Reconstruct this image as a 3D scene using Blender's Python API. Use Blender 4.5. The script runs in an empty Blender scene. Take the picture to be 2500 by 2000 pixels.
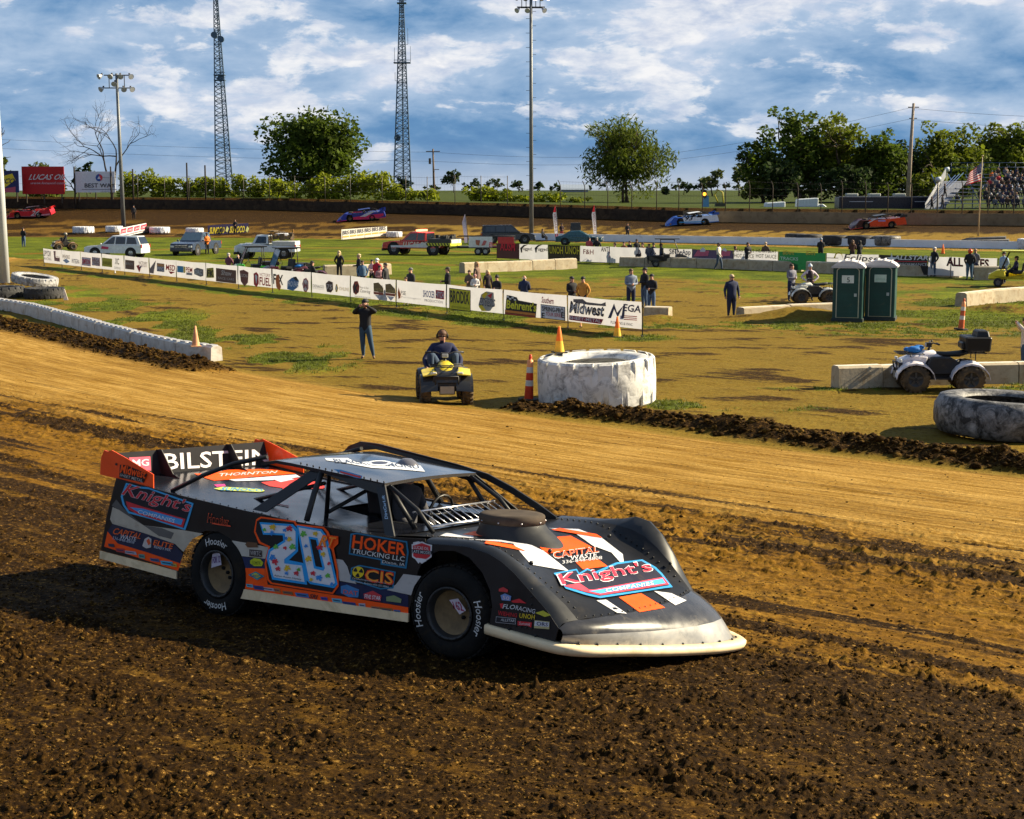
import bpy, bmesh, math, random
import numpy as np
from mathutils import Vector, Matrix, Euler
from mathutils.bvhtree import BVHTree
random.seed(7)
R = math.radians
scene = bpy.context.scene
COL = scene.collection
# ------------------------------------------------------------------ camera
FPX, CAM_H, HOR = 3850.0, 5.0, 530.0
TH = math.atan(HOR / FPX)
cam_d = bpy.data.cameras.new('camera'); cam = bpy.data.objects.new('camera', cam_d); COL.objects.link(cam)
cam.location = (0, 0, CAM_H); cam.rotation_euler = (math.pi / 2 - TH, 0, 0)
cam_d.sensor_fit = 'HORIZONTAL'; cam_d.sensor_width = 36.0; cam_d.lens = FPX / 2500 * 36.0
cam_d.clip_start = 0.1; cam_d.clip_end = 9000
scene.camera = cam
# ------------------------------------------------------------------ light
SUN_EL, SUN_AZ = 31.0, 13.0          # azimuth measured from +X (right) towards +Y (away)
el, az = R(SUN_EL), R(SUN_AZ)
SUN_DIR = Vector((math.cos(el) * math.cos(az), math.cos(el) * math.sin(az), math.sin(el)))
sd = bpy.data.lights.new('sun', 'SUN'); sun = bpy.data.objects.new('sun', sd); COL.objects.link(sun)
sun.rotation_euler = SUN_DIR.to_track_quat('Z', 'Y').to_euler()
sd.energy = 5.0; sd.angle = R(0.55); sd.color = (1.0, 0.86, 0.60)
world = bpy.data.worlds.new('World'); scene.world = world; world.use_nodes = True
wn = world.node_tree; wn.nodes.clear()
def N(t, ty, **kw):
    n = t.nodes.new(ty)
    for k, v in kw.items(): setattr(n, k, v)
    return n
def L(t, a, b): t.links.new(a, b)
def ramp(t, stops, fac=None, interp='LINEAR'):
    n = N(t, 'ShaderNodeValToRGB'); cr = n.color_ramp; cr.interpolation = interp
    while len(cr.elements) < len(stops): cr.elements.new(0.5)
    for e, (p, c) in zip(cr.elements, stops):
        e.position = p; e.color = (*c, 1) if len(c) == 3 else c
    if fac is not None: L(t, fac, n.inputs[0])
    return n
def mixc(t, a, b, f, mode='MIX'):
    n = N(t, 'ShaderNodeMix', data_type='RGBA', blend_type=mode)
    for i, v in ((6, a), (7, b), (0, f)):
        if isinstance(v, (int, float)): n.inputs[i].default_value = v
        elif isinstance(v, tuple): n.inputs[i].default_value = (*v, 1)
        else: L(t, v, n.inputs[i])
    return n.outputs[2]
def mathn(t, op, a, b=0.0, clamp=False):
    n = N(t, 'ShaderNodeMath', operation=op); n.use_clamp = clamp
    for i, v in ((0, a), (1, b)):
        if isinstance(v, (int, float)): n.inputs[i].default_value = v
        else: L(t, v, n.inputs[i])
    return n.outputs[0]
def noise(t, vec, scale, detail=4, rough=0.5, dist=0.0, lac=2.0):
    n = N(t, 'ShaderNodeTexNoise'); n.inputs['Scale'].default_value = scale
    n.inputs['Detail'].default_value = detail; n.inputs['Roughness'].default_value = rough
    n.inputs['Distortion'].default_value = dist; n.inputs['Lacunarity'].default_value = lac
    if vec is not None: L(t, vec, n.inputs['Vector'])
    return n
def build_world():
    t = wn
    sky = N(t, 'ShaderNodeTexSky', sky_type='NISHITA'); sky.sun_disc = False
    sky.sun_elevation = el; sky.sun_rotation = math.pi / 2 - az
    sky.altitude = 200; sky.air_density = 1.0; sky.dust_density = 0.6; sky.ozone_density = 3.0
    tc = N(t, 'ShaderNodeTexCoord'); sep = N(t, 'ShaderNodeSeparateXYZ'); L(t, tc.outputs['Generated'], sep.inputs[0])
    mp = N(t, 'ShaderNodeMapping'); mp.inputs['Scale'].default_value = (1.0, 1.0, 2.6); mp.inputs['Location'].default_value = (3.37, 0.2, 0.05)
    L(t, tc.outputs['Generated'], mp.inputs[0])
    # broad lit cloud decks, smaller puffs, dark undersides
    n1 = noise(t, mp.outputs[0], 7.0, 9, 0.56, 0.35)
    n2 = noise(t, mp.outputs[0], 17.0, 8, 0.6, 0.25)
    mp2 = N(t, 'ShaderNodeMapping'); mp2.inputs['Scale'].default_value = (1.0, 1.0, 5.0); mp2.inputs['Location'].default_value = (8.1, 1.2, 0.0)
    L(t, tc.outputs['Generated'], mp2.inputs[0])
    n3 = noise(t, mp2.outputs[0], 4.5, 6, 0.5, 0.2)
    # coverage rises with height above the horizon
    hgt = ramp(t, [(0.0, (0.04,) * 3), (0.03, (0.0,) * 3), (0.055, (0.03,) * 3), (0.12, (0.085,) * 3), (0.3, (0.04,) * 3), (1.0, (0.0,) * 3)], sep.outputs[2])
    blue = ramp(t, [(0.0, (5.4, 6.1, 7.4)), (0.016, (4.2, 5.3, 7.2)), (0.034, (1.7, 3.3, 6.0)), (0.06, (0.75, 2.2, 4.9)), (0.11, (0.55, 2.0, 4.8)), (0.4, (0.5, 1.3, 3.6)), (1.0, (0.35, 0.95, 2.8))], sep.outputs[2])
    base = mixc(t, sky.outputs[0], blue.outputs[0], 0.8)
    sm = mathn(t, 'ADD', mathn(t, 'ADD', mathn(t, 'MULTIPLY', n1.outputs[0], 0.50), mathn(t, 'MULTIPLY', n2.outputs[0], 0.26)), mathn(t, 'MULTIPLY', n3.outputs[0], 0.24))
    sm = mathn(t, 'ADD', sm, hgt.outputs[0])
    deck = ramp(t, [(0.39, (0.65, 1.95, 4.3)), (0.455, (1.25, 2.8, 5.1)), (0.505, (2.7, 4.2, 6.3)), (0.56, (4.3, 5.6, 7.4)), (0.61, (6.4, 7.1, 8.4)), (0.655, (9.4, 9.4, 9.6))], sm)
    s2 = mathn(t, 'ADD', mathn(t, 'MULTIPLY', n2.outputs[0], 0.46), mathn(t, 'MULTIPLY', sm, 0.58))
    m2 = ramp(t, [(0.552, (0, 0, 0)), (0.588, (.75,) * 3), (0.64, (1, 1, 1))], s2)
    n4 = noise(t, mp.outputs[0], 40.0, 6, 0.6, 0.2)
    puff = ramp(t, [(0.35, (5.2, 6.0, 7.6)), (0.62, (9.6, 9.5, 9.5))], n4.outputs[0])
    dk = mixc(t, deck.outputs[0], puff.outputs[0], m2.outputs[0])
    c3 = mixc(t, base, dk, ramp(t, [(0.0, (0, 0, 0)), (0.030, (.85,) * 3), (0.06, (.95,) * 3), (0.6, (.6,) * 3)], sep.outputs[2]).outputs[0])
    bg = N(t, 'ShaderNodeBackground'); bg.inputs[1].default_value = 0.05 * 0.72
    out = N(t, 'ShaderNodeOutputWorld'); L(t, c3, bg.inputs[0]); L(t, bg.outputs[0], out.inputs[0])
build_world()
scene.view_settings.view_transform = 'Standard'; scene.view_settings.look = 'None'
scene.view_settings.exposure = 1.5; scene.view_settings.gamma = 1.0
scene.view_settings.use_curve_mapping = False
scene.render.film_transparent = False
scene.cycles.max_bounces = 6; scene.cycles.transparent_max_bounces = 12

# ------------------------------------------------------------------ ground shape
CC = np.array([89.1, 124.1]); RAD = 126.0        # the near turn: centre and radius of its inner edge
CAR = np.array([-0.962, 13.62, 1.249])
PSI = R(37.0)
_fw = Vector((0.7983, -0.6016, 0.0274)).normalized()
_lf0 = Vector((math.sin(PSI), math.cos(PSI), 0)); _up0 = _fw.cross(_lf0)
_lf = (_lf0 * math.cos(R(-4)) + _up0 * math.sin(R(-4))).normalized(); _up = _fw.cross(_lf).normalized()
CAR_M = Matrix(((_fw.x, _lf.x, _up.x, CAR[0]), (_fw.y, _lf.y, _up.y, CAR[1]), (_fw.z, _lf.z, _up.z, CAR[2]), (0, 0, 0, 1)))
IN_X = [-140, -80, -50, -31, -13, 2.2, 44.5, 90]; IN_Y = [205, 190, 183, 181, 173, 167, 137, 108]
WL_X = [-140, -67, -30, 0, 20, 45, 60, 110]; WL_Y = [222, 209, 203, 190, 178, 165, 157, 130]; WL_Z = [3.1, 3.0, 2.8, 2.2, 1.75, 1.65, 1.65, 1.6]
def gz(x, y):
    x = np.asarray(x, float); y = np.asarray(y, float)
    t = np.hypot(x - CC[0], y - CC[1]) - RAD
    z = 0.10 * np.clip(t / 1.5 + 0.6, 0, 1) + 0.07 * np.clip(t, 0, 25)
    z = np.where(y > 120, 0.0, z)
    # the ground under the race car is a flat tilted piece of the banking
    px = CAR[2] - ((x - CAR[0]) * _up.x + (y - CAR[1]) * _up.y) / _up.z
    w = np.clip(1 - (np.hypot(x - CAR[0], y - CAR[1]) - 2.6) / 4.0, 0, 1); w = w * w * (3 - 2 * w)
    z = z * (1 - w) + px * w
    yi = np.interp(x, IN_X, IN_Y); yw = np.interp(x, WL_X, WL_Y); zw = np.interp(x, WL_X, WL_Z)
    f = np.clip((y - yi + 3) / (yw - yi + 3), 0, 1) ** 1.15
    zf = f * zw
    beyond = y - yw
    top = zw + 1.42
    back = top + (5.15 - top) * np.clip(beyond / 260.0, 0, 1) ** 0.8 + 0.9 * np.clip((beyond - 260) / 400, 0, 1)
    zf = np.where(beyond > 2.2, back, zf)
    return np.where(y > 120, zf, z)
def ray(px, py):
    c, s = math.cos(TH), math.sin(TH)
    x = (px - 1250) / FPX; y = -(py - 1000) / FPX
    return Vector((x, c + y * s, -s + y * c))
CO = Vector((0, 0, CAM_H))
def G(px, py, zoff=0.0):
    """where the sight line through a photo pixel meets the ground"""
    r = ray(px, py); t = 4.0; last = t
    while t < 1500:
        p = CO + r * t
        if p.z < float(gz(p.x, p.y)) + zoff: break
        last = t; t *= 1.01
    a, b = last, t
    for _ in range(30):
        m = (a + b) / 2; p = CO + r * m
        if p.z < float(gz(p.x, p.y)) + zoff: b = m
        else: a = m
    return CO + r * b
def on_plane(px, py, p0, n):
    r = ray(px, py); return CO + r * ((Vector(p0) - CO).dot(n) / r.dot(n))
def at_depth(px, py, Y):
    r = ray(px, py); return CO + r * (Y / r.y)
def gp(x, y): return Vector((x, y, float(gz(x, y))))

# ------------------------------------------------------------------ materials
MATS = {}
def mat(name, col, rough=0.6, metal=0.0, var=0.12, vscale=6.0, bump=0.0, bscale=40.0, dirt=0.0, dirtcol=(0.16, 0.10, 0.045),
        emit=None, estr=0.0, trans=0.0, coat=0.0, alpha=1.0, spec=0.3):
    if name in MATS: return MATS[name]
    m = bpy.data.materials.new(name); m.use_nodes = True; t = m.node_tree
    b = t.nodes['Principled BSDF']; out = t.nodes['Material Output']
    tc = N(t, 'ShaderNodeTexCoord')
    nz = noise(t, tc.outputs['Object'], vscale, 5, 0.6)
    lo = tuple(max(0, c * (1 - var)) for c in col); hi = tuple(min(1, c * (1 + var)) for c in col)
    cr = ramp(t, [(0.3, lo), (0.7, hi)], nz.outputs[0])
    c = cr.outputs[0]
    if dirt > 0:
        n2 = noise(t, tc.outputs['Object'], vscale * 0.6 + 1.3, 8, 0.7, 0.6)
        dm = ramp(t, [(0.62 - dirt * 0.32, (0, 0, 0)), (0.78 - dirt * 0.2, (1, 1, 1))], n2.outputs[0])
        c = mixc(t, c, dirtcol, mathn(t, 'MULTIPLY', dm.outputs[0], min(1, 0.35 + dirt)))
    L(t, c, b.inputs['Base Color'])
    rr = ramp(t, [(0.3, (max(0, rough - 0.07),) * 3), (0.7, (min(1, rough + 0.09),) * 3)], nz.outputs[0])
    L(t, rr.outputs[0], b.inputs['Roughness'])
    b.inputs['Metallic'].default_value = metal; b.inputs['Coat Weight'].default_value = coat; b.inputs['Coat Roughness'].default_value = 0.06
    b.inputs['Specular IOR Level'].default_value = spec
    if alpha < 1: b.inputs['Alpha'].default_value = alpha
    if emit: b.inputs['Emission Color'].default_value = (*emit, 1); b.inputs['Emission Strength'].default_value = estr
    if bump > 0:
        bn = N(t, 'ShaderNodeBump'); bn.inputs['Strength'].default_value = bump; bn.inputs['Distance'].default_value = 0.02
        n3 = noise(t, tc.outputs['Object'], bscale, 6, 0.65); L(t, n3.outputs[0], bn.inputs['Height']); L(t, bn.outputs[0], b.inputs['Normal'])
    if trans > 0:
        tr = N(t, 'ShaderNodeBsdfTranslucent'); L(t, c, tr.inputs[0])
        mx = N(t, 'ShaderNodeMixShader'); mx.inputs[0].default_value = trans
        L(t, b.outputs[0], mx.inputs[1]); L(t, tr.outputs[0], mx.inputs[2]); L(t, mx.outputs[0], out.inputs[0])
    MATS[name] = m; return m
def pm(col, rough=0.6, **k):
    """plain matt paint / ink by colour"""
    nm = 'paint_%02x%02x%02x_%d' % (*[int(min(255, c * 255)) for c in col], int(rough * 100))
    if k: nm += '_' + '_'.join('%s%s' % (a, str(b).replace(' ', '')) for a, b in sorted(k.items()))[:40]
    return mat(nm, col, rough, **k)
def glass_mat(): return mat('dark_glass', (0.012, 0.015, 0.02), 0.06, 0, 0.05, spec=0.8)
WHITE = (0.52, 0.52, 0.54); BLACK = (0.010, 0.012, 0.014); ORANGE = (0.92, 0.085, 0.005); BLUE = (0.03, 0.22, 0.55); RED = (0.55, 0.02, 0.02)
YEL = (0.75, 0.55, 0.02); NAVY = (0.012, 0.02, 0.07); MAROON = (0.12, 0.015, 0.015); GREEN = (0.02, 0.2, 0.04); GREY = (0.25, 0.25, 0.26)

# ------------------------------------------------------------------ mesh building
class MB:
    def __init__(s, M=None): s.v = []; s.f = []; s.m = []; s.M = M; s.sm = []
    def P(s, p):
        p = Vector(p)
        if s.M is not None: p = s.M @ p
        s.v.append(p[:]); return len(s.v) - 1
    def F(s, idx, m=0, smooth=False): s.f.append(tuple(idx)); s.m.append(m); s.sm.append(smooth)
    def box(s, c, d, rot=None, m=0, taper=1.0):
        hx, hy, hz = d[0] / 2, d[1] / 2, d[2] / 2; Rm = Euler(rot).to_matrix() if rot else None; ids = []
        for z in (-1, 1):
            k = taper if z > 0 else 1
            for x, y in ((-1, -1), (1, -1), (1, 1), (-1, 1)):
                q = Vector((x * hx * k, y * hy * k, z * hz))
                if Rm: q = Rm @ q
                ids.append(s.P(Vector(c) + q))
        a = ids
        for q in ((3, 2, 1, 0), (4, 5, 6, 7), (0, 1, 5, 4), (1, 2, 6, 5), (2, 3, 7, 6), (3, 0, 4, 7)): s.F([a[i] for i in q], m)
        return s
    def ring(s, c, u, w, ru, rw, n, ph=0): return [s.P(Vector(c) + u * (ru * math.cos(2 * math.pi * i / n + ph)) + w * (rw * math.sin(2 * math.pi * i / n + ph))) for i in range(n)]
    def loft(s, rings, m=0, caps=(True, True), smooth=True):
        n = len(rings[0])
        for a, b in zip(rings, rings[1:]):
            for i in range(n): s.F((a[i], a[(i + 1) % n], b[(i + 1) % n], b[i]), m, smooth)
        if caps[0]: s.F(rings[0][::-1], m)
        if caps[1]: s.F(rings[-1], m)
    def cyl(s, p0, p1, r0, r1=None, n=10, m=0, caps=(True, True), smooth=True):
        r1 = r0 if r1 is None else r1; p0 = Vector(p0); p1 = Vector(p1); d = (p1 - p0).normalized()
        u = d.orthogonal().normalized(); w = d.cross(u)
        s.loft([s.ring(p0, u, w, r0, r0, n), s.ring(p1, u, w, r1, r1, n)], m, caps, smooth); return s
    def tube(s, pts, r, n=6, m=0, flat=1.0):
        pts = [Vector(p) for p in pts]; rs = r if isinstance(r, (list, tuple)) else [r] * len(pts); rings = []; u = None
        for i, p in enumerate(pts):
            d = (pts[min(i + 1, len(pts) - 1)] - pts[max(i - 1, 0)]).normalized()
            if u is None: u = d.orthogonal().normalized()
            u = (u - d * u.dot(d)).normalized(); w = d.cross(u)
            rings.append(s.ring(p, u, w, rs[i], rs[i] * flat, n))
        s.loft(rings, m); return s
    def lathe(s, prof, c=(0, 0, 0), axis='Z', n=24, m=0, smooth=True, closed=False, mf=None):
        ax = {'Z': (Vector((1, 0, 0)), Vector((0, 1, 0)), Vector((0, 0, 1))), 'Y': (Vector((0, 0, 1)), Vector((1, 0, 0)), Vector((0, 1, 0))), 'X': (Vector((0, 1, 0)), Vector((0, 0, 1)), Vector((1, 0, 0)))}[axis]
        rings = [s.ring(Vector(c) + ax[2] * h, ax[0], ax[1], r, r, n) for r, h in prof]
        if closed: rings.append(rings[0])
        for k, (a, b) in enumerate(zip(rings, rings[1:])):
            mm = mf(k) if mf else m
            for i in range(n): s.F((a[i], a[(i + 1) % n], b[(i + 1) % n], b[i]), mm, smooth)
        return s
    def prism(s, poly, off, m=0):
        """poly: list of 3D points, extruded by off"""
        off = Vector(off); a = [s.P(p) for p in poly]; b = [s.P(Vector(p) + off) for p in poly]; n = len(a)
        s.F(a[::-1], m); s.F(b, m)
        for i in range(n): s.F((a[i], a[(i + 1) % n], b[(i + 1) % n], b[i]), m)
        return s
    def grid(s, rows, m=0, smooth=True, flip=False):
        ids = [[s.P(p) for p in r] for r in rows]
        for a, b in zip(ids, ids[1:]):
            for i in range(len(a) - 1):
                q = (a[i], a[i + 1], b[i + 1], b[i]); s.F(q[::-1] if flip else q, m, smooth)
        return s
    def blob(s, c, r, m=0, n=8, k=6, sq=(1, 1, 1)):
        c = Vector(c); rings = []
        for j in range(1, k):
            a = math.pi * j / k; rings.append([s.P(c + Vector((r * sq[0] * math.sin(a) * math.cos(2 * math.pi * i / n), r * sq[1] * math.sin(a) * math.sin(2 * math.pi * i / n), -r * sq[2] * math.cos(a)))) for i in range(n)])
        s.loft(rings, m); return s
    def mesh(s, name, mats):
        me = bpy.data.meshes.new(name); me.from_pydata(s.v, [], s.f); me.materials.clear()
        for mt in (mats if isinstance(mats, (list, tuple)) else [mats]): me.materials.append(mt)
        me.polygons.foreach_set('material_index', s.m); me.polygons.foreach_set('use_smooth', s.sm); me.update(); return me
    def build(s, name, mats, parent=None, bevel=0.0):
        me = s.mesh(name, mats)
        if bevel > 0:
            bm = bmesh.new(); bm.from_mesh(me); bmesh.ops.recalc_face_normals(bm, faces=bm.faces)
            ed = [e for e in bm.edges if len(e.link_faces) == 2 and e.calc_face_angle(0) > 0.6]
            bmesh.ops.bevel(bm, geom=ed, offset=bevel, segments=1, affect='EDGES', clamp_overlap=True); bm.to_mesh(me); bm.free()
        return link(name, me, parent)
def link(name, me, parent=None):
    o = bpy.data.objects.new(name, me); COL.objects.link(o)
    if parent is not None: o.parent = parent
    return o
def tag(o, label=None, cat=None, group=None, kind=None):
    if label: o['label'] = label
    if cat: o['category'] = cat
    if group: o['group'] = group
    if kind: o['kind'] = kind
    return o
def thing(name, label, cat, loc=(0, 0, 0), rz=0.0, group=None, M=None, scale=None):
    o = bpy.data.objects.new(name, None); COL.objects.link(o); o.empty_display_size = 0.2
    if M is not None: o.matrix_world = M
    else: o.location = loc; o.rotation_euler = (0, 0, rz)
    if scale: o.scale = (scale,) * 3
    return tag(o, label, cat, group)
def kids(o): return [c for c in COL.objects if c.parent == o]
KIDS = {}
def copy_tree(o, loc=None, rz=None, label=None, group=None, swap=None, _p=None, scale=None):
    c = o.copy(); COL.objects.link(c)
    if _p is not None: c.parent = _p
    if loc is not None: c.location = loc
    if rz is not None: c.rotation_euler = (0, 0, rz)
    if scale: c.scale = (scale,) * 3
    if label: c['label'] = label
    if group: c['group'] = group
    if swap and c.type == 'MESH':
        for i, sl in enumerate(c.material_slots):
            nm = sl.material.name if sl.material else ''
            if nm in swap: sl.link = 'OBJECT'; sl.material = swap[nm]
    for ch in list(o.children): copy_tree(ch, swap=swap, _p=c)
    return c

# ------------------------------------------------------------------ lettering and printed shapes laid on surfaces
_TX = {}
def text2d(s, bold=0.0, shear=0.0):
    key = (s, bold, shear)
    if key in _TX: return _TX[key]
    cu = bpy.data.curves.new('t', 'FONT'); cu.body = s; cu.fill_mode = 'FRONT'; cu.offset = bold * 0.42; cu.shear = shear; cu.resolution_u = 2
    o = bpy.data.objects.new('t', cu); COL.objects.link(o)
    dg = bpy.context.evaluated_depsgraph_get(); me = bpy.data.meshes.new_from_object(o.evaluated_get(dg))
    vs = [(v.co.x, v.co.y) for v in me.vertices]; fs = [tuple(p.vertices) for p in me.polygons]
    bpy.data.objects.remove(o); bpy.data.curves.remove(cu); bpy.data.meshes.remove(me)
    if vs:
        base = text_box(s)
        x0, x1, y0, y1 = base
        vs = [((x - x0) / max(1e-6, x1 - x0), (y - y0) / max(1e-6, y1 - y0)) for x, y in vs]
    _TX[key] = (vs, fs); return _TX[key]
_TB = {}
def text_box(s):
    if s in _TB: return _TB[s]
    cu = bpy.data.curves.new('t', 'FONT'); cu.body = s; cu.resolution_u = 1
    o = bpy.data.objects.new('t', cu); COL.objects.link(o)
    dg = bpy.context.evaluated_depsgraph_get(); me = bpy.data.meshes.new_from_object(o.evaluated_get(dg))
    xs = [v.co.x for v in me.vertices] or [0, 1]; ys = [v.co.y for v in me.vertices] or [0, 1]
    _TB[s] = (min(xs), max(xs), min(ys), max(ys))
    bpy.data.objects.remove(o); bpy.data.curves.remove(cu); bpy.data.meshes.remove(me)
    return _TB[s]
class Print:
    """flat print on a surface: hit(px, py) -> (point, normal) on the real surface"""
    def __init__(s, hit, tf=lambda x, y: (x, y), step=0.002, inv=None, sub=0):
        s.sub = sub; s.hit = hit; s.tf = tf; s.step = step; s.mb = MB(); s.mats = []; s.inv = inv
    def mi(s, col):
        m = col if not isinstance(col, tuple) else pm(col, 0.5, dirt=.14, dirtcol=(.09, .06, .03), spec=.2)
        if m not in s.mats: s.mats.append(m)
        return s.mats.index(m)
    def pt(s, x, y, layer):
        h = s.hit(*s.tf(x, y))
        if h is None: return None
        p = h[0] + h[1] * (s.step * (layer + 1))
        return (s.inv @ p) if s.inv is not None else p
    def add(s, pts, faces, col, layer):
        if s.sub: pts, faces = s.split(pts, faces)
        m = s.mi(col); ids = []
        for x, y in pts:
            p = s.pt(x, y, layer); ids.append(None if p is None else s.mb.P(p))
        for f in faces:
            if all(ids[i] is not None for i in f): s.mb.F([ids[i] for i in f], m)
    def split(s, pts, faces):
        from mathutils.geometry import tessellate_polygon
        pts = [tuple(p) for p in pts]; tri = []
        for f in faces:
            if len(f) == 3: tri.append(tuple(f))
            else: tri += [tuple(f[i] for i in t) for t in tessellate_polygon([[Vector((pts[i][0], pts[i][1], 0)) for i in f]])]
        out = []; mid = {}
        while tri:
            t = tri.pop(); L3 = [math.dist(pts[t[i]], pts[t[(i + 1) % 3]]) for i in range(3)]; k = L3.index(max(L3))
            if L3[k] <= s.sub: out.append(t); continue
            a, b, c = t[k], t[(k + 1) % 3], t[(k + 2) % 3]; e = (min(a, b), max(a, b))
            if e not in mid: mid[e] = len(pts); pts.append(((pts[a][0] + pts[b][0]) / 2, (pts[a][1] + pts[b][1]) / 2))
            m = mid[e]; tri += [(a, m, c), (m, b, c)]
        return pts, out
    def poly(s, pts, col, layer=0): s.add(pts, [tuple(range(len(pts)))], col, layer)
    def bil(s, q, u, v):
        (ax, ay), (bx, by), (cx, cy), (dx, dy) = q
        return ((1 - u) * (1 - v) * ax + u * (1 - v) * bx + u * v * cx + (1 - u) * v * dx, (1 - u) * (1 - v) * ay + u * (1 - v) * by + u * v * cy + (1 - u) * v * dy)
    def quad(s, q, col, layer=0, nu=1, nv=1):
        pts = [s.bil(q, i / nu, j / nv) for j in range(nv + 1) for i in range(nu + 1)]
        fs = [(j * (nu + 1) + i, j * (nu + 1) + i + 1, (j + 1) * (nu + 1) + i + 1, (j + 1) * (nu + 1) + i) for j in range(nv) for i in range(nu)]
        s.add(pts, fs, col, layer)
    def strip(s, A, B, col, layer=0):
        n = len(A); s.add(list(A) + list(B), [(i, i + 1, n + i + 1, n + i) for i in range(n - 1)], col, layer)
    def text(s, txt, q, col, layer=1, bold=0.0, shear=0.0):
        """q: bottom-left, bottom-right, top-right, top-left in photo pixels"""
        vs, fs = text2d(txt, bold, shear)
        s.add([s.bil(q, u, v) for u, v in vs], fs, col, layer)
    def disc(s, c, rx, ry, col, layer=0, n=14, ph=0): s.poly([(c[0] + rx * math.cos(2 * math.pi * i / n + ph), c[1] + ry * math.sin(2 * math.pi * i / n + ph)) for i in range(n)], col, layer)
    def build(s, name, parent):
        if not s.mb.f: return None
        return s.mb.build(name, s.mats, parent)
def plane_hit(p0, n):
    n = Vector(n).normalized(); p0 = Vector(p0)
    if n.dot(CO - p0) < 0: n = -n
    return lambda px, py: (on_plane(px, py, p0, n), n)
def Q(x0, y0, x1, y1, dl=0, dr=None):
    """box in pixels, left edge shifted down by dl and right by dr -> bl, br, tr, tl"""
    dr = dl if dr is None else dr
    return ((x0, y1 + dl), (x1, y1 + dr), (x1, y0 + dr), (x0, y0 + dl))
# ------------------------------------------------------------------ ground sheet
def _h(ix, iy, seed):
    n = (ix.astype(np.int64) * 374761393 + iy.astype(np.int64) * 668265263 + seed * 974711) & 0x7fffffff
    n = ((n ^ (n >> 13)) * 1274126177) & 0x7fffffff
    return ((n ^ (n >> 16)) & 0xffff) / 65535.0
def vnoise(x, y, seed=0):
    ix = np.floor(x); iy = np.floor(y); fx = x - ix; fy = y - iy
    fx = fx * fx * (3 - 2 * fx); fy = fy * fy * (3 - 2 * fy)
    a = _h(ix, iy, seed); b = _h(ix + 1, iy, seed); c = _h(ix, iy + 1, seed); d = _h(ix + 1, iy + 1, seed)
    return (a * (1 - fx) + b * fx) * (1 - fy) + (c * (1 - fx) + d * fx) * fy
def fbm(x, y, o=4, seed=0, g=0.5):
    s = np.zeros_like(x); a = 1.0; tot = 0
    for i in range(o):
        s += a * vnoise(x * 2 ** i + 17.3 * i, y * 2 ** i - 9.1 * i, seed + i); tot += a; a *= g
    return s / tot
def sst(a, b, x):
    t = np.clip((x - a) / (b - a), 0, 1); return t * t * (3 - 2 * t)
_p = lambda px, py: tuple(G(px, py)[:2])
BERM_R = [_p(1290, 1005), _p(1480, 1022), _p(1750, 1050), _p(2050, 1095), _p(2300, 1125), _p(2700, 1175)]
BERM_L = [_p(-200, 745), _p(0, 795), _p(180, 835), _p(330, 870), _p(480, 903)]
def seg_dist(x, y, pts):
    d = np.full_like(x, 1e9)
    for (ax, ay), (bx, by) in zip(pts, pts[1:]):
        vx, vy = bx - ax, by - ay; t = np.clip(((x - ax) * vx + (y - ay) * vy) / (vx * vx + vy * vy), 0, 1)
        d = np.minimum(d, np.hypot(x - ax - t * vx, y - ay - t * vy))
    return d
def tyre_marks(x, y, pts, w):
    d = seg_dist(x, y, pts); return np.exp(-(d / w) ** 2)
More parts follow.
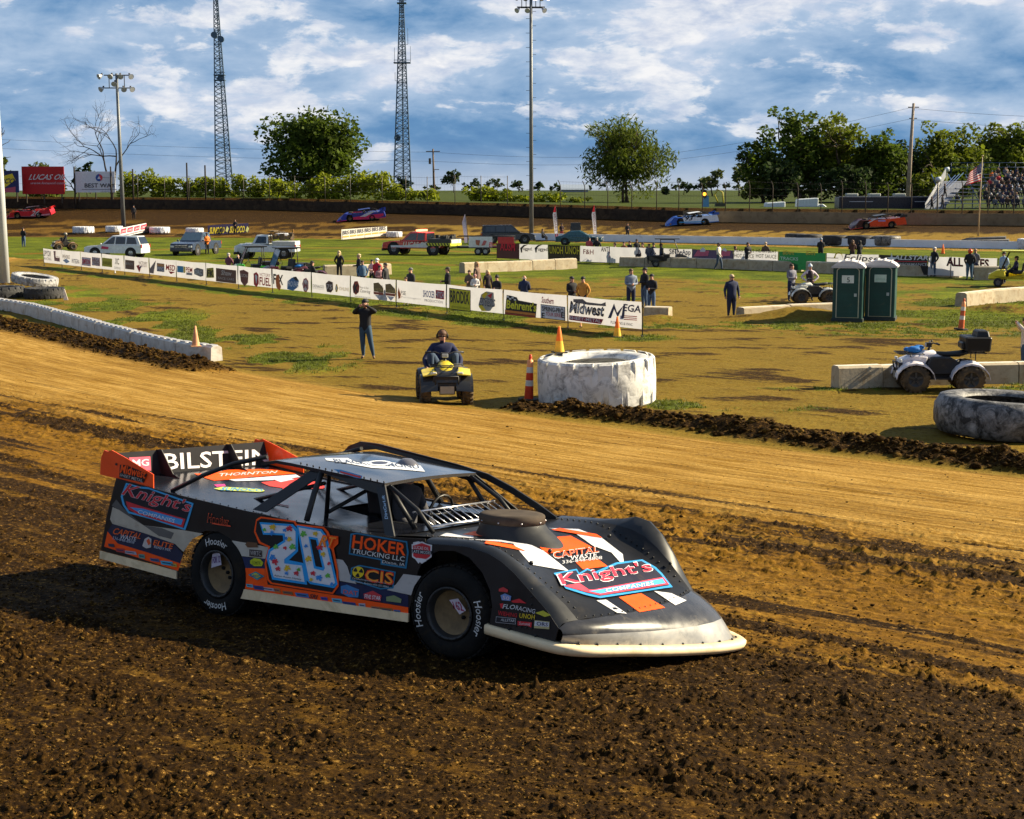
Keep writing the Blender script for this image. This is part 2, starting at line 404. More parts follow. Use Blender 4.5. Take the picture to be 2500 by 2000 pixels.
def build_ground():
    ys = [0.6, 2, 3.5, 5, 6.3]
    y = 7.4
    while y < 17.5: ys.append(y); y += 0.0245 * (y / 11) ** 1.1
    while y < 62: ys.append(y); y *= 1.0032
    while y < 260: ys.append(y); y *= 1.0085
    while y < 900: ys.append(y); y *= 1.06
    ys += [1500, 2500, 4500, 7500]
    u = np.concatenate([[-9, -5, -3, -1.8, -1.1, -0.75, -0.58], np.linspace(-0.47, 0.47, 840), [0.58, 0.75, 1.1, 1.8, 3, 5, 9]])
    YY, UU = np.meshgrid(np.array(ys), u, indexing='ij'); XX = UU * (YY + 0.0); 
    XX = np.where(YY < 7, UU * 7, XX)
    t = np.hypot(XX - CC[0], YY - CC[1]) - RAD
    s = np.arctan2(YY - CC[1], XX - CC[0]) * RAD
    Z = gz(XX, YY)
    near = (YY < 120)
    # loose churned clay in the outer part of the turn
    wob = (fbm(s * 0.25, t * 0.8, 3, 5) - 0.5) * 5
    loose = sst(12.3, 15.2, t + wob) * near
    strip = np.exp(-((t + wob * 0.45 - 10.3) / 2.3) ** 2) * near
    groove = sst(-0.8, 0.5, t) * (1 - sst(7.5, 10.0, t + wob * 0.6)) * near
    br = seg_dist(XX, YY, BERM_R); bl = seg_dist(XX, YY, BERM_L)
    bw = 0.75 + 0.5 * fbm(s * 0.6, t * 0.2, 3, 9)
    berm = np.maximum(np.exp(-(br / (bw * 0.62)) ** 2), np.exp(-(bl / (bw * 0.95)) ** 2)) * near
    lowf = sst(0.36, 0.60, fbm(s * 0.55, t * 1.5, 4, 67)); fleck = sst(0.50, 0.62, fbm(s * 1.6, t * 5.5, 4, 68))
    berm_h = berm * (0.13 + 0.30 * fbm(XX * 2.2, YY * 2.2, 4, 21) * sst(0.2, 0.8, berm))
    k1 = fbm(XX * 3.0, YY * 3.0, 3, 31); k2 = fbm(XX * 11, YY * 11, 3, 41, 0.6); k3 = fbm(XX * 34, YY * 34, 2, 51)
    k4 = fbm(XX * 22, YY * 22, 2, 45); clod = np.maximum(0, k2 - 0.60) * 0.20 + np.maximum(0, k4 - 0.52) * 0.075 + np.maximum(0, k3 - 0.45) * 0.055 + (k1 - 0.5) * 0.045
    str_ = fbm(s * 0.35, t * 6.0, 4, 61)
    str2 = fbm(s * 1.2, t * 15.0, 3, 62)
    fade = sst(60, 20, YY)
    Z = Z + loose * clod * (0.45 + 0.55 * lowf) * (1 - 0.45 * fleck) + strip * (np.maximum(0, k2 - 0.52) * 0.20 + (str_ - 0.5) * 0.07) * fade + berm_h
    Z = Z + near * (1 - loose) * (np.maximum(0, str2 - 0.5) * 0.03 + (str_ - 0.5) * 0.05) * fade
    inf = near * sst(0.5, -1.0, t)
    rutn = fbm(XX * 0.5 + YY * 0.15, YY * 1.1, 4, 71)
    Z = Z + inf * ((rutn - 0.5) * 0.10 + np.maximum(0, k2 - 0.55) * 0.10 * fade)
    # low grassed mounds at the concrete blocks
    for px, py, rx, ry, h in [(1925, 778, 2.8, 1.0, .30), (2460, 762, 3.2, 1.2, .36), (1605, 784, 1.6, .9, .24), (1995, 778, 1.8, .9, .24)]:
        c = G(px, py); q = ((XX - c.x) / rx) ** 2 + ((YY - c.y) / ry) ** 2
        Z = Z + h * np.exp(-q * 1.5) * (0.75 + 0.5 * fbm(XX * 1.6, YY * 1.6, 4, 81))
    # colour classes
    grass = np.zeros_like(Z)
    g1 = fbm(XX * 0.11, YY * 0.05, 4, 91); g2 = fbm(XX * 0.7, YY * 0.35, 4, 95)
    mid = sst(60, 68, YY + (g1 - 0.5) * 20) * sst(182, 160, YY)
    lush = sst(84, 98, YY + (g1 - 0.5) * 14) * (YY < 185)
    grass = np.maximum(grass, lush * (0.75 + 0.5 * (g2 - 0.3)))
    grass = np.maximum(grass, mid * (0.28 + 0.62 * sst(0.40, 0.58, g1 * 0.5 + g2 * 0.5)))
    # the dirt lane that leaves the track between the banner fence and the left wall, and lanes across the infield
    lane = seg_dist(XX, YY, [_p(-250, 600), _p(60, 655), _p(330, 720), _p(620, 780), _p(950, 850)])
    lw = np.interp(YY, [35, 60, 130], [6, 5.2, 8.0]); lanem = sst(lw + 2.2, lw - 1.5, lane + (g2 - 0.5) * 3)
    left_tri = np.exp(-(seg_dist(XX, YY, [_p(60, 700), _p(300, 770), _p(520, 830), _p(640, 880)]) / 4.6) ** 2)
    grass = np.where(YY < 120, np.maximum(grass * (1 - 0.95 * lanem), sst(0.42, 0.62, g2) * 0.80 * left_tri * (t < -1.0)), grass)
    fence_side = np.exp(-(seg_dist(XX, YY, [_p(110, 655), _p(580, 715), _p(900, 757), _p(1240, 795), _p(1560, 825)]) / 1.5) ** 2)
    grass = np.maximum(grass, fence_side * sst(0.35, 0.5, g2) * 0.9)
    for px, py, rx, ry, a in [(1640, 795, 4, 2, .95), (2150, 795, 9, 2.6, .9), (2300, 815, 7, 2.0, .8), (1700, 990, 2.2, .7, .8), (1850, 1000, 2.5, .8, .6), (2100, 950, 3.4, .7, .7), (1620, 985, .6, 2.0, .9), (2450, 945, 2, .9, .8), (1900, 700, 14, 6, .5), (1500, 700, 12, 6, .4), (2300, 690, 12, 7, .45), (1900, 790, 6, 1.3, .8)]:
        c = G(px, py); q = ((XX - c.x) / rx) ** 2 + ((YY - c.y) / ry) ** 2
        grass = np.maximum(grass, a * np.exp(-q * 1.1) * sst(0.34, 0.52, fbm(XX * 1.7, YY * 1.2, 4, 99)))
    for pts, w in [([_p(1200, 745), _p(1700, 735), _p(2300, 760), _p(2600, 770)], 1.0), ([_p(1200, 712), _p(1600, 722), _p(2050, 745)], 0.8), ([_p(60, 620), _p(450, 608), _p(900, 605), _p(1300, 622)], 1.8), ([_p(300, 640), _p(760, 633), _p(1100, 648)], 1.4)]:
        grass = grass * (1 - 0.65 * tyre_marks(XX, YY, pts, w))
    yi = np.interp(XX, IN_X, IN_Y)
    grass = np.where(YY > yi - 4, 0, grass)
    grass = np.where((YY > yi - 13) & (YY <= yi - 4) & (XX < -2), grass * 0.8, grass)
    yw = np.interp(XX, WL_X, WL_Y)
    grass = np.where(YY > yw + 4.5, 1.0, grass)
    dark = np.clip(loose * (0.80 + 0.2 * lowf - 0.26 * fleck) + berm * 1.1 + strip * sst(0.42, 0.62, str_ * 0.6 + k1 * 0.4) * 0.85, 0, 1)
    dark = np.maximum(dark, near * sst(0.60, 0.74, str_) * 0.35 * (t > 0))
    dark = np.maximum(dark, inf * sst(0.50, 0.68, rutn * 0.7 + str_ * 0.3) * 0.6)
    gro = fbm(s * 0.10, t * 2.4, 4, 64); gro2 = fbm(s * 0.3, t * 5.0, 3, 65)
    zone = sst(6.0, 8.5, t) * (1 - sst(15, 17, t)) * near
    dark = np.maximum(dark, zone * sst(0.52, 0.60, gro) * 0.9 * sst(0.35, 0.55, gro2)); dark = dark * (1 - zone * sst(0.50, 0.42, gro) * 0.55)
    lz = near * sst(-40, -15, -YY) * (t < 0) * lanem; dark = np.maximum(dark, lz * sst(0.54, 0.62, fbm((XX + YY * 0.75) * 0.9, (XX * 0.75 - YY) * 0.09, 4, 66)) * 0.7)
    far_tr = (YY > yi - 4) & (YY < yw)
    fs = fbm(XX * 0.06, (YY - yi) * 0.9, 4, 101)
    up = np.clip((YY - yi) / np.maximum(1, yw - yi), 0, 1)
    dark = np.where(far_tr, np.clip(sst(0.45, 0.7, fs) * 0.5 + sst(0.45, 0.9, up) * 0.9 + sst(25, -30, XX) * 0.42, 0, 1), dark)
    bank = (YY >= yw) & (YY < yw + 4.5)
    dark = np.where(bank, 1.0, dark)
    pale = groove * (0.55 + 0.45 * sst(0.35, 0.65, fbm(s * 0.12, t * 1.6, 4, 111)))
    pale = np.where(far_tr, 0.6 * (1 - up), pale); pale = np.clip(pale - berm, 0, 1)
    ny, nx = XX.shape
    co = np.stack([XX, YY, Z], -1).reshape(-1, 3).astype(np.float32)
    idx = np.arange(ny * nx).reshape(ny, nx)
    q = np.stack([idx[:-1, :-1], idx[:-1, 1:], idx[1:, 1:], idx[1:, :-1]], -1).reshape(-1, 4)
    me = bpy.data.meshes.new('ground'); me.vertices.add(len(co)); me.vertices.foreach_set('co', co.ravel())
    me.loops.add(q.size); me.loops.foreach_set('vertex_index', q.ravel().astype(np.int32))
    me.polygons.add(len(q)); me.polygons.foreach_set('loop_start', np.arange(0, q.size, 4, dtype=np.int32)); me.polygons.foreach_set('loop_total', np.full(len(q), 4, np.int32))
    me.polygons.foreach_set('use_smooth', np.ones(len(q), bool)); me.update(calc_edges=True)
    a = me.color_attributes.new('soil', 'FLOAT_COLOR', 'POINT')
    ar = np.stack([grass, dark, pale, loose], -1).reshape(-1, 4).astype(np.float32); a.data.foreach_set('color', np.clip(ar, 0, 1).ravel())
    a = me.color_attributes.new('lane', 'FLOAT_COLOR', 'POINT')
    ar = np.stack([s * 0.1, t * 0.1, np.where(YY > yw + 4.5, 1.0, 0.0), berm], -1).reshape(-1, 4).astype(np.float32); a.data.foreach_set('color', ar.ravel())
    m = bpy.data.materials.new('clay_and_grass'); m.use_nodes = True; tr = m.node_tree; b = tr.nodes['Principled BSDF']
    at = N(tr, 'ShaderNodeAttribute', attribute_name='soil'); sp = N(tr, 'ShaderNodeSeparateColor'); L(tr, at.outputs['Color'], sp.inputs[0])
    at2 = N(tr, 'ShaderNodeAttribute', attribute_name='lane')
    geo = N(tr, 'ShaderNodeNewGeometry'); P = geo.outputs['Position']
    mp = N(tr, 'ShaderNodeMapping'); mp.inputs['Scale'].default_value = (6, 110, 1); L(tr, at2.outputs['Color'], mp.inputs[0])
    stn = noise(tr, mp.outputs[0], 1.0, 6, 0.62, 0.4)
    nb = noise(tr, P, 0.35, 6, 0.6, 0.4); nf = noise(tr, P, 7.0, 8, 0.68, 0.3); nff = noise(tr, P, 42.0, 5, 0.7)
    spl = N(tr, 'ShaderNodeSeparateColor'); L(tr, at2.outputs['Color'], spl.inputs[0]); at2t = spl.outputs[1]
    packed = ramp(tr, [(0.25, (0.060, 0.028, 0.003)), (0.5, (0.160, 0.078, 0.007)), (0.70, (0.29, 0.165, 0.024))], mathn(tr, 'ADD', mathn(tr, 'MULTIPLY', nb.outputs[0], 0.35), mathn(tr, 'MULTIPLY', stn.outputs[0], 0.65)))
    mottle = mixc(tr, packed.outputs[0], (0.034, 0.0165, 0.002), ramp(tr, [(0.49, (0, 0, 0)), (0.64, (.8,) * 3)], nf.outputs[0]).outputs[0])
    palec = mixc(tr, (0.21, 0.110, 0.012), (0.46, 0.295, 0.085), ramp(tr, [(0.4, (0, 0, 0)), (0.65, (1, 1, 1))], stn.outputs[0]).outputs[0])
    infd = mathn(tr, 'MULTIPLY', ramp(tr, [(0.495, (1, 1, 1)), (0.5, (0, 0, 0))], mathn(tr, 'ADD', mathn(tr, 'MULTIPLY', at2t, 0.5), 0.5)).outputs[0], 0.5)
    mottle = mixc(tr, mottle, ramp(tr, [(0.4, (0.075, 0.066, 0.008)), (0.6, (0.23, 0.18, 0.03))], nf.outputs[0]).outputs[0], infd)
    c = mixc(tr, mottle, palec, mathn(tr, 'MULTIPLY', sp.outputs[2], 0.85))
    nd = noise(tr, P, 17.0, 6, 0.66, 0.5)
    darkc = ramp(tr, [(0.40, (0.005, 0.0023, 0.0004)), (0.51, (0.020, 0.0092, 0.0012)), (0.57, (0.046, 0.022, 0.003)), (0.63, (0.27, 0.15, 0.036))], mathn(tr, 'ADD', mathn(tr, 'MULTIPLY', nd.outputs[0], 0.55), mathn(tr, 'MULTIPLY', nff.outputs[0], 0.45)))
    c = mixc(tr, c, ramp(tr, [(0.36, (.40, .34, .26)), (0.47, (.86, .84, .80)), (0.62, (1.12, 1.12, 1.12))], mathn(tr, 'ADD', mathn(tr, 'MULTIPLY', nd.outputs[0], 0.5), mathn(tr, 'MULTIPLY', nff.outputs[0], 0.5))).outputs[0], 1.0, 'MULTIPLY')
    dk = mathn(tr, 'ADD', sp.outputs[1], mathn(tr, 'MULTIPLY', mathn(tr, 'SUBTRACT', nf.outputs[0], 0.5), 0.7), True)
    c = mixc(tr, c, darkc.outputs[0], ramp(tr, [(0.25, (0, 0, 0)), (0.6, (1, 1, 1))], dk).outputs[0])
    gcol = ramp(tr, [(0.36, (0.016, 0.026, 0.002)), (0.5, (0.062, 0.080, 0.004)), (0.62, (0.16, 0.175, 0.009))], mathn(tr, 'ADD', mathn(tr, 'MULTIPLY', nf.outputs[0], 0.6), mathn(tr, 'MULTIPLY', nb.outputs[0], 0.4)))
    gm = mathn(tr, 'ADD', sp.outputs[0], mathn(tr, 'MULTIPLY', mathn(tr, 'SUBTRACT', nf.outputs[0], 0.5), 1.3))
    c = mixc(tr, c, gcol.outputs[0], ramp(tr, [(0.36, (0, 0, 0)), (0.62, (1, 1, 1))], gm).outputs[0])
    sp2 = N(tr, 'ShaderNodeSeparateColor'); L(tr, at2.outputs['Color'], sp2.inputs[0]); c = mixc(tr, c, mixc(tr, (0.022, 0.033, 0.008), (0.05, 0.065, 0.014), nb.outputs[0]), mathn(tr, 'MULTIPLY', sp2.outputs[2], 0.9))
    L(tr, c, b.inputs['Base Color']); b.inputs['Roughness'].default_value = 0.85; b.inputs['Specular IOR Level'].default_value = 0.05
    bn = N(tr, 'ShaderNodeBump'); bn.inputs['Strength'].default_value = 0.75; bn.inputs['Distance'].default_value = 0.035
    L(tr, mathn(tr, 'ADD', nf.outputs[0], mathn(tr, 'MULTIPLY', nff.outputs[0], 0.4)), bn.inputs['Height']); L(tr, bn.outputs[0], b.inputs['Normal'])
    me.materials.append(m)
    o = link('ground', me); o['kind'] = 'structure'
    return XX, YY, Z, loose, berm, strip, grass
_gd = build_ground()

# clods of clay and grass tufts: one object each
def scatter_clods():
    XX, YY, Z, loose, berm, strip, grass = _gd
    rng = np.random.default_rng(5)
    ico = bmesh.new(); bmesh.ops.create_icosphere(ico, subdivisions=1, radius=1.0)
    bv = np.array([v.co[:] for v in ico.verts]); bf = np.array([[v.index for v in f.verts] for f in ico.faces]); ico.free()
    w = (loose * (YY < 17) * 0.8 + berm * 1.6 * (YY < 60) + strip * 0.16 * (YY < 30) + 0.012 * (YY < 40)) * (np.abs(XX / YY) < 0.42) * (YY > 7.5)
    n = 34000; w = w * YY ** 0.9; w = w.ravel(); pk = rng.choice(len(w), n, p=w / w.sum())
    X = XX.ravel()[pk]; Y = YY.ravel()[pk]; Zc = Z.ravel()[pk]; bm_ = berm.ravel()[pk]
    r = np.where(bm_ > 0.3, rng.lognormal(-3.35, 0.5, n), rng.lognormal(-4.85, 0.52, n)); r = np.clip(r, 0.005, np.where(bm_ > .3, 0.11, 0.034))
    vs = []; 
    sc = rng.uniform(0.6, 1.35, (n, 1, 3)); sc[:, :, 2] *= 0.62
    jit = rng.uniform(0.72, 1.25, (n, len(bv), 1)); an = rng.uniform(0, 6.28, n)
    v = bv[None] * jit * sc * r[:, None, None]
    ca, sa = np.cos(an)[:, None], np.sin(an)[:, None]; vx = v[..., 0] * ca - v[..., 1] * sa; vy = v[..., 0] * sa + v[..., 1] * ca
    v = np.stack([vx + (X + rng.normal(0, .02, n))[:, None], vy + (Y + rng.normal(0, .02, n))[:, None], v[..., 2] + (Zc + r * 0.15)[:, None]], -1)
    f = (bf[None] + (np.arange(n) * len(bv))[:, None, None]).reshape(-1, 3)
    me = bpy.data.meshes.new('clay_clods'); co = v.reshape(-1, 3).astype(np.float32); me.vertices.add(len(co)); me.vertices.foreach_set('co', co.ravel())
    me.loops.add(f.size); me.loops.foreach_set('vertex_index', f.ravel().astype(np.int32)); me.polygons.add(len(f))
    me.polygons.foreach_set('loop_start', np.arange(0, f.size, 3, dtype=np.int32)); me.polygons.foreach_set('loop_total', np.full(len(f), 3, np.int32)); me.update(calc_edges=True)
    m = bpy.data.materials.new('clay_clod'); m.use_nodes = True; t = m.node_tree; b = t.nodes['Principled BSDF']; geo = N(t, 'ShaderNodeNewGeometry')
    nz = noise(t, geo.outputs['Position'], 5.0, 5, 0.7); nz2 = noise(t, geo.outputs['Position'], 60.0, 3, 0.7)
    c = ramp(t, [(0.40, (0.007, 0.0032, 0.0005)), (0.52, (0.028, 0.0135, 0.002)), (0.62, (0.15, 0.085, 0.018))], mathn(t, 'ADD', mathn(t, 'MULTIPLY', nz.outputs[0], .6), mathn(t, 'MULTIPLY', nz2.outputs[0], .4)))
    L(t, c.outputs[0], b.inputs['Base Color']); b.inputs['Roughness'].default_value = 0.9; b.inputs['Specular IOR Level'].default_value = 0.05
    bn = N(t, 'ShaderNodeBump'); bn.inputs['Distance'].default_value = 0.01; L(t, nz2.outputs[0], bn.inputs['Height']); L(t, bn.outputs[0], b.inputs['Normal'])
    me.materials.append(m); tag(link('clay_clods', me), 'loose clods of dark clay thrown up on the churned dirt', 'clay clods', kind='stuff')
    # grass tufts
    w = (np.clip(grass - 0.35, 0, 1) * (YY < 75) * (YY > 26) * (np.abs(XX / YY) < 0.42) * YY ** 1.2).ravel(); n = 16000
    pk = rng.choice(len(w), n, p=w / w.sum()); X = XX.ravel()[pk]; Y = YY.ravel()[pk]; Zc = Z.ravel()[pk]
    nb = 4; a = rng.uniform(0, 6.28, (n, nb)); h = rng.uniform(0.015, 0.065, (n, nb)) * rng.choice([1, 1, 1, 1.7], (n, 1)); ln = rng.uniform(0.03, 0.10, (n, nb)); ww = 0.018
    bx = X[:, None] + rng.normal(0, .05, (n, nb)); by = Y[:, None] + rng.normal(0, .05, (n, nb)); zz = np.repeat(Zc[:, None], nb, 1) - 0.01
    p0 = np.stack([bx - ww * np.sin(a), by + ww * np.cos(a), zz], -1); p1 = np.stack([bx + ww * np.sin(a), by - ww * np.cos(a), zz], -1); p2 = np.stack([bx + ln * np.cos(a), by + ln * np.sin(a), zz + h], -1)
    co = np.stack([p0, p1, p2], 2).reshape(-1, 3).astype(np.float32); me = bpy.data.meshes.new('grass_tufts'); me.vertices.add(len(co)); me.vertices.foreach_set('co', co.ravel())
    nf = len(co) // 3; me.loops.add(len(co)); me.loops.foreach_set('vertex_index', np.arange(len(co), dtype=np.int32)); me.polygons.add(nf)
    me.polygons.foreach_set('loop_start', np.arange(0, len(co), 3, dtype=np.int32)); me.polygons.foreach_set('loop_total', np.full(nf, 3, np.int32)); me.update(calc_edges=True)
    me.materials.append(mat('grass_blade', (0.085, 0.10, 0.010), 0.7, var=0.45, vscale=0.8, trans=0.35)); tag(link('grass_tufts', me), 'short rough grass growing in patches on the infield dirt', 'grass', kind='stuff')
scatter_clods()
def hit_ground(px, py): return G(px, py), Vector((0, 0, 1))

# ------------------------------------------------------------------ concrete wall round the far side of the track
def far_wall():
    xs = np.concatenate([np.arange(-120, 75, 2.4)]); rows = []
    mb = MB(); prev = None
    for i, x in enumerate(xs):
        y = float(np.interp(x, WL_X, WL_Y)); zb = float(np.interp(x, WL_X, WL_Z)); j = math.sin(i * 1.7) * 0.02
        r = [mb.P((x, y, zb - 0.6)), mb.P((x, y, zb + 0.72 + j)), mb.P((x, y + 0.05, zb + 1.2 + j)), mb.P((x, y + 0.32, zb + 1.2 + j)), mb.P((x, y + 0.4, zb - 0.6))]
        if prev:
            for k in range(4): mb.F((prev[k], r[k], r[k + 1], prev[k + 1]), 1 if x > 21 else 0)
        prev = r
    o = mb.build('concrete_wall', [mat('muddy_wall_concrete', (0.045, 0.028, 0.014), 0.85, var=0.35, vscale=0.35, dirt=0.8, dirtcol=(0.014, 0.007, 0.003), bump=0.6, bscale=3), mat('track_wall_concrete', (0.19, 0.135, 0.075), 0.85, var=0.3, vscale=0.35, dirt=0.35, dirtcol=(0.07, 0.04, 0.015), bump=0.6, bscale=3)])
    tag(o, 'long low concrete retaining wall stained with clay behind the far side of the track', 'wall')
    # earth bank behind the wall
far_wall()
def inner_wall():
    A = G(1296, 586); B = Vector((44.5, 137.2, 0)); C = Vector((66, 122.5, 0))
    mb = MB(); n = 60; prev = None; pts = [A.lerp(B, i / 44) for i in range(45)] + [B.lerp(C, i / 20) for i in range(1, 21)]
    for i, p in enumerate(pts):
        r = [mb.P((p.x, p.y, -.1)), mb.P((p.x, p.y + .02, 0.78)), mb.P((p.x, p.y + .22, 0.78)), mb.P((p.x, p.y + .26, -.1))]
        if prev:
            for k in range(3): mb.F((prev[k], r[k], r[k + 1], prev[k + 1]))
        else: mb.F(r)
        prev = r
    tag(mb.build('painted_wall', mat('white_wall', (0.62, 0.66, 0.72), 0.7, var=0.12, vscale=0.5, dirt=0.12)), 'low white painted wall along the inside edge of the straight', 'wall')
inner_wall()
# ------------------------------------------------------------------ dirt late model race car (local axes: x forward, y left, z up)
TOPL = [(-2.73, 1.106), (-1.94, 1.03), (-1.03, 0.965), (-0.38, 0.928), (0.62, 0.90), (1.06, 0.93)]
def topz(x): return float(np.interp(x, [p[0] for p in TOPL], [p[1] for p in TOPL]))
SX = [0.62, 0.85, 1.06, 1.3, 1.5, 1.7, 1.85, 2.0, 2.15, 2.3, 2.42, 2.56]
ZC = [0.885, .875, .865, .855, .84, .80, .745, .685, .62, .55, .49, .435]
ZS = [.895, .91, .92, .93, .925, .87, .80, .735, .665, .595, .535, .45]
ZN = [.90, .92, .935, .95, .955, .925, .875, .80, .71, .62, .55, .44]
ZF = [.90, .92, .94, .95, .955, .975, 1.005, .980, .88, .735, .595, .44]
YS = [-.985, -.955, -.90, -.83, -.76, -.5, -.25, 0, .25, .5, .76, .83, .90, .955, .985]
def hood_pt(i, y, ni=None):
    x = SX[i] if ni is None else ni
    zc = np.interp(x, SX, ZC); zs = np.interp(x, SX, ZS); cr = np.interp(x, SX, ZN if y < 0 else ZF); a = abs(y)
    if a <= .76: z = zc + (zs - zc) * (a / .76) ** 2
    else: z = np.interp(a, [.76, .83, .90, .955, .985], [zs, zs + (cr - zs) * .5, cr, cr - .012, cr - .045])
    sh = .17 * (a / .95) ** 2.6 * min(1, max(0, (x - 1.7) / .86)) ** 1.3
    return (x - sh, y, z)
SP = [(1.69, -.99, .335), (2.05, -.995, .31), (2.38, -.97, .285), (2.53, -.82, .262), (2.62, -.55, .235), (2.71, -.2, .19), (2.78, .15, .15), (2.84, .5, .115), (2.87, .78, .10), (2.80, .94, .10), (2.55, 1.0, .14), (2.1, 1.0, .19), (1.7, 1.0, .22)]
def panel(poly, y, th, m, name, parent):
    mb = MB(); mb.prism([(x, y, z) for x, z in poly], (0, th, 0)); return mb.build(name, m, parent)
def wheel(parent, x, side, M, steer=0.0, dia=.75, lettered=True, w=.33):
    """side -1 is the car's right; the part is the tyre, with rim and lettering as sub-parts"""
    r = dia / 2; mb = MB(); h = w / 2
    prof = [(r * .56, -h + .035), (r * .60, -h + .012), (r * .72, -h), (r * .88, -h + .012), (r * .965, -h + .045), (r, -h + .085), (r * 1.004, 0), (r, h - .085), (r * .965, h - .045), (r * .88, h - .012), (r * .72, h), (r * .60, h - .012), (r * .56, h - .035)]
    mb.lathe(prof, axis='Y', n=44)
    # tread blocks cut as shallow grooves
    for k in range(40):
        a = 2 * math.pi * k / 40
        for yy in (-.095, -.03, .035, .10):
            c = Vector((math.sin(a) * (r + .001), yy, math.cos(a) * (r + .001))); mb.box(c, (.045, .052, .012), (0, a, 0))
    t = mb.build('wheel', M['tyre'], parent); t.location = (x, side * (1.02 - h), r * .985); t.rotation_euler = (0, 0, steer)
    rm = MB(); o = side * (h - .02)
    rp = [(r * .56, o), (r * .575, o + side * .012), (r * .53, o + side * .016), (r * .50, o - side * .0), (r * .47, o - side * .05)]
    rm.lathe(rp, axis='Y', n=32, m=0)
    rm.lathe([(r * .47, o - side * .05), (r * .30, o - side * .075), (.001, o - side * .07)], axis='Y', n=32, m=1)
    for k in range(3):
        a = .4 + k * .9; rm.blob((math.sin(a) * .045 * (k + .4), o - side * .068, math.cos(a) * .05), .02, m=2, n=6, k=4)
    for k in range(16):
        a = 2 * math.pi * k / 16; rm.blob((math.sin(a) * r * .535, o + side * .018, math.cos(a) * r * .535), .008, m=0, n=5, k=4)
    rm.lathe([(r * .56, -o), (r * .5, -o), (.06, -o + side * .05)], axis='Y', n=24, m=0)
    rim = rm.build('rim', [M['rim'], M['rimcover'], M['hole']], t)
    if lettered:
        lt = MB()
        for a0 in (-.48, math.pi - .48):
            vs, fs = text2d('Hoosier', 0.012, 0.2); b = len(lt.v)
            for u, v in vs:
                a = (a0 + u * .96) + math.radians(lettered if lettered is not True else 0); rr = r * (.70 + .17 * v); q = side * (h + .0025)
                lt.P((math.sin(a) * rr * (-1 if side > 0 else 1), q, math.cos(a) * rr))
            for f in fs: lt.F([b + i for i in f])
        lt.build('tyre_lettering', M['tyrewhite'], t)
    return t
def car_mats(body, deck=None, spoiler=None, plate=None, hood=None, roof=None, sk=None, tag_=''):
    cm = lambda c, r=.24, **k: pm(c, r, coat=.35, **k)
    return dict(body=body, deck=deck or body, spoiler=spoiler or body, plate=plate or body, hood=hood or body, roof=roof or body, skirt=sk or body)
LM = dict(
    body=mat('black_wrap', (0.011, 0.010, 0.010), .38, coat=.06, var=.2, dirt=.12, dirtcol=(.05, .036, .018), vscale=3, spec=.25),
    deck=mat('deck_aluminium_black', (0.008, 0.009, 0.013), .16, coat=.0, var=.2, vscale=2),
    plastic=mat('nose_plastic', (0.012, 0.013, 0.015), .36, coat=.1, var=.2, vscale=4, dirt=.10, dirtcol=(.07, .055, .035)),
    nose=mat('scuffed_nose_plastic', (0.028, 0.028, 0.031), .25, coat=.25, var=.3, vscale=5, dirt=.15, dirtcol=(.20, .17, .13)),
    hood=mat('hood_wrap', (0.010, 0.010, 0.011), .35, coat=.1, var=.2, dirt=.08, dirtcol=(.05, .04, .025), vscale=3, spec=.15),
    noselip=mat('dusty_nose_lip', (0.20, 0.20, 0.20), .30, coat=.3, var=.35, vscale=3, dirt=.3, dirtcol=(.40, .38, .34)),  # lower nose coloured paler to stand in for the white glare there
    skirt=mat('ivory_skirt', (0.70, 0.55, 0.34), .6, var=.12, vscale=3, dirt=.35, dirtcol=(.35, .25, .12)),
    roof=mat('roof_panel', (0.02, 0.022, 0.027), .12, coat=.5, var=.15, vscale=2),
    frame=mat('black_frame', (0.012, 0.012, 0.013), .42, var=.2, vscale=8, dirt=.1, dirtcol=(.08, .06, .03)),
    orange=mat('orange_plate', (0.88, 0.075, 0.006), .35, coat=.2, var=.08), spoiler=mat('spoiler_board', (0.02, 0.02, 0.022), .9, var=.2, spec=.1),
    tyre=mat('race_tyre', (0.012, 0.0115, 0.011), .9, var=.3, vscale=7, dirt=.35, dirtcol=(.035, .025, .014), spec=.1, bump=.3, bscale=30),
    rim=mat('wheel_rim', (0.03, 0.03, 0.03), .4, metal=.3, dirt=.35, dirtcol=(.09, .06, .03)), rimcover=mat('muddy_wheel_cover', (0.15, 0.10, 0.045), .55, var=.35, vscale=9, dirt=.3, dirtcol=(.07, .045, .02)),
    hole=pm((.004, .004, .004), .8), tyrewhite=mat('tyre_white', (0.55, 0.55, 0.53), .7, var=.35, vscale=25, dirt=.35, dirtcol=(.1, .08, .05)),
    scoop=mat('scoop_plastic', (0.014, 0.015, 0.017), .45, dirt=.1, dirtcol=(.06, .05, .035)), rimtop=mat('filter_rim', (0.06, 0.048, 0.038), .85, spec=.1, var=.3, vscale=9),
    bare=mat('bare_metal', (.5, .5, .52), .3, metal=.9), seat=pm((.01, .01, .011), .7), dark=mat('cockpit_dark', (.012, .012, .013), .5))
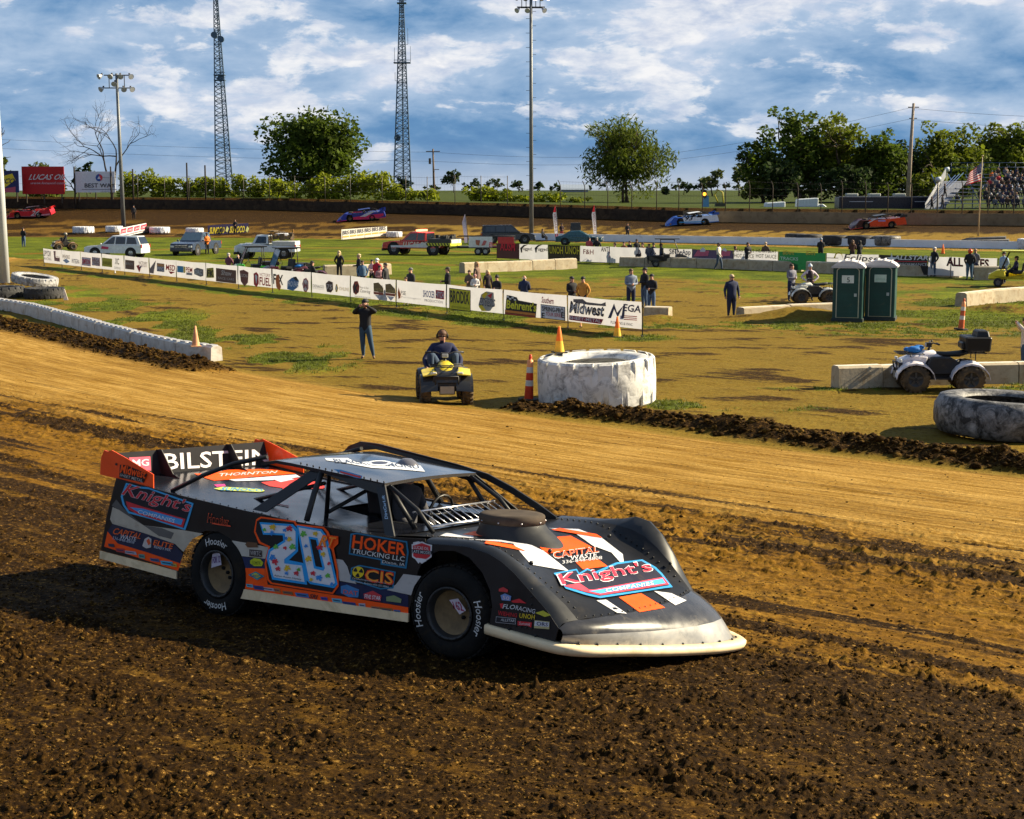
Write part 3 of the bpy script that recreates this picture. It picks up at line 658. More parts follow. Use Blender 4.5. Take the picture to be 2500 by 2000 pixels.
def late_model(name, label, M, Mx, group=None, lettered=True, steer=0.0):
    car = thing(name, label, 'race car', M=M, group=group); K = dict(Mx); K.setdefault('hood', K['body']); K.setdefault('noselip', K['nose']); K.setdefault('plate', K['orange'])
    arch_r = [(-1.03, .275), (-1.02, .48), (-1.07, .61), (-1.18, .70), (-1.33, .745), (-1.50, .735), (-1.65, .67), (-1.77, .55), (-1.86, .40), (-1.87, .335)]
    sidep = [(-2.95, .40), (-2.86, .75)] + TOPL + [(1.06, .79), (.99, .66), (.94, .47), (.905, .315)] + arch_r
    for sy, th in ((-.985, .012), (.985, -.012)): panel(sidep, sy, th, K['body'], 'side_panel', car)
    skr = [(-2.955, .395), (-1.872, .33), (-1.872, .255), (-2.955, .322)]; skd = [(-1.035, .272), (.905, .312), (.90, .24), (-1.045, .185)]
    for sy, th in ((-.994, .014), (.994, -.014)):
        panel(skr, sy, th, K['skirt'], 'side_skirt', car); panel(skd, sy, th, K['skirt'], 'side_skirt', car)
    panel([(-2.73, 1.09), (-2.86, .75), (-2.94, .42), (-2.90, .42), (-2.70, 1.09)], -.97, 1.94, K['body'], 'tail_panel', car)
    # deck with an open cockpit
    mb = MB(); xs = np.linspace(-2.72, .63, 24); ys = [-.973, -.7, -.42, -.14, .14, .42, .64, .8, .973]; hole = lambda x, y: (-.66 < x < .46 and -.16 < y < .66)
    ids = [[mb.P((x, y, topz(x) - .012 + .02 * (1 - (y / .98) ** 2) - (.055 * math.exp(-((x + .1) / .5) ** 2) * math.exp(-((y + .35) / .35) ** 2)))) for y in ys] for x in xs]
    for i in range(len(xs) - 1):
        for j in range(len(ys) - 1):
            if not hole((xs[i] + xs[i + 1]) / 2, (ys[j] + ys[j + 1]) / 2): mb.F((ids[i][j], ids[i + 1][j], ids[i + 1][j + 1], ids[i][j + 1]), 0, True)
    deck = mb.build('deck', K['deck'], car)
    mb = MB(); mb.box((-.1, .25, .30), (1.16, .86, .03)); mb.box((-.68, .25, .62), (.03, .86, .62)); mb.box((.50, .25, .60), (.03, .86, .56)); mb.box((-.1, -.19, .6), (1.16, .02, .58)); mb.box((-.1, .69, .6), (1.16, .02, .58)); mb.build('cockpit_tub', K['dark'], car)
    mb = MB(); mb.box((-.42, .27, .80), (.10, .46, .62), (0, -.16, 0)); mb.box((-.46, .27, 1.12), (.09, .30, .20)); mb.box((-.34, .50, 1.02), (.26, .05, .26)); mb.box((-.34, .04, 1.02), (.26, .05, .26)); mb.box((-.2, .27, .5), (.5, .46, .1)); mb.build('seat', K['seat'], car, bevel=.02)
    mb = MB(); c = Vector((.18, .27, .93)); pts = [c + Vector((.03 * math.sin(a), .17 * math.cos(a), .17 * math.sin(a))) for a in [2 * math.pi * k / 16 for k in range(17)]]; mb.tube(pts, .014, 6); mb.tube([c, c + Vector((.25, 0, -.12))], .02, 6); mb.tube([c + Vector((0, -.16, 0)), c + Vector((0, .16, 0))], .012, 5); mb.build('steering_wheel', K['frame'], car)
    # hood, fenders and nose
    mb = MB(); seam = [3, 11]
    mb.grid([[hood_pt(i, y) for y in YS[3:12]] for i in range(len(SX))], flip=False); hood = mb.build('hood', K['hood'], car)
    fen = []
    for a, b in ((0, 4), (11, 15)):
        mb = MB(); mb.grid([[hood_pt(i, YS[j]) for j in range(a, b)] for i in range(2, len(SX))]); ylo = YS[0] if a == 0 else YS[-1]; sg = -1 if a == 0 else 1
        crest = [(hood_pt(i, ylo)[0], hood_pt(i, ylo)[2] + .002) for i in range(2, len(SX))]
        low = [(2.34, .29 if sg < 0 else .16), (1.72, .335 if sg < 0 else .22), (1.745, .47), (1.72, .60), (1.64, .73), (1.51, .83), (1.36, .868), (1.2, .85), (1.09, .80)]
        mb.prism([(x, sg * .985, z) for x, z in crest + low], (0, -sg * .012, 0)); fen.append(mb.build('fender', K['plastic'], car))
    H = [hood_pt(len(SX) - 1, y) for y in (-.985, -.93, -.83, -.6, -.3, 0, .3, .6, .83, .93, .985)]
    spx = SP[2:11]; S = [Vector(spx[min(len(spx) - 1, int(k))]).lerp(Vector(spx[min(len(spx) - 1, int(k) + 1)]), k - int(k)) for k in [i * (len(spx) - 1) / 10 for i in range(11)]]
    mb = MB(); rows = []
    for j in range(9):
        f = j / 8; row = []
        for h, s_ in zip(H, S):
            p = Vector(h).lerp(s_, f); out = Vector((1, .35 * np.sign(s_.y) * abs(s_.y) ** 3, .55)).normalized(); p = p + out * (.045 * math.sin(math.pi * f) ** .8); p.z += .0; row.append(p)
        rows.append(row)
    mb.grid(rows)
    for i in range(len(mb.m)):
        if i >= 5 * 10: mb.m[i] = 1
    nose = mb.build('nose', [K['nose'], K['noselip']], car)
    mb = MB(); prev = None; n = len(SP)
    fine = [];
    for k in range((n - 1) * 3 + 1):
        i = min(n - 2, k // 3); f = k / 3 - i; P0, P1, P2, P3 = [Vector(SP[max(0, min(n - 1, q))]) for q in (i - 1, i, i + 1, i + 2)]
        fine.append(.5 * ((2 * P1) + (P2 - P0) * f + (2 * P0 - 5 * P1 + 4 * P2 - P3) * f * f + (3 * P1 - P0 - 3 * P2 + P3) * f ** 3))
    for k, p in enumerate(fine):
        d = (fine[min(k + 1, len(fine) - 1)] - fine[max(0, k - 1)]); d.z = 0; d.normalize(); o = Vector((d.y, -d.x, 0)); wd = .085 * min(1, .25 + k / 9, .25 + (len(fine) - 1 - k) / 9)
        r = [mb.P(p - o * .03 + Vector((0, 0, .004))), mb.P(p + o * wd * .75 + Vector((0, 0, -.004))), mb.P(p + o * wd + Vector((0, 0, -.018))), mb.P(p + o * wd + Vector((0, 0, -.045))), mb.P(p + o * wd * .8 + Vector((0, 0, -.075))), mb.P(p - o * .03 + Vector((0, 0, -.07)))]
        if prev: 
            for q in range(6): mb.F((prev[q], r[q], r[(q + 1) % 6], prev[(q + 1) % 6]), 0, True)
        else: mb.F(r[::-1])
        prev = r
    mb.F(prev); mb.build('front_splitter', K['skirt'], car)
    # roof
    rz = lambda x, y: 1.28 + (.30 - x) * .088 + .02 * (1 - (y / .66) ** 2) - (.05 * max(0, (-.85 - x) / .27) ** 2)
    mb = MB(); xs = np.linspace(-1.12, .30, 9); yy = np.linspace(-1, 1, 9); hw = lambda x: .62 + .05 * (.3 - x) / 1.4
    up_ = [[(x, v * hw(x), rz(x, v * .62)) for v in yy] for x in xs]; mb.grid(up_, flip=False); lo = [[(x, v * hw(x), rz(x, v * .62) - .028) for v in yy] for x in xs]; mb.grid(lo, flip=True)
    for a, b in ((up_[0], lo[0]), (lo[-1], up_[-1])): mb.grid([a, b], smooth=False)
    mb.grid([[r[0] for r in lo], [r[0] for r in up_]], smooth=False); mb.grid([[r[-1] for r in up_], [r[-1] for r in lo]], smooth=False)
    roof = mb.build('roof', K['roof'], car)
    # posts, sail bars and cage
    def bar(pts, w, fl, nm='roof_post'):
        mb = MB(); mb.tube(pts, w, 6, 0, fl); return mb.build(nm, K['frame'], car)
    for sg in (-1, 1):
        y0, y1 = sg * .90, sg * .62
        mb = MB(); a = [Vector((.66, y0, .90)), Vector((.56, y0, .90)), Vector((.20, y1, 1.275)), Vector((.30, y1, 1.268))]; mb.prism(a, (0, -sg * .015, 0)); post = mb.build('roof_post', K['frame'], car)
        bar([(-.33, y0, .93), (-.38, sg * .76, 1.15), (-.42, y1, 1.335)], .026, .5)
        mb = MB(); a = [Vector((-.99, y0, .965)), Vector((-.83, y0, .955)), Vector((-.36, y1, 1.335)), Vector((-.52, y1, 1.35))]; mb.prism(a, (0, -sg * .02, 0)); mb.build('roof_post', K['frame'], car)
        mb = MB(); top = [(-2.05, y0, 1.035), (-1.75, sg * .80, 1.195), (-1.45, sg * .70, 1.32), (-1.10, y1, 1.405)]
        mb.grid([[Vector(p) + Vector((0, 0, .022)) for p in top], [Vector(p) - Vector((0, 0, .022)) for p in top]], smooth=False); mb.tube(top, .02, 6); mb.build('sail_bar', K['frame'], car)
        mb = MB(); mb.prism([(-.50, y1 + sg * .012, 1.335), (.29, y1 + sg * .012, 1.27), (.27, y1 + sg * .03, 1.19), (.1, y1 + sg * .03, 1.215)], (0, -sg * .01, 0)); mb.build('roof_side_rail', K['frame'], car)
    mb = MB(); arch = [(-1.52, .78, 1.30), (-1.40, .76, 1.40), (-1.24, .75, 1.455), (-1.0, .74, 1.45), (-.58, .73, 1.40), (0, .72, 1.33), (.35, .72, 1.27), (.62, .74, 1.17), (.9, .76, 1.04), (1.10, .78, .93)]
    mb.prism([Vector(p) for p in arch] + [Vector(p) - Vector((0.02, 0, .055 if 2 < i < 9 else .09)) for i, p in list(enumerate(arch))[::-1]], (0, .02, 0)); mb.build('fender_arch', K['frame'], car)
    mb = MB(); mb.tube([(-1.52, .78, 1.30), (-1.7, .82, 1.15), (-2.0, .9, 1.04)], .022, 6); mb.build('fender_arch', K['frame'], car)
    mb = MB()
    for y in (-.55, .55): mb.tube([(.28, y, 1.262), (.62, y * 1.02, 1.08), (.80, y * 1.04, .91)], .019, 6)
    for y in (-.45, .62): mb.tube([(-.55, y, .6), (-.50, y, 1.30), (.2, y, 1.24), (.5, y, .9)], .022, 6)
    mb.tube([(-.5, -.45, 1.30), (-.5, .62, 1.30)], .022, 6); mb.tube([(-.5, -.45, .95), (-.48, .6, 1.28)], .018, 6); mb.tube([(-.55, -.45, 1.2), (-1.5, -.5, .95)], .018, 6); mb.tube([(-.55, .6, 1.2), (-1.5, .6, .95)], .018, 6); mb.build('roll_cage', K['frame'], car)
    mb = MB(); mb.tube([(.56, -.55, 1.055), (.56, .56, 1.055)], .010, 5); mb.tube([(.755, -.56, .95), (.755, .57, .95)], .013, 5)
    for k in range(13): y = -.52 + k * .088; mb.tube([(.565, y, 1.05), (.75, y + .02, .955)], .0055, 4)
    mb.build('rock_guard', K['bare'], car)
    # scoop
    mb = MB(); U, W_ = Vector((1, 0, 0)), Vector((0, 1, 0)); spec = [(1.25, .81, .43, .30), (1.235, .86, .39, .285), (1.20, .93, .315, .262), (1.18, .985, .285, .25)]
    mb.loft([mb.ring((cx, 0, z), U, W_, a, b, 24) for cx, z, a, b in spec], 0, (False, False))
    mb.loft([mb.ring((cx, 0, z), U, W_, a, b, 24) for cx, z, a, b in ((1.18, .98, .292, .256), (1.18, 1.045, .290, .254), (1.18, 1.058, .27, .235), (1.18, 1.056, .2, .17))], 1, (True, True))
    for k in range(9):
        a = 2 * math.pi * k / 9; mb.blob((1.18 + .293 * math.cos(a), .258 * math.sin(a), 1.0), .009, 2, 5, 4)
    mb.build('hood_scoop', [K['scoop'], K['rimtop'], K['bare']], car)
    # spoiler
    mb = MB(); mb.prism([(-2.715, -.95, 1.085), (-2.79, -.95, 1.335), (-2.803, -.95, 1.332), (-2.73, -.95, 1.08)], (0, 1.93, 0)); sb = mb.build('spoiler_board', K['spoiler'], car)
    plate = [(-2.99, 1.12), (-2.975, 1.28), (-2.93, 1.355), (-2.87, 1.345), (-2.82, 1.362), (-2.6, 1.30), (-2.228, 1.18), (-2.225, 1.05), (-2.6, 1.085), (-2.74, 1.10)]
    for y, th in ((-.965, .008), (.985, .008)): panel(plate, y, th, K['plate'], 'spoiler_side_plate', car)
    for y in (-.45, .45): panel([(-2.80, 1.34), (-2.72, 1.345), (-2.64, 1.24), (-2.55, 1.12), (-2.37, 1.052), (-2.5, 1.05), (-2.74, 1.07)], y, .008, K['frame'], 'spoiler_brace', car)
    # rivets along the seams
    mb = MB()
    for y in (-.775, .775):
        for k in range(26):
            x = .9 + k * .062; p = hood_pt(0, y, min(2.55, x)); mb.blob((p[0], p[1], p[2] + .004), .009, n=5, k=4)
    for k in range(24): p = hood_pt(len(SX) - 1, -.9 + k * .078); mb.blob((p[0] - .02, p[1], p[2] + .012), .009, n=5, k=4)
    for k, p in enumerate(fine):
        if k % 2 == 0 and k > 1: mb.blob((p.x, p.y, p.z + .008), .011, n=5, k=4)
    for k in range(6): mb.blob((2.12, -.990, .36 + k * .06), .009, n=5, k=4); mb.blob((2.13 - .05 * k, -.99, .36), .008, n=5, k=4)
    mb.blob((1.9, -.70, .80), .02, n=6, k=4); mb.blob((1.72, -.2, .82), .02, n=6, k=4); mb.blob((1.75, .62, .86), .02, n=6, k=4); mb.blob((2.25, .8, .66), .016, n=6, k=4)
    for i in range(14): x = -.7 + i * .075; mb.blob((x, -.60, rz(x, -.6) + .006), .008, n=5, k=4)
    for i in range(30): x = -2.6 + i * .105; mb.blob((x, -.955, topz(x) + .002), .007, n=5, k=4)
    mb.build('rivets', K['frame'], car)['kind'] = 'stuff'
    # rolling gear
    for x in (-1.32, 1.32):
        for sg in (-1, 1):
            wheel(car, x, sg, K, steer if x > 0 else 0, dia=.75, lettered=(90 if x > 0 else 360) if lettered and (lettered is not True or True) and sg < 0 else False) if lettered else wheel(car, x, sg, K, 0, lettered=False)
    mb = MB()
    for x in (-1.32, 1.32): mb.cyl((x, -.85, .37), (x, .85, .37), .05, n=8)
    mb.box((0, 0, .30), (3.6, 1.1, .10)); mb.box((1.15, 0, .55), (.7, .5, .45)); mb.box((-1.5, 0, .6), (.7, .9, .4)); mb.build('chassis', K['dark'], car)
    return dict(car=car, hood=hood, nose=nose, roof=roof, deck=deck, fen=fen, board=sb)
RC = late_model('late_model_race_car', 'black and orange dirt race car numbered 20RT sliding across the foreground clay', CAR_M, LM, steer=0.10)
bpy.context.view_layer.update()

# far-side race cars: copies of the same tree with their own paint
def far_car(px, py, yaw, swap_cols, label):
    p = G(px, py); e = .6
    nx = (float(gz(p.x - e, p.y)) - float(gz(p.x + e, p.y))) / (2 * e); ny = (float(gz(p.x, p.y - e)) - float(gz(p.x, p.y + e))) / (2 * e)
    n = Vector((nx, ny, 1)).normalized(); f = Vector((math.cos(yaw), math.sin(yaw), 0)); f = (f - n * f.dot(n)).normalized(); l = n.cross(f)
    M = Matrix(((f.x, l.x, n.x, p.x), (f.y, l.y, n.y, p.y), (f.z, l.z, n.z, p.z), (0, 0, 0, 1)))
    c = copy_tree(RC['car'], label=label, group='race cars on the far side of the track', swap=swap_cols); c.name = 'late_model_race_car'
    c.matrix_world = M; return c, M
def side_print(c, M, y=.992):
    n = (M.to_3x3() @ Vector((0, 1, 0))).normalized(); p0 = M @ Vector((0, y, 0)); h = plane_hit(p0, n); return Print(h, inv=M.inverted(), step=.006)
body_n, hood_n, plast_n, nose_n, deck_n, roof_n, plate_n, spo_n, skirt_n = ['black_wrap', 'black_wrap', 'nose_plastic', 'scuffed_nose_plastic', 'deck_aluminium_black', 'roof_panel', 'orange_plate', 'spoiler_board', 'ivory_skirt']
def swaps(body, plastic, deck, roof, plate, spo, skirt, nose=None):
    g = lambda c: pm(c, .3)
    return {body_n: g(body), 'hood_wrap': g(plastic), 'dusty_nose_lip': g(plastic), plast_n: g(plastic), nose_n: g(nose or plastic), deck_n: g(deck), roof_n: g(roof), plate_n: g(plate), spo_n: g(spo), skirt_n: g(skirt)}  # the nose lip's pale colour stands in for white glare, not dust
FARC = []
for (px, py, yaw, sw, lab) in (
    (74, 531, 3.17, swaps((.50, .02, .035), (.42, .015, .02), (.3, .02, .02), (.03, .02, .03), (.5, .02, .02), (.4, .02, .02), (.25, .08, .10)), 'red race car numbered 26 far off at the left end of the track'),
    (882, 538, 3.22, swaps((.03, .04, .22), (.03, .05, .30), (.03, .05, .25), (.02, .04, .2), (.03, .06, .3), (.02, .03, .1), (.60, .03, .12)), 'blue and pink race car below the dark track wall, seen past the big round tree'),
    (1686, 549, 3.24, swaps((.66, .68, .72), (.02, .08, .35), (.05, .15, .4), (.6, .62, .66), (.03, .1, .4), (.02, .08, .3), (.05, .15, .4)), 'white and blue race car numbered 93 on the far straight'),
    (2138, 557, 3.24, swaps((.70, .06, .012), (.05, .012, .012), (.10, .02, .02), (.02, .02, .02), (.02, .02, .02), (.012, .012, .012), (.5, .05, .02)), 'orange and black race car numbered 7 before the grandstand')):
    FARC.append(far_car(px, py, yaw, sw, lab))
def far_prints():
    c, M = FARC[0]; P = side_print(c, M); P.text('26', ((75, 527), (93, 525.5), (96, 514), (78, 515)), WHITE, 1, .04, .2)
    P.quad(((97, 527), (122, 524), (122, 521.5), (97, 524.5)), (.7, .3, .35), 0); P.quad(((22, 520), (36, 518), (40, 515), (26, 517)), (.7, .15, .04), 0); P.build('livery', c)
    c, M = FARC[1]; P = side_print(c, M); P.poly([(862, 536), (925, 531), (936, 527), (936, 521), (922, 523), (890, 526), (862, 531)], (.62, .03, .10), 0); P.text('1', ((882, 529), (891, 528.5), (894, 518.5), (885, 519.5)), WHITE, 1, .08, .3)
    P.poly([(858, 520), (884, 518.5), (884, 516.5), (864, 517.5)], (.65, .05, .15), 0); P.build('livery', c)
    c, M = FARC[2]; P = side_print(c, M); P.text('93', ((1671, 539), (1689, 538), (1691, 527), (1673, 528)), BLACK, 1, .05, .15); P.quad(Q(1702, 526, 1714, 531, 0, -.5), BLACK, 1); P.quad(Q(1655, 541, 1720, 543.5, 1, -1), (.05, .3, .6), 1); P.build('livery', c)
    c, M = FARC[3]; P = side_print(c, M); P.text('7', ((2117, 545), (2128, 544.5), (2134, 534), (2121, 534.5)), WHITE, 1, .07, .3); P.quad(Q(2144, 532, 2160, 535, 0, -.3), (.6, .6, .7), 1); P.quad(Q(2144, 538, 2162, 541, 0, -.3), (.3, .3, .55), 1); P.build('livery', c)
far_prints()

# ---- sponsor print on the near car, laid on the real panels
def c1(X, Y): return (240 + X / 2.695, 1060 + Y / 2.695)
def c2(X, Y): return (1000 + X / 2.567, 1060 + Y / 2.567)
CAR_I = CAR_M.inverted()
def bvh_hit(objs):
    vs = []; fs = []
    for o in objs:
        b = len(vs); vs += [CAR_M @ v.co for v in o.data.vertices]; fs += [[b + i for i in p.vertices] for p in o.data.polygons]
    T = BVHTree.FromPolygons(vs, fs)
    def h(px, py):
        r = ray(px, py).normalized(); loc, n, i, d = T.ray_cast(CO, r)
        if loc is None: return None
        if n.dot(r) > 0: n = -n
        return loc, n
    return h
def side_hit(y): return plane_hit(CAR_M @ Vector((0, y, 0)), CAR_M.to_3x3() @ Vector((0, -1, 0)))
def car_prints():
    car = RC['car']; LB = (.05, .33, .62); OR = ORANGE; RD = (.55, .03, .04)
    P = Print(side_hit(-.9855), c1, .0016, CAR_I)
    P.poly([(62, 640), (40, 740), (525, 900), (548, 835)], OR, 0)
    P.poly([(95, 590), (62, 640), (130, 720), (330, 780), (540, 850), (560, 790), (500, 720), (300, 650)], (.02, .022, .05), 1)
    P.poly([(78, 560), (95, 592), (300, 652), (505, 722), (560, 775), (620, 690), (690, 655), (560, 632), (300, 600), (140, 500), (95, 480)], (.42, .37, .29), 0)
    P.poly([(90, 470), (140, 500), (210, 545), (300, 600), (250, 560), (170, 490), (120, 430)], (.09, .085, .08), 1)
    P.poly([(300, 600), (420, 618), (500, 650), (480, 690), (400, 670)], (.12, .11, .10), 1)
    P.poly([(935, 880), (932, 1012), (2040, 1190), (2040, 1140), (1500, 1050), (1115, 990), (1100, 885)], OR, 0)
    P.poly([(880, 700), (900, 735), (925, 800), (1100, 820), (1120, 745), (1000, 720)], (.45, .42, .36), 0)
    P.poly([(930, 805), (938, 880), (1100, 885), (1100, 822)], (.015, .025, .08), 0)
    P.poly([(1575, 970), (1560, 1050), (2040, 1138), (2040, 1060), (1900, 1020), (1700, 985)], (.015, .02, .06), 0)
    P.poly([(1560, 820), (1590, 965), (1700, 985), (1655, 920), (1640, 870), (1610, 828)], (.42, .40, .38), 1)
    P.poly([(1900, 1025), (2060, 1060), (2080, 1000), (2125, 935), (2010, 920), (1960, 990)], (.42, .40, .38), 1)
    # Knight's
    P.poly([(185, 320), (275, 345), (330, 350), (630, 455), (600, 560), (575, 632), (350, 560), (200, 520), (165, 470), (150, 410)], LB, 2)
    P.poly([(195, 332), (280, 357), (335, 362), (615, 462), (588, 552), (565, 618), (350, 548), (208, 508), (178, 465), (165, 412)], (.012, .012, .02), 3)
    P.poly([(185, 440), (200, 495), (260, 525), (560, 615), (578, 558), (300, 478)], RD, 4); P.poly([(212, 480), (270, 515), (550, 598), (562, 562), (300, 490)], (.06, .28, .6), 5)
    for b, cc, l in ((.05, (.6, .62, .66), 4.6), (.02, RD, 5.5)):
        P.text("Knight's", ((150, 420), (595, 535), (610, 440), (190, 318)), cc, l, b, .25)
    P.text('COMPANIES', ((262, 520), (505, 585), (512, 560), (272, 497)), (.6, .62, .7), 6, .01)
    P.text('Hoosier', ((722, 580), (865, 605), (862, 550), (730, 520)), (.75, .10, .03), 5, .045); P.text('Hoosier', ((724, 578), (863, 602), (860, 553), (732, 524)), (.02, .01, .01), 6, .0)
    P.quad(((750, 590), (878, 610), (872, 600), (760, 583)), (.7, .08, .03), 5)
    P.text('CAPITAL', ((95, 655), (280, 690), (292, 655), (110, 615)), (.75, .12, .02), 5, .02, .2); P.text('WASTE', ((145, 685), (250, 705), (255, 678), (152, 658)), (.55, .56, .6), 5, .01, .1); P.text('336-848-8808', ((95, 690), (240, 722), (243, 705), (100, 670)), (.4, .42, .5), 5, 0, .1)
    P.text('ELITE', ((365, 728), (490, 755), (497, 722), (372, 695)), (.75, .12, .02), 5, .03, .1); P.text('READY MIX', ((372, 748), (480, 772), (484, 755), (376, 732)), (.5, .52, .58), 5, .0)
    P.poly([(295, 735), (310, 690), (335, 675), (355, 690), (352, 745), (320, 752)], (.5, .45, .42), 5); P.poly([(322, 700), (340, 685), (352, 720), (335, 730)], (.65, .1, .03), 6)
    def dot_row(pts, cols, s=22):
        for i, (x, y) in enumerate(pts):
            c = cols[i % len(cols)]; w = s * (1 + .5 * ((i * 7) % 3)); h = 13 + 4 * (i % 2)
            P.poly([(x - w, y - h * .8), (x + w * .8, y - h + w * .25), (x + w, y + h * .8 + w * .2), (x - w * .8, y + h * .7)], c, 4)
            P.poly([(x - w * .7, y - h * .3), (x + w * .6, y - h * .3 + w * .2), (x + w * .6, y + w * .22), (x - w * .6, y + h * .15)], (.02, .03, .1), 5)
    dot_row([(90, 730), (150, 762), (215, 775), (290, 802), (375, 825), (455, 845), (500, 860)], [(.05, .05, .06), (.4, .05, .04), (.35, .35, .4), (.1, .25, .2), (.05, .1, .2), (.05, .35, .5), (.5, .35, .05)])
    dot_row([(1000, 995), (1060, 1008), (1120, 1015), (1180, 1025), (1250, 1040), (1345, 1055), (1490, 1080), (1575, 1092), (1655, 1110), (1740, 1125), (1830, 1140), (1900, 1152), (1970, 1165)], [(.1, .35, .45), (.03, .05, .2), (.35, .35, .4), (.4, .15, .05), (.25, .12, .04), (.05, .15, .35), (.06, .06, .3)], 24)
    P.text('SRI', ((1392, 1078), (1440, 1086), (1444, 1058), (1398, 1050)), (.02, .02, .03), 5, .04, .2)
    P.poly([(1003, 830), (1030, 815), (1070, 822), (1090, 845), (1080, 868), (1030, 868), (1003, 850)], (.45, .5, .02), 4); P.text('COMETIC', ((1015, 858), (1075, 860), (1078, 838), (1018, 835)), (.05, .1, .02), 5)
    P.poly([(990, 925), (1040, 903), (1098, 935), (1050, 960)], (.03, .25, .3), 4); P.poly([(1008, 926), (1040, 912), (1078, 935), (1048, 948)], (.5, .5, .05), 5); P.text('SUNOCO', ((1006, 938), (1082, 944), (1082, 928), (1006, 920)), (.02, .05, .3), 6, .02)
    P.poly([(970, 725), (985, 708), (1050, 715), (1055, 745), (985, 745)], (.12, .06, .03), 4); P.text('WRTC', ((1005, 795), (1075, 802), (1075, 772), (1005, 765)), (.45, .42, .4), 5); P.quad(((998, 802), (1080, 810), (1080, 765), (998, 757)), (.04, .03, .03), 4)
    # 20 RT
    out = [(1045, 560), (1075, 542), (1300, 570), (1312, 590), (1490, 610), (1520, 640), (1530, 665), (1585, 672), (1585, 720), (1555, 750), (1585, 900), (1588, 1000), (1550, 1052), (1140, 985), (1118, 960), (1100, 850), (1125, 745), (1062, 718), (1030, 640)]
    P.poly(out, OR, 6)
    inn = [(1050, 572), (1080, 553), (1292, 580), (1305, 602), (1482, 620), (1508, 650), (1520, 740), (1542, 760), (1573, 905), (1577, 992), (1545, 1040), (1150, 975), (1130, 955), (1112, 850), (1138, 738), (1075, 708), (1042, 640)]
    P.poly(inn, (.012, .012, .014), 7)
    def fat(poly, k):
        cx = sum(p[0] for p in poly) / len(poly); cy = sum(p[1] for p in poly) / len(poly); return poly
    two_o = [(1068, 578), (1288, 592), (1322, 628), (1322, 770), (1262, 828), (1362, 848), (1382, 990), (1152, 955), (1115, 815), (1128, 760), (1225, 700), (1222, 665), (1092, 660)]
    two_i = [(1080, 592), (1280, 606), (1306, 640), (1306, 762), (1232, 822), (1232, 850), (1348, 864), (1366, 972), (1164, 940), (1130, 818), (1142, 772), (1240, 708), (1236, 652), (1100, 647)]
    P.poly(two_o, (.02, .30, .68), 8); P.poly(two_i, (.62, .63, .66), 9)
    zo = [(1312, 598), (1478, 625), (1512, 672), (1582, 985), (1560, 1012), (1402, 985), (1378, 960)]
    zi = [(1326, 612), (1470, 638), (1498, 676), (1566, 975), (1550, 996), (1412, 972), (1394, 950)]
    P.poly(zo, (.02, .30, .68), 8); P.poly(zi, (.62, .63, .66), 9); P.poly([(1392, 672), (1452, 682), (1500, 882), (1490, 898), (1428, 882)], (.02, .30, .68), 10); P.poly([(1404, 688), (1442, 694), (1484, 876), (1440, 868)], (.012, .012, .014), 11)
    cols = [(.12, .42, .06), (.65, .42, .03), (.03, .22, .6), (.55, .03, .05)]
    for i, (x, y, c) in enumerate([(1105, 628, 0), (1160, 612, 1), (1155, 650, 2), (1238, 632, 2), (1270, 620, 3), (1270, 690, 1), (1245, 685, 2), (1290, 740, 0), (1180, 740, 0), (1240, 748, 3), (1158, 810, 2), (1195, 885, 3), (1250, 915, 2), (1255, 880, 1), (1315, 915, 3), (1330, 890, 0), (1362, 655, 0), (1440, 655, 1), (1378, 735, 2), (1395, 820, 1), (1490, 790, 1), (1530, 850, 3), (1470, 745, 3), (1425, 915, 3), (1412, 955, 1), (1465, 945, 2), (1522, 930, 0), (1548, 985, 2), (1175, 840, 3)]):
        s = 10 + 3.5 * ((i * 5) % 3); a = .5 * math.sin(i * 2.3); rot = lambda u, v: (x + u * math.cos(a) - v * math.sin(a), y + u * math.sin(a) + v * math.cos(a))
        pc = [(-1, -.75), (-.3, -.75), (-.38, -1.25), (.38, -1.25), (.3, -.75), (1, -.75), (1, -.1), (.62, -.2), (.62, .3), (1, .2), (1, .95), (.3, .95), (.3, .6), (-.3, .6), (-.3, .95), (-1, .95), (-1, .3), (-1.45, .35), (-1.45, -.3), (-1, -.25)]
        P.poly([rot(u * s, v * s) for u, v in pc], cols[c], 12)
    P.text('Ashen Austin Hunley', ((1168, 935), (1345, 962), (1346, 948), (1170, 921)), (.02, .02, .02), 12)
    P.text('RT', ((1462, 735), (1560, 745), (1570, 675), (1478, 662)), OR, 14, .07, .25); P.text('RT', ((1466, 731), (1556, 741), (1566, 679), (1482, 666)), (.85, .25, .03), 15, .02, .25)
    # HOKER
    P.poly([(1662, 655), (1700, 648), (2035, 705), (2045, 780), (2030, 885), (1860, 858), (1862, 830), (1650, 790)], (.02, .16, .30), 2); P.poly([(1672, 664), (1702, 657), (2026, 713), (2034, 780), (2020, 872), (1870, 848), (1872, 822), (1660, 782)], (.012, .012, .014), 3)
    P.text('HOKER', ((1675, 748), (2022, 798), (2028, 722), (1685, 664)), OR, 5, .05); P.text('TRUCKING LLC', ((1672, 782), (2018, 838), (2022, 806), (1678, 752)), (.58, .58, .56), 5, .01); P.text('Dixon, IA', ((1872, 850), (2020, 872), (2022, 850), (1876, 828)), (.58, .58, .56), 5)
    P.poly([(1665, 880), (1720, 860), (1960, 905), (1945, 1015), (1860, 1022), (1660, 960)], (.02, .16, .30), 2); P.poly([(1674, 884), (1722, 869), (1950, 911), (1937, 1006), (1860, 1012), (1668, 952)], (.012, .012, .014), 3)
    P.text('CIS', ((1758, 965), (1945, 992), (1950, 912), (1765, 884)), (.75, .05, .02), 5, .06); P.text('CIS', ((1762, 960), (1941, 986), (1946, 917), (1769, 889)), (.80, .28, .03), 6, .01)
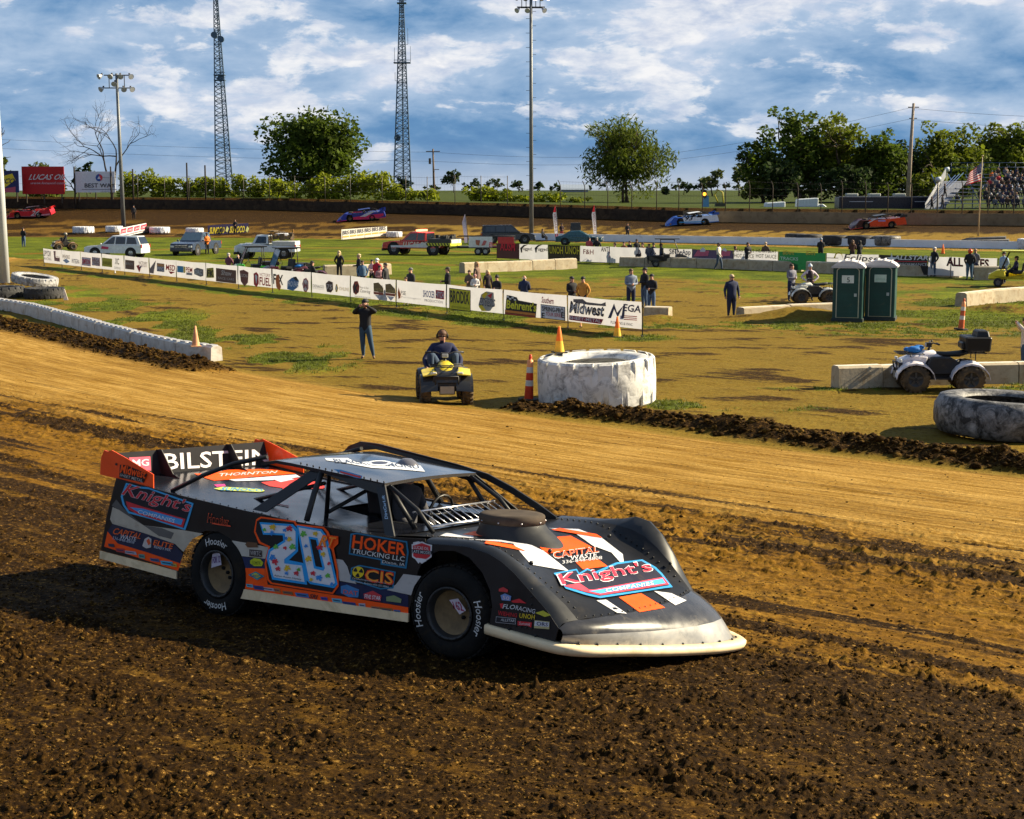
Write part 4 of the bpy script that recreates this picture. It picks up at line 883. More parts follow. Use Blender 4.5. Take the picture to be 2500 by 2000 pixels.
    P.disc((1715, 908), 38, 38, (.70, .52, .02), 5, 20)
    for k in range(3):
        a = math.pi / 2 + k * 2.094 + .15; P.poly([(1715, 908)] + [(1715 + 33 * math.cos(a + q), 908 + 33 * math.sin(a + q)) for q in (-.5, -.25, 0, .25, .5)], (.02, .02, .02), 6)
    P.disc((1715, 908), 8, 8, (.70, .52, .02), 7, 10)
    P.text('Certified Inspection Service Co., Inc', ((1675, 955), (1930, 992), (1930, 980), (1677, 941)), (.5, .52, .55), 5); P.text('Phoenix, Arizona 602-252-8665', ((1685, 975), (1915, 1012), (1915, 999), (1687, 961)), (.5, .52, .55), 5)
    P.poly([(2075, 712), (2110, 705), (2156, 722), (2150, 800), (2110, 852), (2070, 795)], (.6, .6, .62), 3)
    P.poly([(1600, 1000), (1640, 990), (1720, 1022), (1715, 1075), (1650, 1070), (1600, 1045)], (.05, .18, .4), 4); P.text('DAT', ((1618, 1050), (1712, 1062), (1714, 1034), (1620, 1022)), (.6, .1, .08), 6, .02)
    P.poly([(1750, 1050), (1810, 1030), (1868, 1062), (1860, 1100), (1755, 1085)], (.5, .04, .05), 4); P.text('FIVE STAR', ((1758, 1078), (1862, 1092), (1864, 1068), (1760, 1052)), (.65, .65, .68), 6, .02)
    P.poly([(1898, 1070), (1950, 1060), (2000, 1085), (1995, 1110), (1900, 1098)], (.2, .25, .12), 4)
    P.build('sponsor_print', car)
    # shield and small logos with the second crop's coordinates
    P = Print(side_hit(-.987), c2, .0016, CAR_I)
    P.poly([(15, 690), (50, 685), (80, 672), (110, 688), (143, 694), (140, 770), (80, 812), (18, 770)], (.6, .6, .62), 2); P.poly([(24, 698), (80, 682), (134, 702), (132, 765), (80, 800), (26, 764)], (.5, .03, .04), 3); P.quad(((15, 745), (145, 757), (145, 732), (15, 720)), (.02, .02, .03), 4)
    P.text('LUCAS OIL', ((32, 718), (126, 728), (126, 710), (34, 697)), WHITE, 5, .02); P.text('LATE MODEL', ((20, 742), (142, 754), (142, 736), (20, 724)), WHITE, 5, .01); P.poly([(48, 775), (110, 783), (108, 797), (80, 802), (50, 790)], (.6, .6, .62), 4)
    P.text('FLO', ((585, 1092), (660, 1098), (665, 1070), (590, 1065)), (.55, .56, .58), 3, .02, .12); P.text('RACING', ((665, 1100), (786, 1125), (790, 1098), (670, 1072)), (.55, .56, .58), 3, 0, .12)
    P.poly([(568, 1062), (590, 1060), (585, 1090), (575, 1090)], RD, 3); P.poly([(640, 1045), (690, 1030), (735, 1060), (650, 1055)], RD, 3); P.text('WIEHING', ((556, 1135), (675, 1148), (677, 1125), (560, 1105)), RD, 3, .01); P.text('UNOH', ((690, 1150), (785, 1162), (788, 1132), (694, 1122)), (.7, .52, .03), 3, .02)
    P.quad(((542, 1180), (668, 1192), (670, 1155), (545, 1142)), (.35, .35, .37), 3); P.quad(((545, 1177), (665, 1189), (667, 1158), (548, 1145)), (.02, .02, .025), 4); P.text('ALLSTAR', ((575, 1170), (662, 1178), (664, 1162), (577, 1154)), WHITE, 5, .01, .1)
    P.poly([(680, 1170), (770, 1180), (765, 1212), (740, 1200), (680, 1198)], RD, 3); P.text('Summit', ((690, 1193), (758, 1200), (760, 1182), (692, 1175)), WHITE, 4)
    P.quad(((783, 1215), (878, 1222), (880, 1175), (786, 1165)), (.45, .40, .2), 3); P.quad(((786, 1200), (876, 1208), (878, 1180), (789, 1170)), (.55, .56, .6), 4); P.text('ORS', ((800, 1198), (870, 1204), (872, 1182), (802, 1175)), (.03, .03, .08), 5, .03)
    P.poly([(790, 1120), (840, 1105), (888, 1135), (850, 1145)], (.5, .48, .05), 3); P.poly([(562, 970), (590, 958), (620, 975), (618, 992), (562, 985)], (.5, .05, .05), 3); P.poly([(573, 1010), (600, 998), (640, 1015), (635, 1045), (580, 1040)], (.15, .25, .5), 3); P.text('50', ((585, 1034), (628, 1040), (630, 1018), (588, 1012)), (.7, .5, .5), 4)
    P.build('sponsor_print', car)
    # hood
    hh = bvh_hit([RC['hood'], RC['nose']] + RC['fen']); P = Print(hh, c2, .0022, CAR_I, 26)
    def sq(q, col, layer, nu=6, nv=10): P.quad(q, col, layer, nu, nv)
    sq(((860, 752), (1145, 712), (1010, 640), (760, 660)), OR, 1); sq(((760, 690), (870, 660), (850, 640), (720, 655)), OR, 1)
    sq(((1000, 862), (840, 735), (640, 680), (760, 820)), WHITE, 1); sq(((640, 680), (840, 735), (700, 668), (360, 662)), (.5, .5, .53), 1)
    sq(((470, 690), (730, 740), (640, 700), (480, 672)), OR, 3); sq(((330, 632), (470, 645), (470, 612), (400, 612)), OR, 1)
    sq(((190, 640), (400, 655), (400, 640), (230, 622)), WHITE, 1)
    sq(((1265, 745), (1345, 835), (1335, 755), (1200, 650)), WHITE, 1); sq(((1145, 700), (1265, 745), (1205, 655), (1020, 612)), WHITE, 1); sq(((1020, 612), (1205, 655), (1060, 598), (870, 592)), (.55, .56, .6), 1); sq(((890, 605), (1205, 655), (1170, 632), (940, 594)), OR, 3, 6, 3)
    sq(((1085, 850), (1240, 830), (1170, 780), (1040, 805)), OR, 1); sq(((1440, 1118), (1600, 1090), (1450, 1000), (1310, 1025)), OR, 1)
    sq(((1300, 1122), (1362, 1128), (1230, 1040), (1170, 1045)), WHITE, 1); sq(((1665, 1075), (1735, 1045), (1640, 1000), (1530, 985)), WHITE, 1)
    P.text('CAPITAL', ((905, 790), (1185, 748), (1180, 708), (885, 748)), WHITE, 4, .04, .1); P.text('CAPITAL', ((908, 787), (1182, 746), (1178, 712), (889, 751)), OR, 5, .0, .1)
    P.text('WASTE', ((1005, 798), (1170, 772), (1168, 748), (1000, 772)), WHITE, 4, .02, .1); P.text('336-848-8808', ((955, 820), (1205, 790), (1200, 770), (950, 800)), WHITE, 4, .0, .1)
    LBl = (.03, .25, .55)
    P.poly([(900, 878), (1045, 852), (1060, 878), (1110, 848), (1160, 870), (1290, 812), (1455, 792), (1540, 840), (1580, 880), (1645, 965), (1480, 990), (1190, 1035), (1100, 1015), (975, 975)], LBl, 4)
    P.poly([(918, 884), (1040, 862), (1058, 892), (1112, 860), (1165, 884), (1298, 824), (1450, 803), (1530, 850), (1570, 888), (1622, 955), (1480, 980), (1190, 1022), (1108, 1003), (985, 965)], (.015, .015, .03), 5)
    P.poly([(960, 960), (1060, 945), (1120, 985), (1150, 985), (1585, 905), (1620, 950), (1190, 1020), (1105, 1000)], (.70, .05, .08), 6); P.poly([(1115, 995), (1160, 990), (1580, 915), (1600, 945), (1190, 1010)], (.06, .30, .62), 7)
    P.text("Knight's", ((960, 978), (1535, 888), (1490, 800), (915, 888)), (.6, .62, .66), 6.7, .05, .0); P.text("Knight's", ((965, 974), (1530, 886), (1488, 806), (922, 890)), (.75, .03, .06), 8, .02, .0)
    P.text('COMPANIES', ((1225, 1005), (1525, 958), (1520, 937), (1220, 984)), (.7, .72, .8), 9, .01)
    P.build('hood_print', car)
    # roof
    P = Print(bvh_hit([RC['roof']]), c1, .002, CAR_I, 40)
    P.poly([(1490, 160), (1640, 160), (1700, 190), (1830, 178), (1990, 195), (2120, 210), (2150, 250), (1990, 235), (1800, 225), (1640, 195), (1500, 175)], (.55, .57, .62), 1)
    P.text('BLACK DIAMOND', ((1560, 188), (2120, 232), (2100, 205), (1540, 165)), (.05, .07, .12), 2, .02); P.disc((1850, 195), 80, 17, (.6, .62, .66), 3, 18); P.disc((1850, 195), 55, 10, (.05, .06, .1), 4, 18)
    P.build('roof_print', car)
    # rear deck
    P = Print(bvh_hit([RC['deck']]), c1, .002, CAR_I, 40)
    P.poly([(630, 262), (740, 262), (850, 238), (1060, 232), (1190, 240), (1300, 262), (1170, 272), (1000, 285), (880, 300), (760, 308), (700, 290)], OR, 1); P.text('THORNTON', ((790, 282), (1165, 260), (1180, 244), (800, 262)), WHITE, 2, .03)
    P.poly([(860, 302), (1300, 268), (1330, 285), (1150, 305), (900, 312)], (.55, .55, .6), 1); P.poly([(1070, 320), (1330, 290), (1480, 330), (1490, 355), (1250, 362), (1130, 345)], (.6, .05, .04), 1)
    P.poly([(760, 362), (820, 350), (1080, 365), (1095, 378), (1060, 385), (800, 372)], (.45, .5, .1), 2); P.text('SUNOCO', ((800, 374), (1080, 382), (1085, 366), (820, 354)), (.05, .25, .5), 3, .04)
    P.poly([(760, 335), (830, 330), (840, 345), (780, 350)], (.5, .05, .2), 1); P.poly([(1150, 300), (1250, 290), (1290, 300), (1200, 320)], (.5, .52, .6), 2)
    P.quad(((1145, 462), (1255, 482), (1250, 474), (1150, 456)), (.4, .03, .04), 2); P.quad(((1210, 365), (1480, 362), (1480, 340), (1230, 340)), (.5, .05, .05), 2); P.text('NAR', ((1240, 360), (1440, 358), (1440, 344), (1245, 345)), (.6, .55, .6), 3)
    P.build('deck_print', car)
    # spoiler board and plates
    bn_ = CAR_M.to_3x3() @ Vector((.96, 0, .28)); P = Print(plane_hit(CAR_M @ Vector((-2.714, 0, 1.09)), bn_), c1, .0025, CAR_I)
    P.text('BILSTEIN', ((440, 235), (1128, 198), (1128, 98), (432, 130)), mat('spoiler_white', (.50, .48, .50), .9, spec=.1), 1, .03)
    P.quad(((225, 240), (345, 240), (340, 148), (200, 155)), (.5, .03, .08), 1); P.text('MG', ((225, 215), (330, 208), (328, 165), (222, 170)), (.6, .4, .45), 2, .04); P.build('spoiler_print', RC['board'] and car)
    P = Print(side_hit(-.967), c1, .0025, CAR_I)
    P.poly([(145, 200), (190, 205), (325, 262), (300, 320), (140, 285)], (.02, .012, .012), 1); P.text('Midwest', ((148, 252), (312, 292), (322, 238), (160, 198)), OR, 3, .045); P.text('SHEET METAL', ((145, 275), (295, 318), (298, 298), (150, 258)), (.4, .38, .36), 2, .01); P.disc((122, 198), 8, 9, (.02, .02, .02), 2, 8); P.build('plate_print', car)
    # text up the front roof post, sticker on the roof rail and rim sticker
    pn = (CAR_M.to_3x3() @ Vector((0, -.80, -.60 + 1.1))).normalized()
    a, b, c_ = [CAR_M @ Vector(q) for q in ((.66, -.90, .90), (.56, -.90, .90), (.20, -.62, 1.275))]; pn = (b - a).cross(c_ - a).normalized()
    P = Print(plane_hit(a, pn), c1, .003, CAR_I); P.text('DirtCarLift', ((1888, 560), (1868, 405), (1885, 405), (1908, 560))[::-1], (.35, .5, .65), 1, .02); P.build('post_lettering', car)
    a, b, c_ = [CAR_M @ Vector(q) for q in ((-.50, -.632, 1.335), (.29, -.632, 1.27), (.1, -.65, 1.215))]; pn = (b - a).cross(c_ - a).normalized()
    P = Print(plane_hit(a, pn), c1, .003, CAR_I); P.poly([(1550, 232), (1600, 235), (1740, 275), (1735, 293), (1700, 290), (1590, 255)], (.05, .25, .5), 1); P.poly([(1590, 243), (1735, 280), (1725, 290), (1600, 256)], (.6, .05, .04), 2); P.build('rail_sticker', car)
    P = Print(side_hit(-.985), c2, .003, CAR_I); P.poly([(250, 1040), (305, 1030), (355, 1105), (315, 1130)], (.45, .4, .45), 0); P.text('162', ((285, 1095), (345, 1110), (318, 1050), (270, 1050)), (.25, .02, .06), 1, .04); P.build('rim_sticker', car)
    P = Print(side_hit(-.985), c1, .003, CAR_I); P.poly([(752, 790), (800, 772), (812, 860), (745, 880)], (.45, .42, .5), 0); P.text('FOR 12', ((755, 850), (805, 842), (802, 800), (755, 808)), (.1, .02, .15), 1, .04); P.build('rim_sticker', car)
car_prints()
# ------------------------------------------------------------------ trees
def leaf_mat(name, col, var=.5, sc=.35):
    return mat(name, col, .75, var=var, vscale=sc, trans=.42, spec=.2)
LEAF = dict(oak=leaf_mat('oak_leaves', (.06, .09, .009)), willow=leaf_mat('willow_leaves', (.075, .10, .010)), bright=leaf_mat('bush_leaves', (.18, .21, .009), .4, .8), dark=leaf_mat('dark_leaves', (.03, .05, .014)), mid=leaf_mat('mixed_leaves', (.10, .125, .010), .6), pale=leaf_mat('pale_leaves', (.09, .11, .03)))
BARK = mat('bark', (.06, .045, .03), .9, var=.35, vscale=2, bump=.5, bscale=12)
def leaves(rng, blobs, per, size, droop=0.0):
    """blobs: (x, y, z, rx, ry, rz) -> leaf-sized folded faces through the volume"""
    allv = []
    for (bx, by, bz, rx, ry, rz_) in blobs:
        n = max(12, int(per * (rx * rz_)))
        d = rng.normal(0, 1, (n, 3)); d /= np.linalg.norm(d, axis=1)[:, None]; rad = rng.uniform(.35, 1.05, n) ** .6
        c = np.stack([bx + d[:, 0] * rad * rx, by + d[:, 1] * rad * ry, bz + d[:, 2] * rad * rz_], -1)
        a = rng.normal(0, 1, (n, 3)); a[:, 2] *= .6; a /= np.linalg.norm(a, axis=1)[:, None]
        if droop: a = a * (1 - droop) + np.array([0, 0, -1]) * droop; a /= np.linalg.norm(a, axis=1)[:, None]
        b = np.cross(a, rng.normal(0, 1, (n, 3))); b /= np.linalg.norm(b, axis=1)[:, None]
        s = (size * rng.uniform(.5, 1.3, n))[:, None]; w = s * (.55 if not droop else .22)
        allv.append(np.stack([c - a * s, c + b * w, c + a * s, c - b * w], 1))
    return np.concatenate(allv).reshape(-1, 3)
def quads_mesh(name, co, m):
    me = bpy.data.meshes.new(name); co = co.astype(np.float32); nf = len(co) // 4
    me.vertices.add(len(co)); me.vertices.foreach_set('co', co.ravel()); me.loops.add(len(co)); me.loops.foreach_set('vertex_index', np.arange(len(co), dtype=np.int32))
    me.polygons.add(nf); me.polygons.foreach_set('loop_start', np.arange(0, len(co), 4, dtype=np.int32)); me.polygons.foreach_set('loop_total', np.full(nf, 4, np.int32)); me.update(calc_edges=True)
    me.materials.append(m); return me
def limbs(mb, rng, p, d, ln, r, depth, tips, spread=.55, up=.25):
    pts = [p]; q = p.copy(); dd = d.copy(); k = 4
    for i in range(k):
        dd = (dd + Vector(rng.normal(0, .10 + .05 * (4 - depth), 3)) + Vector((0, 0, up * .15))).normalized(); q = q + dd * (ln / k); pts.append(q)
    mb.tube(pts, [r * (1 - .45 * i / k) for i in range(k + 1)], 5)
    if depth == 0: tips.append(q); return
    for c in range(3 if depth > 1 else 4):
        s = pts[2 + (c % 3)] if c else q
        nd = (dd + Vector(rng.normal(0, spread, 3)) + Vector((0, 0, up))).normalized(); limbs(mb, rng, s, nd, ln * rng.uniform(.55, .8), r * .52, depth - 1, tips, spread, up)
def tree(px, ybot, ytop, wpx, Y, leaf, label, group=None, seed=1, shape='round', name='tree', cat='tree', per=60, size=.38, nb=26, trunk=True, crown_bot=None, gaps=1.0):
    rng = np.random.default_rng(seed); k = Y / FPX
    X = (px - 1250) * k; base = gp(X, Y); ztop = CAM_H + (470 - ytop) * k; w = wpx * k / 2; h = ztop - base.z
    o = thing(name, label, cat, base, 0, group)
    cb = h * (crown_bot if crown_bot is not None else .25); cz = (cb + h) / 2; hh = (h - cb) / 2; blobs = []
    for i in range(nb):
        for _ in range(30):
            v = rng.uniform(-1, 1, 3)
            if (v ** 2).sum() < 1 and (shape != 'round' or v[2] > -.9): break
        v = v / max(.25, np.linalg.norm(v)) * rng.uniform(.25, 1.0)
        if shape == 'tall': v[:2] *= .9
        wz = 1 - .35 * max(0, v[2]) if shape == 'round' else 1
        br = rng.uniform(.20, .46) * min(w, hh)
        blobs.append((v[0] * (w - br * .4) * wz, v[1] * w * .7 * wz, cz + v[2] * (hh - br * .4), br * 1.15, br, br * .85))
    if trunk:
        mb = MB(); tips = []
        nt = 3 if shape == 'willow' else 1
        for q in range(nt):
            d = Vector((rng.normal(0, .12 + .1 * (nt > 1)), rng.normal(0, .1), 1)).normalized()
            limbs(mb, rng, Vector((q * .35 - (nt - 1) * .17, 0, -.3)), d, h * (.38 if nt == 1 else .42), max(.05, h * (.026 if nt == 1 else .018)), 3 if h > 7 else 2, tips, .6, .2)
        mb.build('trunk', BARK, o)
        for t in tips:
            if nb > 12 and rng.random() < .5 and abs(t.x) < w and t.z < h: r = rng.uniform(.12, .2) * w; blobs.append((t.x, t.y, max(cb, t.z), r, r, r * .8))
    link('crown', quads_mesh('crown', leaves(rng, blobs, per, size, .45 if shape == 'willow' else 0), LEAF[leaf]), o)
    return o
def trees():
    tree(768, 488, 243, 250, 225, 'oak', 'big round dark green tree standing alone left of the second lattice tower', seed=3, nb=66, per=32, size=.36, crown_bot=-.04, gaps=.5)
    tree(1525, 500, 284, 222, 215, 'willow', 'spreading tree with drooping twigs in the green field right of the tall light pole', seed=8, shape='willow', nb=50, per=36, size=.42, crown_bot=-.02)
    # right-hand wood
    G_ = 'trees behind the hauler and grandstand'
    for i, (px, yt, w, Y, lf, lab, cb) in enumerate([
        (1862, 325, 100, 214, 'oak', 'dark green tree at the left end of the wood behind the track', .1), (1945, 270, 125, 216, 'oak', 'tallest tree of the wood behind the long black trailer, with an open top', .12),
        (2045, 268, 135, 218, 'mid', 'tall airy tree with light gaps, second tall crown of the wood', .12), (2130, 325, 120, 216, 'oak', 'dense dark tree just left of the leaning utility pole', .05),
        (2185, 330, 110, 222, 'dark', 'very dark tree crown behind the utility pole', .05), (2262, 320, 95, 222, 'mid', 'yellow green tree directly right of the utility pole', .05),
        (2330, 330, 110, 226, 'mid', 'green tree behind the left end of the grandstand', .05), (2398, 300, 110, 232, 'mid', 'tree with a thin feathery top behind the flag', .05),
        (2470, 290, 110, 232, 'mid', 'feathery tree behind the grandstand crowd', .05), (2550, 275, 120, 236, 'mid', 'tree at the right edge of the picture behind the crowd', .05), (1905, 400, 110, 212, 'dark', 'low dark understorey tree at the foot of the wood by the white cars', .0), (2060, 410, 150, 212, 'dark', 'low dark bushy tree behind the black trailer roof', .0), (2250, 420, 120, 214, 'mid', 'low green bushy tree beside the foot of the utility pole', .0), (1975, 360, 130, 222, 'oak', 'broad dark tree filling the gap between the white cars and the black trailer', .0), (2120, 380, 150, 222, 'oak', 'broad dark tree behind the middle of the black trailer', .0), (2340, 400, 150, 222, 'oak', 'dark low tree behind the grandstand stairs', .0), (1850, 420, 90, 213, 'mid', 'low lighter tree at the left foot of the wood', .0)]):
        tree(px, 500, yt - (8 + (i * 13) % 17), w * 1.3, Y, lf, lab, G_, seed=20 + i, nb=34, per=42, size=.36, crown_bot=0, shape='tall')
    # small and distant trees on the skyline
    D = 'small trees on the far skyline'
    for i, (px, yt, w, Y, lf, lab) in enumerate([
        (5, 270, 42, 205, 'willow', 'tree crown cut by the left edge of the picture behind the pale pole'), (20, 385, 70, 225, 'mid', 'green tree behind the blue billboard at the far left'), (105, 385, 80, 228, 'pale', 'pale green tree rising behind the red billboard'),
        (200, 388, 50, 300, 'dark', 'small grey green tree between the red and the white billboards'), (230, 392, 40, 300, 'dark', 'small dark tree behind the left end of the white billboard'),
        (915, 430, 40, 300, 'dark', 'small dark pointed tree right of the big round tree'), (938, 420, 28, 300, 'dark', 'narrow dark evergreen beside the pointed tree'), (987, 425, 42, 290, 'dark', 'dark tree at the foot of the second lattice tower'),
        (1108, 415, 62, 420, 'dark', 'rounded dark tree right of the thin utility pole'), (1060, 450, 50, 430, 'dark', 'low dark tree left of the rounded dark tree'), (1160, 435, 60, 450, 'dark', 'low tree on the skyline left of the tall light pole'), (1215, 432, 70, 450, 'dark', 'wide low tree on the skyline just left of the tall light pole'), (1265, 436, 50, 450, 'dark', 'low tree on the skyline touching the tall light pole on its left'),
        (1315, 442, 40, 450, 'dark', 'small skyline tree just right of the tall light pole'), (1355, 448, 50, 450, 'dark', 'small skyline tree left of the distant barn'), (1430, 450, 24, 440, 'dark', 'small dark tree at the right end of the distant barn'),
        (1665, 432, 62, 330, 'dark', 'round dark tree on the skyline right of the drooping tree'), (1712, 425, 40, 330, 'dark', 'dark tree left of the pale slender tree'), (1735, 398, 58, 300, 'pale', 'slender pale green tree on the field edge'), (1800, 392, 75, 300, 'pale', 'pale thinly leaved tree just left of the dark wood'), (1620, 455, 24, 330, 'dark', 'tiny shrub tree on the skyline')]):
        tree(px, 480, yt, w, Y, lf, lab, D, seed=60 + i, nb=12, per=34 if Y > 250 else 60, size=.5 if Y > 250 else .34, crown_bot=.05)
    # bright bushes behind the far wall
    B = 'bright green bushes along the far wall'
    labs = ['right of the white billboard', 'second clump right of the white billboard', 'below the leafless tree', 'left of the two black posts', 'between the two black posts', 'in front of the first lattice tower', 'right of the first lattice tower', 'left foot of the big round tree', 'under the left side of the big round tree', 'under the trunk of the big round tree', 'under the right side of the big round tree', 'right foot of the big round tree', 'first in the row left of the second tower', 'next to the left leg of the second tower', 'in front of the second lattice tower', 'left of the thin utility pole', 'in the field right of the thin utility pole', 'paired with its neighbour in the field', 'small and low left of the tall light pole', 'low right of the tall light pole', 'dim and low before the drooping tree', 'behind the red billboard', 'at the far left edge']
    bx = [(325, 425, 60), (372, 412, 60), (410, 440, 60), (440, 432, 50), (475, 436, 50), (515, 434, 60), (560, 440, 55), (605, 430, 60), (655, 440, 70), (705, 440, 70), (760, 438, 80), (815, 432, 70), (868, 422, 80), (925, 430, 80), (990, 455, 60), (1045, 462, 50), (1165, 458, 62), (1215, 462, 56), (1262, 476, 50), (1340, 472, 70), (1415, 482, 50), (130, 420, 90), (-5, 400, 60)]
    for i, (px, yt, w) in enumerate(bx):
        rng = np.random.default_rng(100 + i); Y = 215 if px < 700 else 208; k = Y / FPX; base = gp((px - 1250) * k, Y); h = CAM_H + (470 - yt) * k - base.z; ww = w * k / 2
        bl = []
        for q in range(14): r = rng.uniform(.35, .6) * ww; bl.append((rng.uniform(-.85, .85) * ww, rng.uniform(-.5, .5) * ww, rng.uniform(.1, .88) * h, r, r, min(r, h * .35)))
        me = quads_mesh('bush', leaves(rng, bl, 90, .26), LEAF['bright'] if i < 20 else LEAF['mid']); o = link('bush', me); o.location = base
        tag(o, 'bright yellow green bush ' + labs[i] if i < 19 else 'green bush ' + labs[i], 'bush', B)
    # leafless tree
    rng = np.random.default_rng(12); Y = 235; k = Y / FPX; base = gp((283 - 1250) * k, Y); o = thing('bare_tree', 'leafless dark branching tree behind the left light pole', 'tree', base)
    mb = MB(); tips = []; H_ = CAM_H + (470 - 285) * k - base.z
    for sgn in (-1, 1): limbs(mb, rng, Vector((0, 0, 0)), Vector((sgn * .30, 0, 1)).normalized(), H_ * .50, .2, 4, tips, .55, .12)
    mb.build('trunk', mat('bare_bark', (.02, .016, .014), .9), o)
trees()
# ------------------------------------------------------------------ lattice towers
def tower(px0, ybase, px1, Y, w0, w1, z1, name, label, blobs):
    k = Y / FPX; base = gp((px0 - 1250) * k, Y); o = thing(name, label, 'radio tower', base)
    top = Vector(((px1 - px0) * k, 0, z1)); sm = mat('tower_steel', (.05, .085, .13), .5, metal=.3)
    leg = lambda a, f: top * f + Vector((math.cos(a), math.sin(a), 0)) * ((w0 + (w1 - w0) * min(1, f * 1.15)) * .58)
    A = [math.radians(d) for d in (-150, -30, 90)]
    for a in A:
        mb = MB(); mb.tube([leg(a, i / 10) for i in range(11)], [.16 - .08 * i / 10 for i in range(11)], 5); mb.build('leg', sm, o)
    mb = MB(); n = 46
    fs = [(i / n) ** .92 for i in range(n + 1)]
    for i in range(n):
        for q in range(3):
            a, b = A[q], A[(q + 1) % 3]; mb.tube([leg(a, fs[i]), leg(b, fs[i + 1])], .055, 3); mb.tube([leg(b, fs[i]), leg(a, fs[i + 1])], .055, 3)
            if i % 3 == 0: mb.tube([leg(a, fs[i]), leg(b, fs[i])], .05, 3)
    mb.build('bracing', sm, o)['kind'] = 'stuff'
    for kind, dx, py, hp in blobs:
        z = CAM_H + (470 - py) * k - base.z; f = z / z1; c = top * f + Vector((dx * k, 0, 0)); mb = MB()
        if kind == 'whip': mb.cyl(c, c + Vector((0, 0, hp * k)), .05, n=4); mb.tube([c, top * f], .04, 3)
        elif kind == 'dish': mb.cyl(c, c + Vector((0, -.5, 0)), .6, .6, 10)
        else: mb.box(c, (hp * k, 1.6, .18)); mb.box(c + Vector((0, 0, .5)), (hp * k, .08, .08))
        mb.build({'whip': 'antenna', 'dish': 'dish', 'plat': 'platform'}[kind], sm, o)
tower(557, 452, 544, 300, 3.3, .75, 36.5 * 1.12, 'lattice_tower', 'left steel lattice radio tower with small dishes half way up', [('dish', -8, 98, 0), ('dish', 8, 108, 0), ('plat', 0, 192, 26), ('plat', 0, 204, 26), ('dish', 2, 200, 0)])
tower(986, 460, 988, 290, 3.2, .55, 36 * 1.15, 'lattice_tower', 'right steel lattice radio tower with whip antennas above its middle', [('plat', 0, 24, 22), ('whip', -18, 162, 35), ('whip', 20, 162, 38), ('whip', 14, 120, 38), ('whip', -17, 205, 20), ('dish', -12, 340, 0), ('plat', 0, 163, 40)])
# ------------------------------------------------------------------ poles
def pole(px0, py0, px1, ytop, Y, r0, r1, name, label, cat, m, group=None):
    k = Y / FPX; p = gp((px0 - 1250) * k, Y); o = thing(name, label, cat, p, 0, group); zt = CAM_H + (470 - ytop) * k - p.z
    mb = MB(); top = Vector(((px1 - px0) * k * 0.5, 0, zt)); mb.tube([Vector((0, 0, -.3)), top * .5, top], [r0, (r0 + r1) / 2, r1], 10); mb.build('pole', m, o); return o, top, k
def lamp(o, c, aim, s=1.0, lit=False):
    mb = MB(); aim = Vector(aim).normalized(); u = aim.orthogonal().normalized(); w = aim.cross(u); rr = [(.10, -.35), (.16, -.28), (.30, 0), (.36, .18)]
    mb.loft([mb.ring(Vector(c) + aim * (h * s), u, w, r * s, r * s, 12) for r, h in rr], 0, (True, False)); b = [mb.P(Vector(c) + aim * (.17 * s) + u * (.34 * s * math.cos(a)) + w * (.34 * s * math.sin(a))) for a in [2 * math.pi * i / 12 for i in range(12)]]; mb.F(b, 1)
    mb.cyl(Vector(c) - aim * (.35 * s), Vector(c) - aim * (.35 * s) + Vector((0, 0, .25 * s)), .12 * s, n=6, m=2)
    g = mat('lit_lamp_glass', (.8, .6, .8), .3, emit=(1, .75, .95), estr=2.2) if lit else mat('lamp_glass', (.35, .37, .4), .15, coat=.5)
    mb.build('floodlight', [mat('lamp_reflector', (.45, .46, .48), .35, metal=.5), g, pm((.03, .03, .035), .6)], o)
STEEL = mat('galvanised_pole', (.13, .14, .15), .5, metal=.2, var=.1, vscale=1.0)
WOOD = mat('pole_wood', (.11, .075, .05), .85, var=.3, vscale=3)
